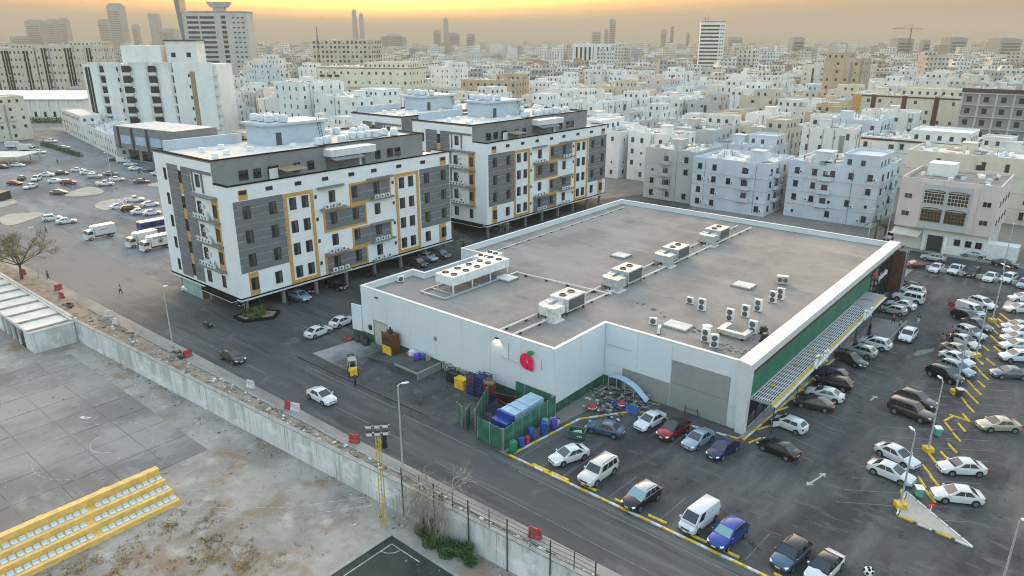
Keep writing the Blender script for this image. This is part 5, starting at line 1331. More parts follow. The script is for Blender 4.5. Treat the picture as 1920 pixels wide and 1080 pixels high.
# big bush against the wall
rng = random.Random(14)
bs = thing('bush', 'dense dark green bush sprawling at the foot of the retaining wall', 'bush', (-40,38.6,COURT_Z))
b = MB()
for (x,y,z,r) in [(-3.6,-.3,.5,.9),(-2.6,-.4,.7,1.1),(-3.5,.3,1.2,.7),(-1.4,-.6,.7,1.1),(-.2,-.5,.6,1.1),(.9,-.3,.7,1.0),(1.9,-.2,.8,.9),(2.2,.1,1.3,.6),(2.9,-.4,.4,.8),(0.4,-1.0,.3,.9),(-1.8,-1.1,.3,.8)]:
    leaf_cloud(b,(x,y,z),(r,r*.8,r*.7),480,.13,rng)
part('foliage', b, 'leaf_dark', bs)
b = MB()
for i in range(9): b.tube([(-3.5+i*.75,.0,0),(-3.4+i*.75+rng.uniform(-.3,.3),-.3,.8)],.04,5)
part('stem', b, 'bark', bs)
# bare tree leaning over the wall
def branches(b, p, d, l, r, depth, rng, droop=0., k=3, spread=.6):
    pts = [p]; q = p; dd = d.copy()
    for i in range(3):
        dd = (dd + Vector((rng.gauss(0,.16),rng.gauss(0,.16),rng.gauss(0,.12)-droop))).normalized()
        q = q + dd*l/3; pts.append(q)
    b.tube(pts, r, 5 if depth > 1 else 3, 0, r*.55)
    if depth == 0: return
    for i in range(k):
        nd = (dd + Vector((rng.gauss(0,spread),rng.gauss(0,spread),rng.gauss(0,spread*.7)))).normalized()
        branches(b, pts[rng.choice((2,3,3))], nd, l*rng.uniform(.6,.85), r*.55, depth-1, rng, droop, k, spread)
rng = random.Random(33)
dt = thing('bare_tree', 'leafless pale grey tree tangled over the rail fence and wall', 'tree', (-42.4,40.0,0))
b = MB()
for i in range(5):
    a = R(-150+i*35)
    branches(b, Vector((0,0,.2)), Vector((cos(a)*.6,sin(a)*.6,1)).normalized(), 2.0, .08, 3, rng, .10, 4, .6)
part('trunk', MB().tube([(0,0,-.1),(.05,-.05,.5),(0,0,.9)],.12,6), 'bark', dt); part('crown', b, 'dry_wood', dt)
b = MB()
for i in range(60):
    x = rng.uniform(-3.2,1.8)
    branches(b, Vector((x,-1.1+rng.uniform(-.3,.2),rng.uniform(.3,1.3))), Vector((rng.gauss(0,.35),-.35,-.5)).normalized(), 1.5, .035, 2, rng, .25, 3, .5)
o = part('hanging_twig', b, 'dry_wood', dt); o['kind'] = 'stuff'
# acacia at the left
rng = random.Random(9)
ac_t = thing('acacia_tree', 'thin-leaved tan acacia tree at the left edge behind the hut', 'tree', (-150.4,37.4,0))
b = MB(); b.tube([(0,0,-.1),(.1,.1,1.5),(-.2,.2,3)],.28,8,0,.2)
part('trunk', b, 'bark', ac_t)
b = MB(); lf = MB()
ends = []
for i in range(9):
    a = 2*pi*i/9+rng.uniform(-.2,.2); d = Vector((cos(a)*.8,sin(a)*.8,.75)).normalized()
    branches(b, Vector((-.2,.2,2.6)), d, 3.2, .12, 3, rng, .02, 3, .5)
for v in b.v[::3]:
    if v[2] > 4.0 and rng.random() < .9: leaf_cloud(lf, v, (.55,.55,.4), 7, .10, rng)
part('limb', b, 'bark', ac_t); part('crown', lf, 'leaf_olive', ac_t)
# palms
def palm(x, y, h, label, n=18, L=2.3, dry=False):
    t = thing('palm_tree', label, 'palm', (x,y,0)); rng = random.Random(int(abs(x*10)))
    part('trunk', MB().tube([(0,0,0),(.1,0,h*.5),(.15,.05,h)],.2,8,0,.15), 'bark', t)
    b = MB()
    for i in range(n):
        a = 2*pi*i/n + rng.uniform(-.15,.15); up = rng.uniform(-.1,.95); pts = []
        for j in range(6):
            s = j/5*L; pts.append(Vector((.15+cos(a)*s*cos(up*.9)*.95, .05+sin(a)*s*cos(up*.9)*.95, h+s*up-.16*s*s)))
        for j in range(5):
            p, q = pts[j], pts[j+1]; d = (q-p).normalized(); side = d.cross(Vector((0,0,1))).normalized()
            for k in range(3):
                o_ = p.lerp(q,k/3); w_ = .55*(1-abs(j/5-.4))
                for s_ in (-1,1):
                    tip = o_+side*s_*w_+d*.3-Vector((0,0,.15)); b.add([o_,o_+d*.10,tip],[(0,1,2)])
        b.tube(pts,.03,3)
    part('crown', b, 'leaf_palm', t)
palm(-97.5,113.0,3.6,'small palm before the second apartment block corner',12,2.0)
palm(-97.4,100.5,2.6,'bushy palm at the end of the nearest apartment block',20,2.2)
palm(-36.6,168.5,4.2,'tall shaggy palm beside the pink building',26,3.2)
palm(-35.0,169.5,3.0,'shorter palm close beside the shaggy palm',18,2.2)

# ================================================================ planter with sign by the apartment
pl = thing('planter', 'black-edged planter bed with shrubs at the apartment corner', 'planter', (0,0,0))
pp = [(-101.9,52.2),(-98.9,52.3),(-96.6,56.2),(-98.4,58.4),(-101.9,56.5)]
part('edging', MB().ring(pp, inset(pp,.3), 0, .5), 'black_trim', pl)
part('soil', MB().sheet(inset(pp,.29), .38), 'soil', pl)
rng = random.Random(77); b = MB()
for i in range(16):
    x, y = rng.uniform(-101.2,-98.2), rng.uniform(53.2,57)
    for j in range(60):
        a = rng.uniform(0,6.3); l = rng.uniform(.5,1.3); e = Vector((cos(a)*.45,sin(a)*.45,.9)).normalized()*l; s_ = Vector((-sin(a),cos(a),0))*.06
        p0 = Vector((x+rng.gauss(0,.15),y+rng.gauss(0,.15),.4)); b.add([p0-s_,p0+s_,p0+e],[(0,1,2)])
part('shrub', b, 'leaf', pl)
sg3 = thing('planter_sign', 'black sign board with three rows of white lettering in the planter', 'sign', (-101.2,54.0,.4), R(-25))
part('board', MB().box(-.9,-.06,.6,1.3,.06,2.4), 'black_trim', sg3)
part('post', MB().box(-.6,-.04,0,-.5,.04,.6).box(.9,-.04,0,1.0,.04,.6), 'dark_metal', sg3)
rng = random.Random(6); b = MB()
for r_, (z, n_) in enumerate(((1.95,6),(1.45,8),(1.0,6))):
    for i in range(n_):
        x = -.75+i*1.85/n_; hh = rng.uniform(.16,.36); b.box(x,-.075,z,x+1.5/n_,-.061,z+.1)
        if i % 2: b.box(x,-.076,z+.1,x+.07,-.061,z+hh)
part('lettering', b, 'sign_white', sg3)

# ================================================================ loading yard
dk = thing('loading_dock', 'low concrete loading dock with steel edge against the store wall', 'dock')
part('deck', MB().box(-67.8,56.3,0,-63.4,60.42,1.0), 'asphalt_lot', dk)
part('edge', MB().box(-67.8,56.15,.75,-63.4,56.298,1.02), 'steel', dk)
part('ramp', MB().add([(-74.2,56.3,.02),(-67.82,56.3,.02),(-67.82,60.4,.02),(-74.2,60.4,.02),(-67.82,56.3,.98),(-67.82,60.4,.98)],[(0,1,4),(3,5,2),(1,2,5,4),(0,4,5,3)]), 'asphalt_lot', dk)
part('edge_wall', MB().box(-63.39,56.2,0,-63.2,60.4,1.05), 'steel', dk)
by = thing('baling_machine', 'brown and yellow cardboard baling machine beside the roller door', 'machine', (-71.9,59.2,.35))
part('body', MB().box(-1.0,-.75,0,1.0,.75,3.0), 'brown_paint', by)
part('door', MB().box(-.9,-.84,.1,.9,-.752,1.35), 'yellow', by)
for z in (1.55,1.95,2.35): part('bar', MB().box(-.95,-.86,z,.95,-.752,z+.14), 'dark_metal', by)
part('ram', MB().box(-.25,-.25,3.002,.25,.25,3.6).tube([(0,0,3.6),(0,0,3.95)],.12,8), 'dark_metal', by)
part('side_rail', MB().box(-1.1,-.7,0,-1.002,-.5,3.2).box(1.002,-.7,0,1.1,-.5,3.2), 'brown_paint', by)
t = thing('rubbish_bags', 'heap of black rubbish bags beside the wing wall', 'rubbish', (-78.6,59.2,.02)); rng = random.Random(3)
for i in range(7):
    x, y, s = rng.uniform(-1.6,1.6), rng.uniform(-.4,.5), rng.uniform(.45,.7)
    part('bag', MB().lathe([(s*.5,0),(s,.15),(s*.95,.5),(s*.5,.8),(s*.12,.95)],8,(x,y,.25 if i>4 else 0)), 'tarp_black', t, smooth=True, sharp=60)
single('pallet', MB().box(-.6,-.5,0,.6,.5,.04).box(-.6,-.5,.1,-.4,.5,.15).box(-.1,-.5,.1,.1,.5,.15).box(.4,-.5,.1,.6,.5,.15).box(-.6,-.5,.04,-.5,.5,.1).box(.5,-.5,.04,.6,.5,.1), 'red_plastic', 'red plastic pallet lying at the end of the wing wall', 'pallet', (-81.3,58.8,.02), .4)
for i,(x,y,z,k_,l,s) in enumerate([(-68.9,59.9,.35,'pink_plastic','pink sack beside the baling machine',1.0),(-68.2,59.8,.8,'seat_white','white sack pile on the loading dock',1.1),(-67.2,59.6,1.0,'pale_blue_metal','pale blue water bottles pack on the dock',.9),(-66.6,59.2,1.0,'purple_plastic','purple plastic tub on the dock',1.0),(-66.0,59.8,1.0,'blue_plastic','blue plastic tub against the dock wall',.9),(-65.2,59.9,1.0,'wood','brown cardboard box at the end of the dock',.8)]):
    single('sack' if 'sack' in l else ('tub' if 'tub' in l else 'box'), MB().lathe([(.42*s,0),(.5*s,.1),(.46*s,.7*s),(.3*s,.85*s)],9 if i != 5 else 4), k_, l, 'sack' if 'sack' in l else ('tub' if 'tub' in l else 'box'), (x,y,z), i*.7)
# mosaic of green and white paper stuck on base band
b = MB(); rng = random.Random(30)
for i in range(240):
    x = rng.uniform(-63,-56); z = rng.uniform(.15,1.5); s = rng.uniform(.05,.14); b.box(x-s,60.395,z-s*.7,x+s,60.425,z+s*.7)
o = part('flaked_paint', b, 'litter', mkt); o['kind'] = 'stuff'
# crates: each its own thing
def crate_mesh(key):
    b = MB(); w_, d_, h_ = .6,.45,.42
    b.box(-w_,-d_,0,w_,d_,.04)
    for z in (.08,.30):
        b.box(-w_,-d_,z,w_,-d_+.04,z+.08).box(-w_,d_-.04,z,w_,d_,z+.08).box(-w_,-d_+.04,z,-w_+.04,d_-.04,z+.08).box(w_-.04,-d_+.04,z,w_,d_-.04,z+.08)
    for x in (-w_,w_-.06):
        for y in (-d_,d_-.06): b.box(x,y,.04,x+.06,y+.06,.42)
    return b.mesh('crate', key)
CM = {k_: crate_mesh({'blue_plastic':'crate_blue','red_plastic':'crate_red','purple_plastic':'crate_violet'}.get(k_,k_)) for k_ in ('blue_plastic','red_plastic','purple_plastic','wood','yellow')}
cx_, cy_ = (-54.76, 58.57)
names = {'blue_plastic':'blue','red_plastic':'red','purple_plastic':'violet','wood':'wooden','yellow':'yellow'}
for s, (dx,dy,stack) in enumerate([(-1.0,.0,['blue_plastic','blue_plastic','purple_plastic','purple_plastic','red_plastic','purple_plastic']),(.35,.1,['blue_plastic','purple_plastic','purple_plastic','blue_plastic','blue_plastic','blue_plastic','blue_plastic']),(1.65,.2,['purple_plastic','blue_plastic','red_plastic','red_plastic','red_plastic','wood']),(.3,1.15,['blue_plastic','blue_plastic','blue_plastic','blue_plastic','blue_plastic','blue_plastic'])]):
    for i, k_ in enumerate(stack):
        o = put('crate', CM[k_], None, (-54.2+dx, 58.0+dy, .03+i*.46), .05*((i*7)%3-1))
        o.scale = (1.05,1,1.08)
        where = ('left stack','middle stack','right stack','back stack')[s]
        tag(o, '%s crate in the %s by the dock wall, %s' % (names[k_], where, 'topmost' if i == len(stack)-1 else ('at the very bottom','second from the ground','third from the ground','fourth from the ground','fifth from the ground','sixth from the ground')[i]), 'crate', 'stacked crates by the dock wall')
for x, y, k_, l in [(-59.4,58.9,'tarp_black','black crate stack box left of the yellow crate'),(-57.4,58.3,'yellow','yellow crate standing by the dock wall')]:
    t = thing('storage_bin', l, 'bin', (x,y,.02)); 
    part('body', MB().box(-.8,-.5,0,.8,.5,1.3), k_, t); part('rim', MB().box(-.84,-.54,1.302,.84,-.44,1.4).box(-.84,.44,1.302,.84,.54,1.4).box(-.84,-.438,1.302,-.74,.438,1.4).box(.74,-.438,1.302,.84,.438,1.4), k_, t)
    for i in range(4): part('rib', MB().box(-.62+i*.4,-.53,.05,-.54+i*.4,-.502,1.28), k_, t)
# green enclosure with compactor
en = thing('waste_enclosure', 'dark green sheet metal waste enclosure at the corner of the yard', 'enclosure')
def fence_run(p, q, h=2.6, z0=.02):
    L = math.hypot(q[0]-p[0],q[1]-p[1]); n = max(1,round(L/1.5)); a = math.atan2(q[1]-p[1],q[0]-p[0])
    for i in range(n):
        t0 = (i+.5)/n; c = (p[0]+(q[0]-p[0])*t0, p[1]+(q[1]-p[1])*t0, z0)
        w = L/n/2
        b = MB().box(-w+.03,-.03,0,w-.03,.03,h)
        part('fence_panel', b, 'green_fence', en, c, a)
        part('panel_rib', MB().box(-w+.03,-.05,.6,w-.03,-.031,.68).box(-w+.03,-.05,1.3,w-.03,-.031,1.38).box(-w+.03,-.05,2.0,w-.03,-.031,2.08), 'green_fence', en, c, a)
    for i in range(n+1):
        part('fence_post', MB().box(-.04,-.06,0,.04,.06,h+.06), 'steel', en, (p[0]+(q[0]-p[0])*i/n,p[1]+(q[1]-p[1])*i/n,z0), a)
fence_run((-47.6,50.75),(-43.9,50.6)); fence_run((-43.75,50.65),(-44.05,60.3)); fence_run((-52.2,57.9),(-49.0,51.8)); fence_run((-51.9,51.9),(-50.6,51.3)); fence_run((-44.6,60.28),(-50,60.28))
part('gate_leaf', MB().box(-.03,0,0,.03,1.9,2.6), 'green_fence', en, (-49.6,50.9,.02), .5)
cp = thing('waste_compactor', 'pale blue steel waste compactor with dark blue end inside the enclosure', 'compactor', (-45.9,55.4,.02), R(-3))
part('container', MB().add([(-1.15,-1.6,.3),(1.15,-1.6,.3),(1.15,3.6,.3),(-1.15,3.6,.3),(-1.15,-1.6,2.5),(1.15,-1.6,2.5),(1.0,3.6,2.7),(-1.0,3.6,2.7)],[(0,3,2,1),(4,5,6,7),(0,1,5,4),(1,2,6,5),(2,3,7,6),(3,0,4,7)]), 'pale_blue_metal', cp)
part('hopper', MB().box(-1.2,-2.9,.25,1.2,-1.61,1.9).box(-1.25,-1.95,1.902,1.25,-1.61,2.6), 'blue_plastic', cp)
for y in (-.3,1.0,2.3): part('strap', MB().box(-1.18,y,.28,-1.152,y+.12,2.5).box(1.152,y,.28,1.18,y+.12,2.5).box(-1.1,y,2.62,1.1,y+.12,2.68), 'pale_blue_metal', cp)
part('skid', MB().box(-1.0,-2.8,0,-.8,3.5,.25).box(.8,-2.8,0,1.0,3.5,.25), 'dark_metal', cp)
single('scrap_board', MB().obox((0,0,1.4),(3.0,.1,2.2),.3,0,.5).obox((.3,-.5,1.0),(2.4,.1,1.6),-.2,0,.7), 'brown_strip', 'dark scrap boards leaning inside the green enclosure', 'scrap', (-49.0,57.6,.02))
# drums and bottles by the enclosure
def drum(x, y, r, h, key, label):
    t = thing('drum', label, 'drum', (x,y,.02)); part('body', MB().lathe([(r*.92,0),(r,.06),(r,h*.33),(r*1.05,h*.36),(r,h*.39),(r,h*.66),(r*1.05,h*.69),(r,h*.72),(r,h*.95),(r*.8,h)],14), key, t, smooth=True)
    part('lid', MB().lathe([(r*.85,h),(r*.85,h+.05),(r*.2,h+.06)],14), key, t)
for a in [(-42.75,51.1,.42,1.3,'green_plastic','bright green drum at the outer corner of the enclosure'),(-42.7,52.4,.38,1.1,'blue_plastic','blue drum next to the bright green drum'),(-42.6,53.3,.3,.9,'red_plastic','red drum among the blue drums'),(-42.9,54.3,.4,1.4,'blue_plastic','tall blue drum against the enclosure fence'),(-42.4,56.0,.45,1.5,'blue_plastic','large blue drum nearest the scrap heap'),(-43.0,57.0,.4,1.3,'teal_plastic','teal drum behind the large blue drum'),(-42.3,57.8,.4,1.2,'purple_plastic','violet drum beside the scrap heap')]: drum(*a)
t = thing('rubbish_heap', 'mixed coloured rubbish sacks piled against the enclosure end', 'rubbish', (-42.6,58.6,.02)); rng = random.Random(8)
for i in range(10):
    s = rng.uniform(.25,.45); part('sack', MB().lathe([(s*.6,0),(s,.2*s),(s*.9,.9*s),(s*.3,1.5*s)],7,(rng.uniform(-.6,.6),rng.uniform(-.8,.8),rng.uniform(0,.6))), ('wood','tarp_black','litter','blue_plastic','pale_blue_metal')[i%5], t)
sk = thing('open_skip', 'small dark green open waste skip beside the askew white saloon', 'skip', (-39.24, 57.96)+(.02,), R(20))
part('tub', MB().ring([(-1.0,-.7),(1.0,-.7),(1.0,.7),(-1.0,.7)], [(-.85,-.55),(.85,-.55),(.85,.55),(-.85,.55)], .15, 1.0).box(-.85,-.55,.15,.85,.55,.3), 'green_base', sk)
part('waste', MB().obox((.1,.1,.5),(.9,.6,.3),.4,0,.2).obox((-.4,-.1,.45),(.4,.5,.3),1,0), 'litter', sk)
part('wheel', MB().tube([(-.7,-.5,.08),(-.7,.5,.08)],.08,8).tube([(.7,-.5,.08),(.7,.5,.08)],.08,8), 'rubber', sk)
q = MB()
for i in range(3): q.box(.2+i*.2,-.72,.5,.33+i*.2,-.702,.62)
part('lettering', q, 'sign_white', sk)
# scrap heap in the recessed bay
b = MB(); rng = random.Random(44)
for i in range(70):
    x, y = rng.uniform(-43.2,-36.5), rng.uniform(66.0,70.8)
    z = max(.1, 1.3-abs(x+40.5)*.3+rng.uniform(-.3,.2))*.8
    L_ = rng.uniform(.8,3.2); a = rng.uniform(0,3.1)
    b.obox((x,y,z),(L_,rng.uniform(.04,.1),rng.uniform(.04,.1)),a,rng.randrange(3),0,rng.uniform(-.4,.4))
for i in range(110):
    x, y = rng.uniform(-43.3,-37.5), rng.uniform(63.5,70); s = rng.uniform(.1,.32)
    b.obox((x,y,rng.uniform(.1,.6)),(s*1.6,s,s*.7),rng.uniform(0,3),rng.randrange(4),rng.uniform(-.5,.5))
stuff('scrap_heap', b, ['dark_metal','rubble','galvanised','litter'], 'tangled heap of scrap metal and shelving in the recessed bay', 'scrap')
t = thing('shelf_frame', 'bent pale steel sign panel lying over the scrap heap', 'scrap', (-39.5,69.6,.6))
b = MB(); 
pts = [(-3.0,.2,1.6),(-1.8,.2,1.75),(-.6,.1,1.7),(.8,-.1,1.35),(2.0,-.4,.75),(2.8,-.6,.3)]
for (x0,y0,z0),(x1,y1,z1) in zip(pts,pts[1:]): b.add([(x0,y0-.45,z0),(x1,y1-.45,z1),(x1,y1+.45,z1+.1),(x0,y0+.45,z0+.1),(x0,y0-.45,z0-.06),(x1,y1-.45,z1-.06),(x1,y1+.45,z1+.04),(x0,y0+.45,z0+.04)],[(0,1,2,3),(7,6,5,4),(0,4,5,1),(3,2,6,7)])
part('panel', b, 'pale_blue_metal', t)
for p in pts[:4]: part('strut', MB().tube([(p[0],p[1]-.45,p[2]-.06),(p[0]+.1,p[1]-.5,-.6)],.04,5), 'galvanised', t)
bn = thing('banner', 'dark blue banner with white lettering below the scrap heap', 'banner', (-38.31, 66.62)+(.1,), R(-2))
part('sheet', MB().obox((0,0,.45),(3.6,.05,.95),0,0,-.45), 'blue_plastic', bn)
o = part('lettering', text_mesh(PANDA_AR+' '+PANDA_AR, .75, .01, 'sign_white'), None, bn, (0,-.06,.2)); o.rotation_euler = (R(64),0,0)
for i,(x,y,k_,l) in enumerate([(-38.9,66.9,'red_plastic','red and white toy car shell on the scrap heap'),(-37.6,67.3,'green_plastic','green and white cart shell on the scrap heap'),(-41.2,63.9,'red_plastic','red plastic object at the kerb by the scrap heap')]):
    t = thing('toy_ride', l, 'toy', (x,y,.4), i*.8); part('shell', MB().lathe([(.35,0),(.55,.15),(.5,.4),(.25,.6)],9), k_, t); part('stripe', MB().lathe([(.56,.2),(.57,.26),(.55,.28)],9), 'sign_white', t)
single('trolley_rack', MB().tube([(-.8,0,0),(-.8,0,1.4)],.04,5).tube([(.8,0,0),(.8,0,1.4)],.04,5).tube([(-.8,0,1.0),(.8,0,1.0)],.04,5).tube([(-.8,0,.4),(.8,0,.4)],.04,5).tube([(-.8,.5,0),(-.8,0,1.2)],.03,5).tube([(.8,.5,0),(.8,0,1.2)],.03,5), 'dark_metal', 'dark steel rack standing before the large grey panel', 'rack', (-31.6,70.3,.02))
# bins, signs and ball in the car park
def bin_(x, y, key, label):
    t = thing('wheelie_bin', label, 'bin', (x,y,.02), R(30)); part('body', MB().add([(-.26,-.3,.08),(.26,-.3,.08),(.26,.3,.08),(-.26,.3,.08),(-.34,-.38,1.0),(.34,-.38,1.0),(.34,.38,1.0),(-.34,.38,1.0)],[(0,3,2,1),(4,5,6,7),(0,1,5,4),(1,2,6,5),(2,3,7,6),(3,0,4,7)]), key, t)
    part('lid', MB().box(-.38,-.42,1.002,.38,.42,1.09), 'white_metal' if key != 'dark_metal' else 'galvanised', t); part('wheel', MB().tube([(-.2,-.36,.1),(-.2,.36,.1)],.1,8), 'rubber', t)
bin_(*(-8.48, 84.22),'teal_plastic','teal wheelie bin beside the second lamp post'); bin_(*(-7.5, 70.36),'teal_plastic','teal wheelie bin beside the triangular island'); bin_(*(-8.42, 96.49),'dark_metal','dark bin beside the far lamp post footing'); bin_(*(-24.55, 109.03),'teal_plastic','teal bin at the kerb beside the ramp')
t = thing('island_post', 'small red and white keep-right post on the triangular island', 'sign', (-6.0, 67.65)+(.16,))
part('post', MB().tube([(0,0,0),(0,0,1.1)],.05,6), 'sign_white', t); part('plate', MB().obox((0,0,1.0),(.5,.06,.35),R(40)), 'sign_red', t)
t = thing('ball_bollard', 'white ball bollard with black spots near the bottom edge', 'bollard', (-8.2, 55.67)+(.02,))
part('ball', MB().lathe([(.42*sin(pi*i/10)+.001,.42-.42*cos(pi*i/10)) for i in range(11)],16), 'sign_white', t, smooth=True, sharp=60)
for a,e in ((0,.9),(72,.4),(144,.9),(216,.4),(288,.9),(330,.3),(240,1.35),(270,.1),(200,-.1)):
    n_ = Vector((cos(R(a))*cos(e),sin(R(a))*cos(e),sin(e))); c = Vector((0,0,.42))+n_*.40; part('spot', MB().tube([c,c+n_*.035],.13,5), 'black_trim', t)
pi_ = [(-8.62, 141.42), (-5.92, 142.31), (-5.44, 137.49), (-8.76, 136.32)]
single('end_island', MB().prism(pi_,0,.15), 'island_sand', 'pale concrete end island at the top of the yellow wheel stops', 'traffic island')
for i, (pts_, l) in enumerate([([(-212.88, 51.57), (-209.93, 57.82), (-205.21, 60.19), (-201.47, 55.15), (-196.98, 49.26), (-201.96, 48.48)],'large pale sandy island at the left edge of the dusty car park'),([(-227.25, 69.99), (-234.18, 78.14), (-234.96, 81.72), (-225.97, 81.83), (-220.99, 78.99), (-220.98, 73.3)],'pale oval island beside the olive saloon'),([(-206.23, 70.51), (-211.4, 76.63), (-209.19, 80.27), (-202.63, 81.2), (-195.67, 74.34), (-196.54, 70.45)],'pale oval island under the tall lamp post'),([(-238.83, 57.61), (-233.46, 60.21), (-225.53, 59.65), (-222.03, 54.16), (-223.12, 53.25)],'pale island under the black kiosk'),([(-223.79, 92.01), (-226.65, 98.53), (-222.14, 97.74), (-218.11, 94.56)],'small pale island by the apartment corner')]):
    single('parking_island', MB().prism([((Vector(pts_[k_]).lerp(Vector(pts_[(k_+1)%len(pts_)]),t_))*.75+Vector(pts_[k_]).lerp(Vector(pts_[(k_+1)%len(pts_)]),.5)*.25)[:] for k_ in range(len(pts_)) for t_ in (.2,.5,.8)],0,.12), 'island_sand', l, 'traffic island', group='pale islands of the dusty car park')
single('kiosk', MB().box(-2.5,-2,0,2.5,2,2.2).box(-2.7,-2.2,2.202,2.7,2.2,2.4), 'dark_metal', 'black kiosk on the island at the left edge', 'kiosk', (-234.02, 57.04)+(0,), R(40))

# ================================================================ people
def person(x, y, heading, shirt, trousers, label, h=1.75, walk=0.3, robe=None, z=.016, scarf=False):
    t = thing('person', label, 'person', (x,y,z), R(heading), 'people on foot'); k = h/1.75
    def skin(name, verts, edges, radii, key, root=0):
        me = bpy.data.meshes.new(name); me.from_pydata([tuple(c*k for c in v) for v in verts], edges, []); me.materials.append(M[key])
        o = put(name, me, t); o.modifiers.new('skin','SKIN').use_smooth_shade = True
        for sv, r in zip(me.skin_vertices[0].data, radii): sv.radius = (r[0]*k,r[1]*k) if isinstance(r,tuple) else (r*k,r*k)
        me.skin_vertices[0].data[root].use_root = True
        o.modifiers.new('sub','SUBSURF').levels = 1; o.modifiers['sub'].render_levels = 1
        return o
    w = walk
    # pelvis, waist, chest, neck, head, crown, hips, knees, ankles, toes, shoulders, elbows, wrists, hands
    V = [(0,0,.95),(0,0,1.12),(0.01,0,1.34),(.01,0,1.50),(.02,0,1.62),(.02,0,1.72),
         (0,.1,.90),(w*.55,.1,.50),(w*.75,.1,.09),(w*.75+.14,.1,.04),(0,-.1,.90),(-w*.3,-.1,.50),(-w*1.0,-.1,.11),(-w*1.0+.13,-.1,.04),
         (0,.19,1.43),(-w*.35,.24,1.17),(-w*.2+.05,.25,.93),(-w*.1+.08,.25,.83),(0,-.19,1.43),(w*.35,-.24,1.17),(w*.55+.05,-.25,.95),(w*.6+.1,-.25,.86)]
    E = [(0,1),(1,2),(2,3),(3,4),(4,5),(0,6),(6,7),(7,8),(8,9),(0,10),(10,11),(11,12),(12,13),(2,14),(14,15),(15,16),(16,17),(2,18),(18,19),(19,20),(20,21)]
    Rr = [(.13,.10),(.12,.09),(.15,.10),.055,(.085,.10),(.05,.06),.085,.06,.042,.035,.085,.06,.042,.035,.055,.042,.032,.028,.055,.042,.032,.028]
    skin('body', V, E, Rr, 'skin')
    skin('shirt', [V[i] for i in (0,1,2,14,15,16,18,19,20)], [(0,1),(1,2),(2,3),(3,4),(4,5),(2,6),(6,7),(7,8)], [(.15,.115),(.14,.11),(.17,.12),.07,.058,.046,.07,.058,.046], shirt)
    if not robe:
        skin('trousers', [V[i] for i in (0,6,7,8,10,11,12)], [(0,1),(1,2),(2,3),(0,4),(4,5),(5,6)], [(.145,.115),.10,.078,.06,.10,.078,.06], trousers)
    else:
        part('robe', MB().lathe([(.30,.04),(.28,.3),(.22,.8),(.19,1.1),(.22,1.38),(.12,1.50)],12), robe, t, smooth=True, sharp=80)
    part('hair' if not scarf else 'headscarf', MB().lathe([(.10,1.58),(.118,1.66),(.10,1.75),(.03,1.785)] if not scarf else [(.20,1.42),(.14,1.55),(.13,1.66),(.11,1.76),(.03,1.8)],10), 'cloth_black', t, smooth=True, sharp=80)
    return t
PPL = [
 ((-127.59, 45.64),215,'cloth_yellow','cloth_black','person in a yellow vest crossing the road below the trucks',1.8,.32,None,False),
 ((-146.16, 40.44),230,'cloth_black','cloth_navy','person in black walking on the verge by the acacia',1.8,.2,None,False),
 ((-183.28, 52.34),230,'cloth_black','cloth_black','person in black walking past the parked white SUV',1.8,.35,None,False),
 ((-67.9, 49.7),230,'cloth_black','cloth_black','person in black standing beside the forklift',1.85,.08,None,False),
 ((-54.11, 42.81),300,'cloth_black','cloth_black','person in a long black robe standing on the verge by the floodlight mast',1.75,.0,'cloth_black',True),
 ((-20.55, 115.89),200,'cloth_pink','cloth_navy','person in a pink shirt walking on the ramp',1.75,.3,None,False),
 ((-22.16, 108.8),20,'cloth_black','cloth_black','person in a long black robe on the ramp by the rail',1.75,.0,'cloth_black',True),
 ((-17.82, 119.93),260,'cloth_navy','cloth_white','person in navy standing behind the moving white SUV',1.75,.1,None,False),
 ((-19.52, 115.68),200,'cloth_white','cloth_grey','person in white beside the moving white SUV',1.75,.1,None,False),
 ((-13.34, 113.17),60,'cloth_pink','cloth_grey','person at the tail of the beige saloon, leftmost of three',1.7,.1,None,False),
 ((-12.9, 114.55),60,'cloth_navy','cloth_grey','person at the tail of the beige saloon, middle of three',1.7,.1,None,False),
 ((-12.36, 115.0),60,'cloth_black','cloth_black','person in black at the tail of the beige saloon, rightmost of three',1.7,.1,None,False),
 ((-14.67, 132.05),100,'cloth_black','cloth_black','person loading at the back of the white people carrier',1.7,.1,None,False),
 ((-245.07, 100.23),200,'cloth_black','cloth_navy','person walking by the cars near the grey shop front',1.8,.3,None,False),
 ((-288.45, 90.66),200,'cloth_black','cloth_black','person walking on the kerb before the hedge',1.8,.2,None,False),
]
for (x,y),h_,s_,t_,l_,ht,wk,rb,sf in PPL: person(x,y,h_,s_,t_,l_,ht,wk,rb,.57 if 'ramp' in l_ else .016,sf)
tr = (-15.19, 130.97)
t = thing('shopping_trolley', 'red shopping trolley behind the white people carrier', 'trolley', (tr[0],tr[1],.02), R(60))
part('basket', MB().ring([(-.45,-.3),(.5,-.35),(.5,.35),(-.45,.3)],[(-.41,-.26),(.46,-.31),(.46,.31),(-.41,.26)],.45,.95).box(-.4,-.25,.45,.45,.25,.48), 'red_plastic', t)
part('frame', MB().tube([(-.4,-.25,.1),(-.4,-.25,.45)],.025,4).tube([(-.4,.25,.1),(-.4,.25,.45)],.025,4).tube([(.4,-.25,.1),(.4,-.25,.45)],.025,4).tube([(.4,.25,.1),(.4,.25,.45)],.025,4), 'dark_metal', t)
# rail along the ramp
t = thing('ramp_rail', 'row of dark posts along the near edge of the ramp', 'railing')
for i in range(7):
    a, b_ = Vector(rp[0]), Vector(rp[3]); c = a.lerp(b_, (i+.5)/7); part('post', MB().tube([(c.x,c.y,.55),(c.x,c.y,1.5)],.04,5), 'dark_metal', t)

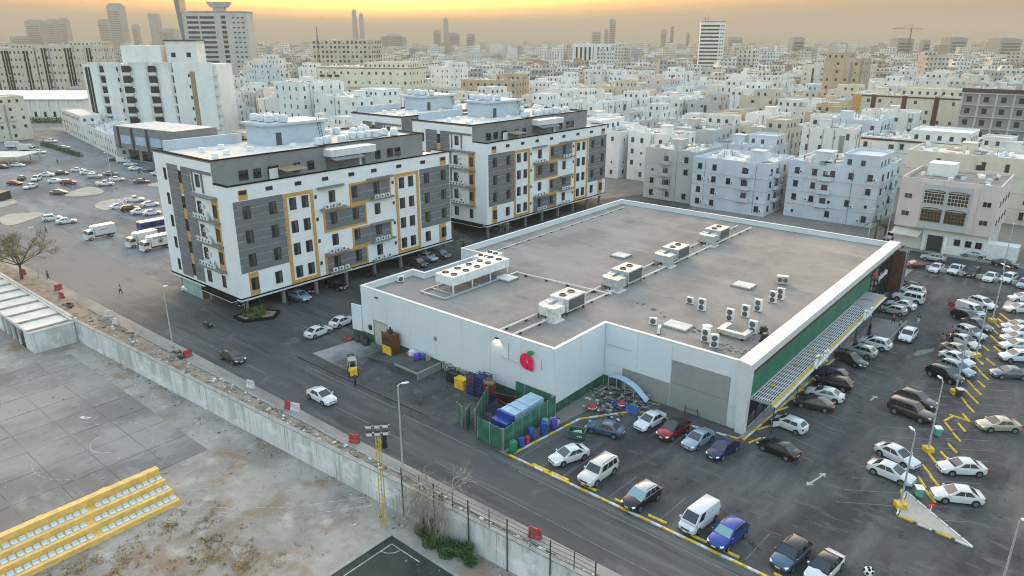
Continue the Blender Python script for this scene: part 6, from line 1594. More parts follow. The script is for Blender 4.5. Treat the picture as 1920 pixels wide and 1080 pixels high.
# ================================================================ the city
YAW = R(40.04)
FWD = Vector((-sin(YAW), cos(YAW))); RGT = Vector((cos(YAW), sin(YAW)))
WALLS = {'white':(.78,.78,.76),'off-white':(.72,.70,.66),'cream':(.68,.62,.51),'beige':(.58,.52,.43),'tan':(.50,.40,.29),'pale pink':(.66,.56,.53),'pale blue':(.58,.63,.68),'light grey':(.48,.48,.475),'grey':(.30,.30,.30),'lemon':(.72,.69,.56)}
for k_, c_ in WALLS.items():
    layered('wall_'+k_, [c_, (tuple(v*.82 for v in c_), .25,.45,.66,.7,(1,1,.4)), (tuple(v*.6 for v in c_), 1.1,.6,.78,.55,(1.5,1.5,.2))], .88, .1, 5)
mat('sail_glass', (.16,.19,.23), .35, .2)
mat('hole', (.03,.028,.027), .8)
mat('far_glass', (.05,.055,.065), .3)
mat('far_pane', (.13,.135,.145), .4)
mat('arch_wood', (.22,.13,.05), .6)

def facing(nx, ny, px, py):                      # does a face with this normal look at the photographer's side?
    return nx*(0-px) + ny*(0-py) > 0
def block(name, label, cat, x, y, wx, wy, h, rz=0, wall='white', storeys=4, near=False, ww=1.2, wh=1.5, gap=3.2, group=None, base=0, roof='roof_pale', clutter=1.0, stair=True, seed=0, cornice=None, frame='frame_dark', winkey='far_glass', skip=0.0, top=None):
    rng = random.Random(seed or int(abs(x*13+y*7)))
    t = thing(name, label, cat, (x,y,base), rz, group)
    a, b = wx/2, wy/2
    O = [(-a,-b),(a,-b),(a,b),(-a,b)]; I = inset(O, .3)
    part('wall', MB().ring(O, I, 0, h), 'wall_'+wall, t)
    part('roof', MB().sheet(I, h-.9), roof, t)
    if cornice: part('cornice', MB().ring(inset(O,-.25), inset(O,-.002), h-1.0, h-.5), cornice, t)
    sh = (h-.9)/storeys; vstrip = rng.random() < .35; tall = rng.random() < .3
    if tall: wh = wh*1.25; ww = ww*.8
    wm = MB() if not near else None
    for nx, ny, L, D in ((1,0,wy,a),(-1,0,wy,a),(0,1,wx,b),(0,-1,wx,b)):
        gx, gy = nx*cos(rz)-ny*sin(rz), nx*sin(rz)+ny*cos(rz)
        if not facing(gx, gy, x+gx*D, y+gy*D): continue
        n = max(1, int((L-1.2)/gap)); sp = L/n; ra = math.atan2(ny, nx)
        for s in range(storeys):
            for i in range(n):
                if rng.random() < skip: continue
                u = -L/2 + (i+.5)*sp; z = s*sh + sh*.35
                px, py = nx*D - ny*u, ny*D + nx*u
                small = rng.random() < .18
                w_, h_ = (ww*.55, wh*.5) if small else (ww, wh)
                if near:
                    window(t, (px, py, z), ra, w_, h_, curtain=False, frame=frame, sill=not small)
                    if not small and rng.random() < .45:
                        v_ = rng.choice((-1,1))*(w_/2+.6); ac(t, (px-ny*v_, py+nx*v_, z+rng.uniform(-.4,.5)), ra)
                    elif not small and rng.random() < .3:
                        part('sunshade', cached(('shade',round(w_,2)), lambda: MB().box(0,-w_/2-.2,0,.55,w_/2+.2,.1).mesh('sunshade','wall_light grey')), None, t, (px,py,z+h_+.12), ra)
                else:
                    ex, ey = abs(ny)*w_/2+abs(nx)*.05, abs(nx)*w_/2+abs(ny)*.05
                    wm.box(px-ex,py-ey,z,px+ex,py+ey,z+h_)
                    if rng.random() < .3: wm.box(px-ex*.7+nx*.25,py-ey*.7+ny*.25,z-.7,px+ex*.7+nx*.3,py+ey*.7+ny*.3,z-.15,1)
                    elif rng.random() < .1: wm.box(px-ex*1.5+nx*.4-abs(nx)*.4,py-ey*1.5+ny*.4-abs(ny)*.4,z-.5,px+ex*1.5+nx*.4+abs(nx)*.4,py+ey*1.5+ny*.4+abs(ny)*.4,z+.5,2)
        if near:
            for s in range(1, storeys):
                if seed % 2 == 0 or cornice: part('string_course', MB().box(0,-L/2,0,.07,L/2,.16), 'wall_light grey', t, (nx*D,ny*D,s*sh-.05), ra)
            for k in range(3):
                u = rng.uniform(-.46,.46)*L; part('drain_pipe', MB().tube([(.1,0,.3),(.1,0,h-.6)],.06,5), rng.choice(('wall_grey','wall_off-white')), t, (nx*D-ny*u,ny*D+nx*u,0), ra)
            if L > 12:
                u = rng.uniform(-.25,.25)*L
                for s in range(1, storeys):
                    bo = part('balcony', MB().box(0,-1.6,0,1.0,1.6,.15).box(.92,-1.6,.15,1.0,1.6,1.0).box(0,-1.6,.15,.919,-1.52,1.0).box(0,1.52,.15,.919,1.6,1.0), 'wall_'+wall, t, (nx*D-ny*u,ny*D+nx*u,s*sh+.1), ra)
                    part('balcony_door', MB().box(.02,-.7,.16,.06,.7,2.2), 'far_glass', bo)
        if wm and vstrip and L > 9:
            u = rng.uniform(-L*.3,L*.3); px, py = nx*D-ny*u, ny*D+nx*u; ex, ey = abs(ny)*.7+abs(nx)*.07, abs(nx)*.7+abs(ny)*.07
            wm.box(px-ex,py-ey,1.5,px+ex,py+ey,h-2,rng.choice((0,3)))
        if wm:
            for k in range(rng.randrange(4)):
                u = rng.uniform(-L*.45,L*.45); px, py = nx*(D+.12)-ny*u, ny*(D+.12)+nx*u; wm.box(px-.08,py-.08,.5,px+.08,py+.08,h-.5,3)
    if wm and wm.v:
        o = part('window_rows', wm, [winkey,'white_metal','wall_'+wall,'wall_grey'], t); o['kind'] = 'stuff'
    zr = h-.9
    if stair and min(wx,wy) > 7:
        sx, sy, s_h = rng.uniform(2.5,4), rng.uniform(2.5,4.5), rng.uniform(2.4,3.4)
        ux, uy = rng.uniform(-a+sx,a-sx)*.7, rng.uniform(-b+sy,b-sy)*.7
        part('stair_room', MB().box(ux-sx/2,uy-sy/2,zr,ux+sx/2,uy+sy/2,zr+s_h).box(ux-sx/2-.2,uy-sy/2-.2,zr+s_h,ux+sx/2+.2,uy+sy/2+.2,zr+s_h+.15), 'wall_'+wall, t)
    if stair and min(wx,wy) > 11 and rng.random() < .6:
        fx, fy = rng.uniform(.35,.65)*wx, rng.uniform(.4,.8)*wy; ux, uy = rng.choice((-1,1))*(a-fx/2-.6), rng.choice((-1,1))*(b-fy/2-.6); q = MB().box(ux-fx/2,uy-fy/2,zr,ux+fx/2,uy+fy/2,zr+3.1); UO = [(ux-fx/2,uy-fy/2),(ux+fx/2,uy-fy/2),(ux+fx/2,uy+fy/2),(ux-fx/2,uy+fy/2)]
        part('penthouse', q, 'wall_'+wall, t); part('penthouse_parapet', MB().ring(inset(UO,-.08),inset(UO,.22),zr+3.102,zr+3.6), 'wall_'+wall, t)
        wq = MB()
        for k in range(int(fx/3)): wq.box(ux-fx/2+1+k*3,uy-fy/2-.05,zr+1,ux-fx/2+2+k*3,uy-fy/2-.002,zr+2.3)
        for k in range(int(fy/3)): wq.box(ux+fx/2+.002,uy-fy/2+1+k*3,zr+1,ux+fx/2+.05,uy-fy/2+2+k*3,zr+2.3)
        if wq.v: part('penthouse_windows', wq, winkey, t)['kind'] = 'stuff'
    if clutter:
        c = MB(); n = int(rng.uniform(8,18)*clutter*max(1,wx*wy/250))
        for i in range(n):
            ux, uy = rng.uniform(-a+1,a-1), rng.uniform(-b+1,b-1); k = rng.random()
            if k < .3: c.lathe([(.55,0),(.7,.1),(.7,1.1),(.3,1.4)],7,(ux,uy,zr+rng.choice((0,0,3.1))*0),0)
            elif k < .75: c.obox((ux,uy,zr+.45),(rng.uniform(.6,1.4),rng.uniform(.5,1),.9),rng.uniform(0,3),1)
            elif k < .9: c.tube([(ux,uy,zr),(ux,uy,zr+rng.uniform(1.5,3.5))],.05,4,2)
            else: c.obox((ux,uy,zr+.8),(rng.uniform(2,4),rng.uniform(1.5,3),.12),rng.uniform(0,3),3)
        o = part('roof_clutter', c, ['tank_white','white_metal','wire','rubble'], t); o['kind'] = 'stuff'
    return t

FOOT = []           # footprints already taken: (x, y, radius)
def keep(x, y, r): FOOT.append((x,y,r))

# --- pink apartment house across the back street
pk = thing('pink_building', 'pale pink four-storey house with four arched lattice windows across the back street', 'apartment house', (-24.0,166.3,0))
w2 = 8.85; keep(-24,176,14)
part('wall', MB().box(-w2,0,4.7,w2,18,14.3), 'wall_pale pink', pk)
part('ground_floor', MB().box(-w2+.3,.8,0,w2-.3,17.6,4.698), 'wall_off-white', pk)
part('central_bay', MB().box(-4.4,-.5,4.9,4.2,-.002,14.0), 'wall_light grey', pk)
part('pilaster', MB().box(-5.5,-.25,4.8,-4.41,-.002,14.4), 'wall_pale pink', pk); part('pilaster', MB().box(4.21,-.25,4.8,5.4,-.002,14.4), 'wall_pale pink', pk)
PO = [(-w2,0),(w2,0),(w2,18),(-w2,18)]
part('parapet', MB().ring(PO, inset(PO,.25), 14.302, 15.0), 'wall_pale pink', pk); part('roof', MB().sheet(inset(PO,.25),14.33), 'roof_felt', pk)
for x in (-2.25, 2.05):
    for z in (6.4, 10.1):
        o = part('lattice_window', MB().box(-1.85,-.55,0,1.85,-.502,2.5), 'hole', pk, (x,0,z))
        b = MB()
        for i in range(7): b.box(-1.85+i*.6,-.62,0,-1.77+i*.6,-.552,2.3)
        for k in range(4): b.box(-1.85,-.625,k*.72,1.85,-.553,k*.72+.1)
        part('lattice', b, 'arch_wood' if z < 8 else 'wall_beige', o)
        hood = MB()
        for i in range(8):
            t0, t1 = pi*i/8, pi*(i+1)/8
            hood.add([(cos(t0)*1.95,-.75,2.45+sin(t0)*.45),(cos(t1)*1.95,-.75,2.45+sin(t1)*.45),(cos(t1)*1.95,-.5,2.5+sin(t1)*.45),(cos(t0)*1.95,-.5,2.5+sin(t0)*.45)],[(0,1,2,3)])
        part('arch_hood', hood, 'black_trim', o)
for x in (-7.1,7.0):
    for z in (6.9,10.6): window(pk, (x,-.0,z), -R(90), 1.5, 1.1, curtain=False, frame='wall_beige')
for y in (3,7,11,15):
    for z in (6.6,10.4): window(pk, (w2,y,z), 0, .9, 1.2, curtain=False)
part('garage_door', MB().box(-2.2,.7,0,.6,.79,3.4), 'dark_metal', pk)
for x in (3.2,5.2,7.0): window(pk, (x,.8,1.9), -R(90), 1.1, 1.3, curtain=False)
part('gate_pier', MB().box(-3.1,.2,0,-2.5,.75,3.6), 'wall_white', pk); part('gate_pier', MB().box(.9,.2,0,1.5,.75,3.6), 'wall_white', pk)
part('boundary_wall', MB().box(1.5,.2,0,8.6,.4,1.9), 'wall_off-white', pk)
part('awning', MB().add([(-8.6,.7,4.3),(-3.3,.7,4.2),(-3.5,-2.6,3.2),(-8.8,-2.6,3.3),(-8.6,.7,4.38),(-3.3,.7,4.28),(-3.5,-2.6,3.28),(-8.8,-2.6,3.38)],[(0,3,2,1),(4,5,6,7),(0,1,5,4),(1,2,6,5),(2,3,7,6),(3,0,4,7)]), 'beige_door', pk)
part('stair_room', MB().box(-6,9,14.34,-1,14,17.0), 'wall_white', pk)
c = MB(); rng = random.Random(2)
for i in range(26): c.obox((rng.uniform(-7,7),rng.uniform(1.5,16),14.6),(rng.uniform(.5,1.6),rng.uniform(.4,1),rng.uniform(.3,.9)),rng.uniform(0,3),i%3,rng.uniform(-.2,.2))
o = part('roof_clutter', c, ['white_metal','rubble','tank_white'], pk); o['kind']='stuff'
# --- other nearby buildings, one by one
NEAR = [
 ('house','pale blue four-storey house with arched windows left of the palm','apartment house',-50.5,189,21,19,14.0,0,'pale blue',4),
 ('house','light blue house with small square windows behind the store roof','apartment house',-74,183,20,18,13.2,0,'pale blue',4),
 ('house','cream house with sparse square windows behind the pink one','apartment house',-23.5,214,34,17,15.5,0,'cream',4),
 ('house','white house with dark red roof edge behind the cream one','apartment house',-46,246,30,18,14.5,0,'white',4),
 ('house','pale blue-grey house far behind the palm','apartment house',-70,262,22,18,17.5,0,'pale blue',5),
 ('house','low white house right of the pink building','house',0.5,175,15,12,7.0,0,'off-white',2),
 ('apartment_house','grey-beige house behind the far end of the second apartment block','apartment house',-92,184,15,16,14.0,0,'light grey',4),
 ('apartment_house','cream and orange block with brown stripes behind the red-edged house','apartment house',-70,352,46,20,20.0,0,'cream',5),
 ('apartment_house','tall tan block to the left of the cream and orange block','apartment house',-118,418,18,20,33.0,0,'tan',8),
 ('house','beige three-storey house at the left edge beyond the shade roof','apartment house',-386,101,26,18,16.0,0,'cream',4),
 ('shop_row','long two-storey white shop row below the curved hotel','shops',-338,127,108,15,8.0,R(-10),'off-white',2),
 ('house','low white house with flat roof behind the nearest apartment block','house',-190,138,34,20,8.5,0,'white',2),
 ('house','small beige-roofed house behind the nearest apartment block','house',-226,138,22,18,9.5,0,'beige',2),
 ('house','white stepped house rising behind the apartment roof','apartment house',-262,206,30,26,19.0,0,'white',5),
 ('house','taller white wing of the stepped house behind the apartment roof','apartment house',-290,200,20,24,24.0,0,'white',6),
 ('house','white house with grey portal front beside the lift room','house',-206,172,22,16,14.0,0,'off-white',3),
]
for nm,l,c_,x,y,wx,wy,h,rz,wl_,st in NEAR:
    keep(x,y,max(wx,wy)*.62)
    far = math.hypot(x,y) > 300
    block(nm,l,c_,x,y,wx,wy,h,rz,wl_,st,near=not far,gap=3.6 if 'blue' in l else 4.2,skip=.22,ww=1.1,wh=1.4,group='houses around the car parks',clutter=1.6,cornice='brown_strip' if 'red' in l else None)
    if 'brown stripes' in l:
        cb = bpy.data.objects['apartment_house.001'] if 'apartment_house.001' in bpy.data.objects else None
        if cb and cb.get('label') == l:
            for u in (-22.5,22.5): part('orange_flank', MB().box(u-3.5 if u>0 else u,-10.3,0,u if u>0 else u+3.5,-10.02,19.5), 'clad_orange', cb)
            for u in (-14,-2,10): part('brown_stripe', MB().box(u-.9,-10.3,0,u+.9,-10.02,19.8), 'brown_strip', cb)
# grey modern shop with overhanging upper storey
gm = thing('modern_shop', 'grey modern shop building with overhanging upper storey beside the dusty car park', 'shop', (-262,112,0), R(8)); keep(-262,120,26)
part('upper_storey', MB().box(-19,-1,4.6,17,16,12.5), 'grey_render', gm); part('ground_floor', MB().box(-16,1.5,0,16,15.5,4.598), 'wall_grey', gm)
part('roof', MB().box(-18.6,-.6,12.502,16.6,15.6,12.6), 'roof_pale', gm)
for i in range(4): part('shop_window', MB().box(-15.5+i*8,1.44,.4,-9.5+i*8,1.495,4.2), 'glass', gm)
for x0,x1 in ((-15,-9),(-6,0),(3,9)): part('window_band', MB().box(x0,-1.06,6.5,x1,-1.002,9.5), 'pale_blue_metal', gm)
for x0 in (-16.5,-8,1): part('fin', MB().box(x0,-1.3,4.7,x0+1.0,-1.061,12.4), 'dark_metal', gm)
for y0 in (2,8): part('window_band', MB().box(17.002,y0,6.5,17.06,y0+4,9.5), 'glass', gm)
# curved white hotel
ho = thing('hotel', 'large white hotel with curved columns and stacked dark balconies', 'hotel', (-338.5,150,0), YAW); keep(-345,160,40)
W_, D_, H_ = 60, 20, 32.5
part('wall', MB().box(-W_/2,1.2,0,W_/2,D_,H_-1), 'wall_white', ho)
part('roof', MB().box(-W_/2+.2,1.4,H_-.998,W_/2-.2,D_-.2,H_-.85), 'roof_pale', ho)
def column(x, w, h=H_, curve=True):
    b = MB(); pr = []
    for i in range(9):
        t = pi*i/8; pr.append((x-w/2*cos(t), 1.2-1.5*sin(t)))
    prof = [(3.0,1.25),(6,1.05),(8,1.0),(h-5,1.0),(h-2,1.1),(h,1.45)]
    base = len(b.v)
    for z, s in prof: b.v += [(x+(px-x)*s, 1.2+(py-1.2)*s, z) for px,py in pr]
    n = len(pr)
    for k in range(len(prof)-1):
        for i in range(n-1): b.f.append((k*n+i,k*n+i+1,(k+1)*n+i+1,(k+1)*n+i)); b.m.append(0)
    b.f.append(tuple((len(prof)-1)*n+i for i in range(n))); b.m.append(0)
    return b
for x in (-24.5,-17,-4.5,6.5): part('column', column(x,6.8 if x > -20 else 4.0), 'wall_white', ho, smooth=True, sharp=60)
part('flat_bay', MB().box(11,-.2,3,28.5,1.19,H_), 'wall_white', ho)
for x in (-20.7,-10.7,1.0,10.2):
    for s in range(6):
        z = 4.5+s*4.5
        part('balcony_opening', MB().box(x-1.9,1.12,z+1.0,x+1.9,1.195,z+4.0), 'glass', ho)
        part('balcony', MB().box(x-2.0,.2,z,x+2.0,1.11,z+1.1), 'wall_off-white', ho)
for x in (-13.8,-7.6,3.4):
    for s in range(6): part('slot_window', MB().box(x-.3,-.55,6.2+s*4.5,x+.3,-.25,8.0+s*4.5), 'glass', ho)
for x in (-28.4,-26.9): part('glazed_strip', MB().box(x-.55,.9,4,x+.55,1.19,H_-2), 'hole', ho)
part('stair_slot', MB().box(18.4,-.26,3.2,20.6,-.202,H_-4), 'wood', ho)
for s in range(5): part('slot_window', MB().box(17.5,-.26,7+s*4.8,18.2,-.202,8.4+s*4.8), 'glass', ho)
for s in range(6): part('balcony', MB().box(28.52,.4,5+s*4.3,30.6,1.18,6.3+s*4.3), 'wall_off-white', ho)
part('plant_room', MB().box(-14,6,H_-.84,4,16,H_+7), 'wall_white', ho); part('plant_room', MB().box(6,7,H_-.84,20,16,H_+9), 'wall_off-white', ho)
part('roof_screen', MB().box(5.5,6.4,H_+9.002,20.5,16.5,H_+9.5), 'dark_metal', ho)
for s in range(2): part('slot_window', MB().box(8+s*7,6.93,H_+2,10+s*7,6.995,H_+4), 'glass', ho)
# white hall with arches
ha = thing('hall', 'long low white hall with a pale sloping roof and arched niches', 'hall', (-455,140,0), YAW); keep(-455,150,60)
part('wall', MB().box(-60,0,0,24,30,11), 'wall_off-white', ha)
part('roof', MB().add([(-61,-1,11.002),(25,-1,11.002),(25,31,13.5),(-61,31,13.5),(-61,-1,11.6),(25,-1,11.6),(25,31,14.1),(-61,31,14.1)],[(0,3,2,1),(4,5,6,7),(0,1,5,4),(1,2,6,5),(2,3,7,6),(3,0,4,7)]), 'wall_white', ha)
for i in range(16): part('pilaster', MB().box(-58+i*5.2,-.6,0,-57.2+i*5.2,-.002,10.8), 'wall_white', ha)
for i in range(15): part('arch_window', MB().box(-55.6+i*5.2,-.06,2,-54.2+i*5.2,-.002,4.2).tube([(-54.9+i*5.2,-.062,4.2),(-54.9+i*5.2,-.002,4.2)],.7,12), 'glass', ha)
# unfinished concrete block at the right
un = thing('unfinished_block', 'bare grey concrete apartment block with empty window holes at the right edge', 'building site', (-22,304,0)); keep(-20,316,30)
for s in range(7):
    part('floor_slab', MB().box(-24,-.3,s*4.0,26,22.3,s*4.0+.35), 'wall_light grey', un)
for s in range(6):
    part('infill', MB().box(-23.6,.3,s*4.0+.352,25.6,22,s*4.0+3.998), 'wall_grey', un)
    for i in range(10):
        part('window_hole', cached('uhole', lambda: MB().box(-.8,-.05,0,.8,.0,1.9).mesh('window_hole','hole')), None, un, (-21.4+i*5.2,.298,s*4.0+1.2))
for i in range(10): part('column', MB().box(-23.9+i*5.2,-.1,.35,-23.3+i*5.2,.297,27.9), 'wall_light grey', un)
part('brick_parapet', MB().box(-24,-.2,24.36,26,.1,25.8), 'brown_strip', un)
# lemon apartment block
lb = block('apartment_house','lemon yellow apartment block with rows of small balconies in the middle distance','apartment house',-352,288,60,24,27,R(22),'lemon',5,False,1.3,1.6,4.2,clutter=1.5,cornice='wood'); keep(-352,288,40)
part('balcony_row', MB().box(-10,-13.2,5,26,-12.02,5.8).box(-10,-13.2,10.2,26,-12.02,11).box(-10,-13.2,15.4,26,-12.02,16.2), 'wall_cream', lb)
b = MB()
for i in range(3):
    for s in range(5): b.box(-28+i*5,-13.0,1.2+s*5.0,-25.4+i*5,-12.02,2.4+s*5.0)
part('balcony', b, 'dark_metal', lb)
block('apartment_house','tan block with dark brick panels beyond the second apartment roof','apartment house',-284,323,34,22,20.5,R(20),'tan',5,False,1.3,1.6,4.0); keep(-284,323,28)
block('apartment_house','unfinished brown concrete block under the sun glow','building site',-634,488,64,30,42,R(30),'beige',9,False,2.4,2.4,4.4,winkey='hole'); keep(-634,488,50)
block('arcade','long low brown arcaded roof structure in the middle distance','arcade',-470,420,70,20,15,R(40),'tan',2,False,2.6,4.5,4.2,winkey='brown_strip'); keep(-470,420,45)
for px, F, wd, tp, l in ((137,560,46,85,'beige office slab with dark vertical fins, right of the pair at the left'),(20,560,44,90,'beige office slab with dark vertical fins, left of the pair at the left')):
    p = FWD*F + RGT*((px-960)*F/1413); h = 42+F*(75-tp)/1497; keep(p.x,p.y,36)
    o = block('office_block',l,'office block',p.x,p.y,wd,22,h,YAW,'beige',7,False,1.5,1.5,3.0,clutter=1.5)
    f = MB()
    for u in (-18,-16,-1,1,3,15,17): f.box(u-.45,-11.5,3,u+.45,-11.02,h-2)
    part('fin', f, 'black_trim', o)
# tall hotel tower with glass sail and flared cap
F = 690; p = FWD*F + RGT*((402-960)*F/1413); keep(p.x,p.y,55)
tw = thing('office_tower', 'tall white office tower with glass sail edge and flared rooftop cap', 'tower', (p.x,p.y,0), YAW+R(6)); TH = 69
part('wall', MB().box(-26,0,0,31,24,TH-4), 'wall_light grey', tw)
part('roof', MB().box(-25.6,.4,TH-3.998,30.6,23.6,TH-3.6), 'roof_felt', tw)
for s in range(13):
    z = 9+s*4.25
    part('window_band', cached('twb', lambda: MB().box(-22,-.3,0,-12,-.002,2.0).box(-10.5,-.3,0,2,-.002,2.0).mesh('window_band','glass_blue')), None, tw, (0,0,z))
    part('window_group', cached('twg', lambda: MB().box(8,-.3,0,12,-.002,2.6).mesh('window_group','hole')), None, tw, (0,0,z))
    part('window_group', cached('tws', lambda: MB().box(18,-.3,.3,20,-.002,1.5).box(22,-.3,.3,24,-.002,1.5).box(26,-.3,.3,28,-.002,1.5).mesh('window_group','glass_blue')), None, tw, (0,0,z))
sail = MB(); n = 14
for i in range(n+1):
    z = 2+(TH+8)*i/n; u = -26.2-1.2-3.6*(i/n)**2.2; sail.v += [(u,-1.5,z),(-26.1,-1.0,z),(-26.1,16,z),(u,14,z)]
for i in range(n):
    if i > n-3: pass
    for j in range(4): sail.f.append((i*4+j,i*4+(j+1)%4,(i+1)*4+(j+1)%4,(i+1)*4+j)); sail.m.append(0)
sail.f.append((n*4,n*4+1,n*4+2,n*4+3)); sail.m.append(0)
part('glass_sail', sail, 'sail_glass', tw)
part('roof_cap', MB().add([(-2,6,TH+1),(12,6,TH+1),(12,16,TH+1),(-2,16,TH+1),(-5,4,TH+5.5),(15,4,TH+5.5),(15,18,TH+5.5),(-5,18,TH+5.5)],[(0,3,2,1),(4,5,6,7),(0,1,5,4),(1,2,6,5),(2,3,7,6),(3,0,4,7)]).box(0,7,TH-3.6,10,15,TH+.99), 'wall_light grey', tw)
part('parapet', MB().box(-20,-.2,TH-4,31,.2,TH-2.6).box(30.8,.21,TH-4,31.2,24,TH-2.6), 'wall_grey', tw)
# slim tower right of centre
F = 880; p = FWD*F + RGT*((1335-960)*F/1413); keep(p.x,p.y,36)
t2 = thing('office_tower', 'slim white office tower with dark horizontal window bands, right of centre', 'tower', (p.x,p.y,0), YAW-R(12)); TH = 61
part('wall', MB().box(-14,0,0,14,18,TH), 'wall_white', t2); part('roof_rail', MB().box(-13.5,.3,TH+.002,13.5,17.6,TH+1.4), 'wall_grey', t2)
for s in range(13):
    z = 7+s*4.1
    part('window_band', cached('t2b', lambda: MB().box(-13.4,-.25,0,7.5,-.002,1.9).mesh('window_band','glass_blue')), None, t2, (0,0,z))
    part('window_group', cached('t2g', lambda: MB().box(9,-.25,.2,10.4,-.002,1.6).box(11.4,-.25,.2,12.8,-.002,1.6).mesh('window_group','glass_blue')), None, t2, (0,0,z))
part('mast', MB().tube([(-6,8,TH+1.4),(-6,8,TH+8)],.2,5).tube([(-9,8,TH+1.4),(-9,8,TH+6)],.2,5), 'dark_metal', t2)
# striped block
F = 980; p = FWD*F + RGT*((1115-960)*F/1413); keep(p.x,p.y,40)
o = block('office_block','white block with bold black vertical stripes beyond the centre','office block',p.x,p.y,56,24,37,YAW-R(5),'white',3,False,.1,.1,50,clutter=0)
b = MB()
for i in range(9): 
    if i not in (4,): b.box(-24+i*5.6,-12.4,6,-21.6+i*5.6,-12.02,33)
part('stripe', b, 'black_trim', o)
# radio mast
F = 620; p = FWD*F + RGT*((595-960)*F/1413)
b = MB()
for a_ in (0,2.1,4.2): b.tube([(2.2*cos(a_),2.2*sin(a_),0),(.3*cos(a_),.3*sin(a_),52)],.16,4)
for i in range(14):
    z = i*3.6; r_ = 2.2-1.9*z/52
    for k in range(3): b.tube([(r_*cos(2.1*k),r_*sin(2.1*k),z),(r_*cos(2.1*k+2.1),r_*sin(2.1*k+2.1),z+3.0)],.09,3)
single('radio_mast', b, 'dark_metal', 'thin steel lattice radio mast against the glow left of the twin towers', 'mast', (p.x,p.y,0)); keep(p.x,p.y,6)
# skyline towers
SKY = [(73,38,28,'leftmost broad tower on the hazy skyline'),(104,36,14,'left of two slim unfinished towers on the hazy skyline'),(126,35,14,'right of two slim unfinished towers on the hazy skyline'),(204,37,20,'squat tower left of the tallest one on the skyline'),(227,8,24,'tallest tower at the left of the hazy skyline'),(258,46,10,'thin tower with an open top right of the tallest one'),(298,27,17,'leaning-edged tower left of the white office tower'),(322,54,22,'low block just left of the white office tower'),
 (667,15,9,'left of the twin slender towers beside the sun'),(680,22,9,'right of the twin slender towers beside the sun'),(837,31,11,'single tapering tower right of the sun'),(820,57,13,'small block left of the single tapering tower'),(738,62,46,'broad domed block under the sun'),(852,62,20,'low block right of the single tapering tower'),(883,64,16,'second low block right of the single tapering tower'),
 (1117,60,16,'squat tower left of the slim central tower'),(1136,56,7,'thin tower touching the slim central tower'),(1147,36,11,'slim central tower on the skyline right of the centre'),(1243,56,10,'stepped tower between the central and right towers'),(1259,50,6,'needle-thin tower right of the stepped tower'),(1289,61,6,'faint thin tower left of the slim white office tower'),
 (1376,70,28,'faint broad block right of the slim white office tower'),(1494,70,22,'grey mid-rise right of the white tower'),(1574,80,24,'banded mid-rise further right on the skyline'),(1692,72,30,'dark mid-rise under a crane'),(1736,75,13,'small dark mid-rise right of the crane'),(1790,70,32,'hazy twin mid-rise right of the crane'),(1885,72,40,'hazy mid-rise near the right edge of the skyline'),(60,68,70,'low hazy ridge block at the far left')]
for i,(px,tp,wpx,l) in enumerate(SKY):
    F = 2600 if px < 1400 else 1500
    p = FWD*F + RGT*((px-960)*F/1413); h = 42+F*(75-tp)/1497; w_ = wpx*F/1413
    t = thing('skyline_tower', l, 'tower', (p.x,p.y,0), YAW, 'towers on the hazy skyline')
    d_ = min(w_,40)
    if px in (667,680,837):
        part('shaft', MB().add([(-w_/2,-d_/2,0),(w_/2,-d_/2,0),(w_/2,d_/2,0),(-w_/2,d_/2,0),(-w_*.36,-d_*.36,h*.93),(w_*.36,-d_*.36,h*.93),(w_*.36,d_*.36,h*.93),(-w_*.36,d_*.36,h*.93)],[(0,3,2,1),(4,5,6,7),(0,1,5,4),(1,2,6,5),(2,3,7,6),(3,0,4,7)]), 'wall_grey', t)
        part('spire', MB().tube([(0,0,h*.93),(0,0,h)],w_*.16,6,0,.6), 'wall_grey', t)
    elif px == 298:
        part('shaft', MB().add([(-w_/2,-d_/2,0),(w_/2,-d_/2,0),(w_/2,d_/2,0),(-w_/2,d_/2,0),(-w_*.62,-d_/2,h),(w_*.3,-d_/2,h),(w_*.3,d_/2,h),(-w_*.62,d_/2,h)],[(0,3,2,1),(4,5,6,7),(0,1,5,4),(1,2,6,5),(2,3,7,6),(3,0,4,7)]), 'wall_grey', t)
    elif px == 738:
        part('shaft', MB().box(-w_/2,-d_/2,0,w_/2,d_/2,h*.8), 'wall_grey', t); part('dome', MB().lathe([(w_*.3,h*.8),(w_*.27,h*.88),(w_*.16,h*.96),(.5,h)],14), 'wall_grey', t)
    else:
        part('shaft', MB().box(-w_/2,-d_/2,0,w_/2,d_/2,h*.96), 'wall_grey', t)
        part('crown', MB().box(-w_*.36,-d_*.36,h*.96+.01,w_*.36,d_*.36,h), 'wall_grey', t)
    n = max(3,int(h/9))
    b = MB()
    for s in range(n): b.box(-w_*.40,-d_/2-.6,10+s*(h*.86-10)/n,w_*.40,-d_/2-.02,10+s*(h*.86-10)/n+3.0)
    if px not in (667,680,837,298): o = part('window_rows', b, 'far_glass', t); o['kind']='stuff'
F = 1480; p = FWD*F + RGT*((1706-960)*F/1413)
single('tower_crane', MB().tube([(0,0,0),(0,0,62)],1.1,4).obox((-8,0,62),(60,1.2,1.2)).tube([(0,0,62),(0,0,69)],.5,4).tube([(0,0,69),(-34,0,62.5)],.25,3), 'dark_metal', 'thin tower crane beside the dark mid-rise on the skyline', 'crane', (p.x,p.y,0), YAW)
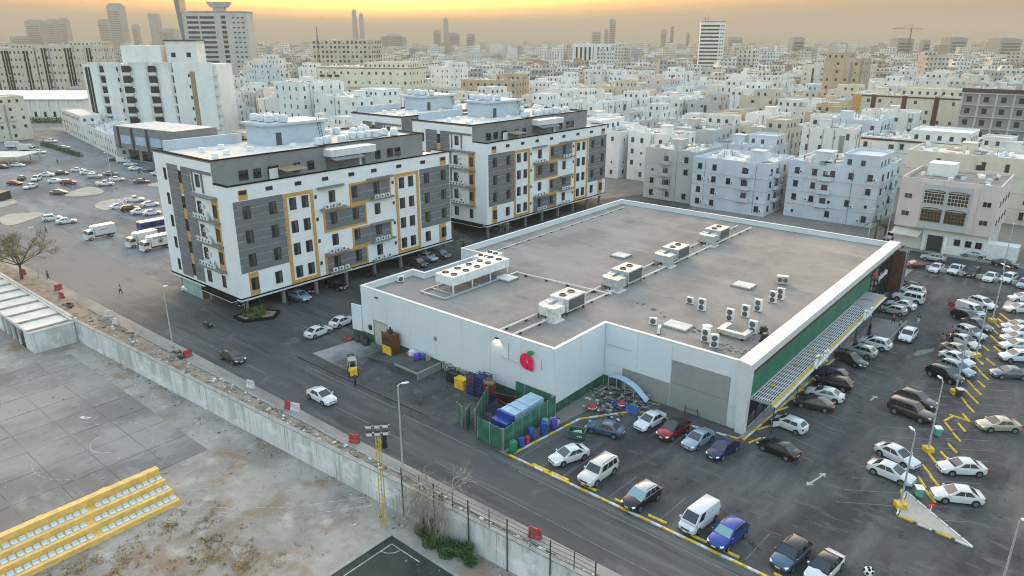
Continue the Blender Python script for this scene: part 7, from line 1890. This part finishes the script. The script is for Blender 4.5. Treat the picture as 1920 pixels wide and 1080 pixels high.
# shade roof, hedge, low wall at the left
sr = thing('shade_roof', 'pale flat shade roof over parked cars at the left edge', 'shade roof', (-304.34, 79.08)+(0,), YAW)
part('roof', MB().box(-14,-6,3.0,9,7,3.3), 'roof_pale', sr)
for x in (-13,-7,-1,5,8.5):
    for y in (-5.5,6.5): part('post', MB().box(x-.12,y-.12,0,x+.12,y+.12,3.0), 'galvanised', sr)
b = MB(); rng = random.Random(3)
he = [(-345.97, 104.65), (-299.44, 102.1)]
for i in range(26):
    u = i/25; c = (he[0][0]+(he[1][0]-he[0][0])*u, he[0][1]+(he[1][1]-he[0][1])*u, .8); leaf_cloud(b, c, (1.9,1.3,1.0), 90, .3, rng)
o = part('hedge', b, 'leaf_dark', None); tag(o, 'dark clipped hedge along the far street at the left', 'hedge')
b = MB()
for i in range(16):
    u = i/15; leaf_cloud(b, (-446+u*26-10, 124+u*22, 1.5), (3.2,2.4,1.8), 80, .5, rng)
o = part('hedge', b, 'leaf_dark', None); tag(o, 'shrubbery before the long white hall', 'shrubs')
single('red_billboard', MB().box(-7,-.4,7,7,.4,12).box(-5,-.2,0,-4.4,.2,7).box(4.4,-.2,0,5,.2,7), 'barrier_red', 'red billboard left of the curved hotel', 'billboard', (-445,196,0), YAW)
q = (-12.24, 172.17)
t = thing('tank_container', 'white box container behind the back street near the right edge', 'container', (q[0]-1.0,166.8,0)); part('body', MB().box(-3,0,.2,3,3.2,3.4), 'white_metal', t)
for i in range(8): part('rib', MB().box(-2.9+i*.78,-.08,.25,-2.6+i*.78,-.002,3.35), 'white_metal', t)
part('foot', MB().box(-2.8,.2,0,-2.4,3,.2).box(2.4,.2,0,2.8,3,.2), 'dark_metal', t)
lw = thing('lot_wall', 'low pale wall between the car park and the back street', 'wall')
for i in range(22): part('wall_bay', MB().box(-27+i*2.5,152.1,0,-24.55+i*2.5,152.4,.8), 'wall_cream', lw)

# --- procedural quarter: every house its own object
rng = random.Random(2024)
SECT = [(-.75,-.42,'beyond the curved hotel'),(-.42,-.22,'behind the stepped white house'),(-.22,-.02,'beyond the lemon block'),(-.02,.14,'beyond the second apartment block'),(.14,.34,'beyond the store roof'),(.34,.8,'beyond the pink building')]
DEP = [(0,270,'near rows'),(270,350,'middle rows'),(350,420,'far rows'),(420,900,'farthest rows')]
cnt = 0; HOUSES = []; FMAX = 620
walls_ = ['white']*8+['off-white']*6+['cream']*4+['beige']*2+['tan','pale pink','light grey','light grey','pale blue']
gx, gy = 20.0, 19.0
cells = []
for i in range(-56, 10):
    for j in range(6, 50):
        x, y = i*gx + (i//3)*4, j*gy + (j//2)*4 - 8
        v = Vector((x,y)); F = v.dot(FWD); lat = v.dot(RGT)/max(F,1)
        if not (205 < F < 620 and -.76 < lat < .76): continue
        cells.append((F,lat,x,y))
cells.sort()
for F,lat,x,y in cells:
    x += rng.uniform(-2,2); y += rng.uniform(-2,2)
    wx, wy = rng.uniform(12.5,18.5), rng.uniform(12,17.5)
    if any((x-a)**2+(y-b)**2 < (r+7)**2 for a,b,r in FOOT): continue
    if y < 172 and x > -430: continue
    if -160 < x < -80 and y < 190: continue
    if x < -300 and y < 190: continue
    if cnt >= 295: FMAX = F; break
    st = rng.choice((2,3,3,4,4,4,5)); 
    if x < -130 and F < 330: st = min(st,3)
    if rng.random() < .05 and F > 400: st += 3
    h = st*3.5+.9; wcol = rng.choice(walls_)
    sec = next(s[2] for s in SECT if s[0] <= lat < s[1]); dep = next(d[2] for d in DEP if d[0] <= F < d[1])
    l = '%s %s-storey house in %s %s' % (wcol, ('two','three','four','five','six','seven','eight')[min(st,8)-2], dep, sec)
    hb = block('city_house', l, 'house', x, y, wx, wy, h, rng.choice((0,0,0,R(8),R(-6))), wcol, st, False, rng.uniform(.8,1.3), rng.uniform(1.1,1.6), rng.uniform(2.6,4.6), 'houses of the hazy city', clutter=1.3, seed=cnt+7, skip=rng.uniform(.1,.4))
    HOUSES.append((hb, lat))
    cnt += 1
same = {}
for o, lat in HOUSES: same.setdefault(o['label'], []).append((lat, o))
for l, q in same.items():
    if len(q) > 1:
        for i, (lat, o) in enumerate(sorted(q, key=lambda e: e[0])): o['label'] = l + ', ' + nth(i+1) + ' from left'
# --- beyond that the city reads as one mass
far_keys = ['far_white','far_cream','far_beige','far_grey','far_tan']
def far_wall(name, c):
    m = bpy.data.materials.new(name); m.use_nodes = True; nt = m.node_tree; n = nt.nodes; l = nt.links; bs = n['Principled BSDF']; bs.inputs['Roughness'].default_value = .9
    geo = n.new('ShaderNodeNewGeometry'); sp = n.new('ShaderNodeSeparateXYZ'); l.new(geo.outputs['Position'], sp.inputs[0])
    def fr(sock, k, lo):
        a = n.new('ShaderNodeMath'); a.operation = 'MULTIPLY'; a.inputs[1].default_value = 1/k; l.new(sock, a.inputs[0])
        f = n.new('ShaderNodeMath'); f.operation = 'FRACT'; l.new(a.outputs[0], f.inputs[0])
        g = n.new('ShaderNodeMath'); g.operation = 'GREATER_THAN'; g.inputs[1].default_value = lo; l.new(f.outputs[0], g.inputs[0]); return g.outputs[0]
    ad = n.new('ShaderNodeMath'); ad.operation = 'ADD'; l.new(sp.outputs[0], ad.inputs[0]); l.new(sp.outputs[1], ad.inputs[1])
    u, z = fr(ad.outputs[0], 4.3, .62), fr(sp.outputs[2], 3.6, .55)
    up = n.new('ShaderNodeSeparateXYZ'); l.new(geo.outputs['Normal'], up.inputs[0])
    side = n.new('ShaderNodeMath'); side.operation = 'LESS_THAN'; side.inputs[1].default_value = .5; l.new(up.outputs[2], side.inputs[0])
    m1 = n.new('ShaderNodeMath'); m1.operation = 'MULTIPLY'; l.new(u, m1.inputs[0]); l.new(z, m1.inputs[1])
    m2 = n.new('ShaderNodeMath'); m2.operation = 'MULTIPLY'; l.new(m1.outputs[0], m2.inputs[0]); l.new(side.outputs[0], m2.inputs[1])
    nz = n.new('ShaderNodeTexNoise'); nz.inputs['Scale'].default_value = .05; l.new(geo.outputs['Position'], nz.inputs['Vector'])
    rp = n.new('ShaderNodeValToRGB'); rp.color_ramp.elements[0].position = .35; rp.color_ramp.elements[1].position = .65
    rp.color_ramp.elements[0].color = (*[v*.72 for v in c],1); rp.color_ramp.elements[1].color = (*c,1); l.new(nz.outputs[0], rp.inputs[0])
    mx = n.new('ShaderNodeMix'); mx.data_type = 'RGBA'; l.new(m2.outputs[0], mx.inputs['Factor']); l.new(rp.outputs[0], mx.inputs['A']); mx.inputs['B'].default_value = (.07,.07,.075,1)
    l.new(mx.outputs['Result'], bs.inputs['Base Color']); M[name] = m
for k_, c_ in zip(far_keys, ((.76,.76,.745),(.68,.63,.55),(.56,.51,.44),(.42,.42,.415),(.46,.37,.27))): far_wall(k_, c_)
b = MB(); rng = random.Random(99)
def far_house(b, x, y, w_, d_, h, rz, m, rich):
    c, s_ = cos(rz), sin(rz)
    T = lambda u, v, z: (x+u*c-v*s_, y+u*s_+v*c, z)
    b.obox((x,y,h/2),(w_,d_,h),rz,m)
    t = .9                                              # parapet ring
    for (u0,v0,u1,v1) in ((-w_/2,-d_/2,w_/2,-d_/2+.3),(-w_/2,d_/2-.3,w_/2,d_/2),(-w_/2,-d_/2+.3,-w_/2+.3,d_/2-.3),(w_/2-.3,-d_/2+.3,w_/2,d_/2-.3)):
        q = T((u0+u1)/2,(v0+v1)/2,h+t/2); b.obox(q,(u1-u0,v1-v0,t),rz,m)
    if rng.random() < .6:
        fw, fd = w_*rng.uniform(.3,.65), d_*rng.uniform(.35,.7); b.obox(T(rng.choice((-1,1))*(w_-fw)*.42,rng.choice((-1,1))*(d_-fd)*.42,h+1.6),(fw,fd,3.2),rz,m)
    for k in range(rng.randrange(3,9) if rich else 3):
        sz = rng.uniform(.7,1.8); b.obox(T(rng.uniform(-.42,.42)*w_,rng.uniform(-.42,.42)*d_,h+.6),(sz,sz*.8,rng.uniform(.8,1.6)),rz+rng.random(),rng.choice((0,0,3,5)))
    if not rich: return
    gap = rng.uniform(2.8,5.0); ww, wh = rng.uniform(.7,1.3), rng.uniform(.9,1.5); sk = rng.uniform(.15,.5); st = max(2,round(h/3.5)); sh = h/st
    for nx, ny, L, D in ((1,0,d_,w_/2),(0,-1,w_,d_/2),(-1,0,d_,w_/2)):
        gx_, gy_ = nx*c-ny*s_, nx*s_+ny*c
        if not facing(gx_, gy_, x, y): continue
        n = max(1,int(L/gap)); sp = L/n
        for s2 in range(st):
            for i in range(n):
                if rng.random() < sk: continue
                u = -L/2+(i+.5)*sp; z0 = s2*sh+sh*.33; k = .5 if rng.random() < .2 else 1.0
                pts = [T(nx*(D+.05)-ny*(u+du),ny*(D+.05)+nx*(u+du),z) for du,z in ((-ww*k/2,z0),(ww*k/2,z0),(ww*k/2,z0+wh*k),(-ww*k/2,z0+wh*k))]
                b.add(pts,[(0,1,2,3)],5)
        if rng.random() < .3:
            u = rng.uniform(-.35,.35)*L; b.add([T(nx*(D+.06)-ny*(u+du),ny*(D+.06)+nx*(u+du),z) for du,z in ((-.6,1),(.6,1),(.6,h-1),(-.6,h-1))],[(0,1,2,3)],rng.choice((3,4,5)))
F = FMAX - 6
while F < 5200:
    near_ = F < 1050
    step = 18.5 + max(0,F-500)*.011
    wmax = .80*F; u = -wmax + rng.uniform(0,15)
    while u < wmax:
        w_ = rng.uniform(11,19) + max(0,F-500)*.005
        p = FWD*(F+rng.uniform(-4,4)) + RGT*(u+w_/2)
        h = rng.choice((7.5,11,11,14.5,14.5,18,18)) + rng.uniform(-1,1)
        if rng.random() < .035: h = rng.uniform(22,34)
        if not any((p.x-a)**2+(p.y-c)**2 < (r+9)**2 for a,c,r in FOOT) and rng.random() < .95 and not (p.y < 190):
            m = rng.choice((0,0,0,0,0,1,1,2,3,4)); rz = YAW + R(rng.choice((0,0,-40,-40,-40,8,-25)))
            far_house(b, p.x, p.y, w_, rng.uniform(11,17), h, rz, m, near_)
        u += w_ + rng.choice((1,1.5,2,8)) + max(0,F-500)*.002
    F += step
stuff('distant_city', b, far_keys+['far_pane'], 'hazy mass of pale flat-roofed houses stretching to the horizon', 'city')
# far trees dotted between houses
b = MB()
for i in range(70):
    F = rng.uniform(230,600); u = rng.uniform(-.7,.7)*F; p = FWD*F+RGT*u
    if any((p.x-a)**2+(p.y-c)**2 < (r*.9)**2 for a,c,r in FOOT) or (p.y < 170): continue
    leaf_cloud(b, (p.x,p.y,3.5), (2.2,2.2,2.6), 60, .55, rng)
stuff('distant_greenery', b, 'leaf_dark', 'scattered dark tree crowns between the distant houses', 'trees')

# ================================================================ haze: one closed box of even, pale air round everything
hz = MB().box(-16100,-16100,-4.4,16100,20100,330)
m = bpy.data.materials.new('haze_air'); m.use_nodes = True
for n_ in list(m.node_tree.nodes):
    if n_.type != 'OUTPUT_MATERIAL': m.node_tree.nodes.remove(n_)
pv = m.node_tree.nodes.new('ShaderNodeVolumePrincipled')
pv.inputs['Color'].default_value = (.43,.42,.37,1)
pv.inputs['Density'].default_value = .00026
pv.inputs['Anisotropy'].default_value = .0
m.node_tree.links.new(pv.outputs[0], [n_ for n_ in m.node_tree.nodes if n_.type == 'OUTPUT_MATERIAL'][0].inputs['Volume'])
M['haze_air'] = m
o = part('haze', hz, 'haze_air', None); o['kind'] = 'stuff'; o['label'] = 'pale evening haze filling the air over the city'; o['category'] = 'haze'
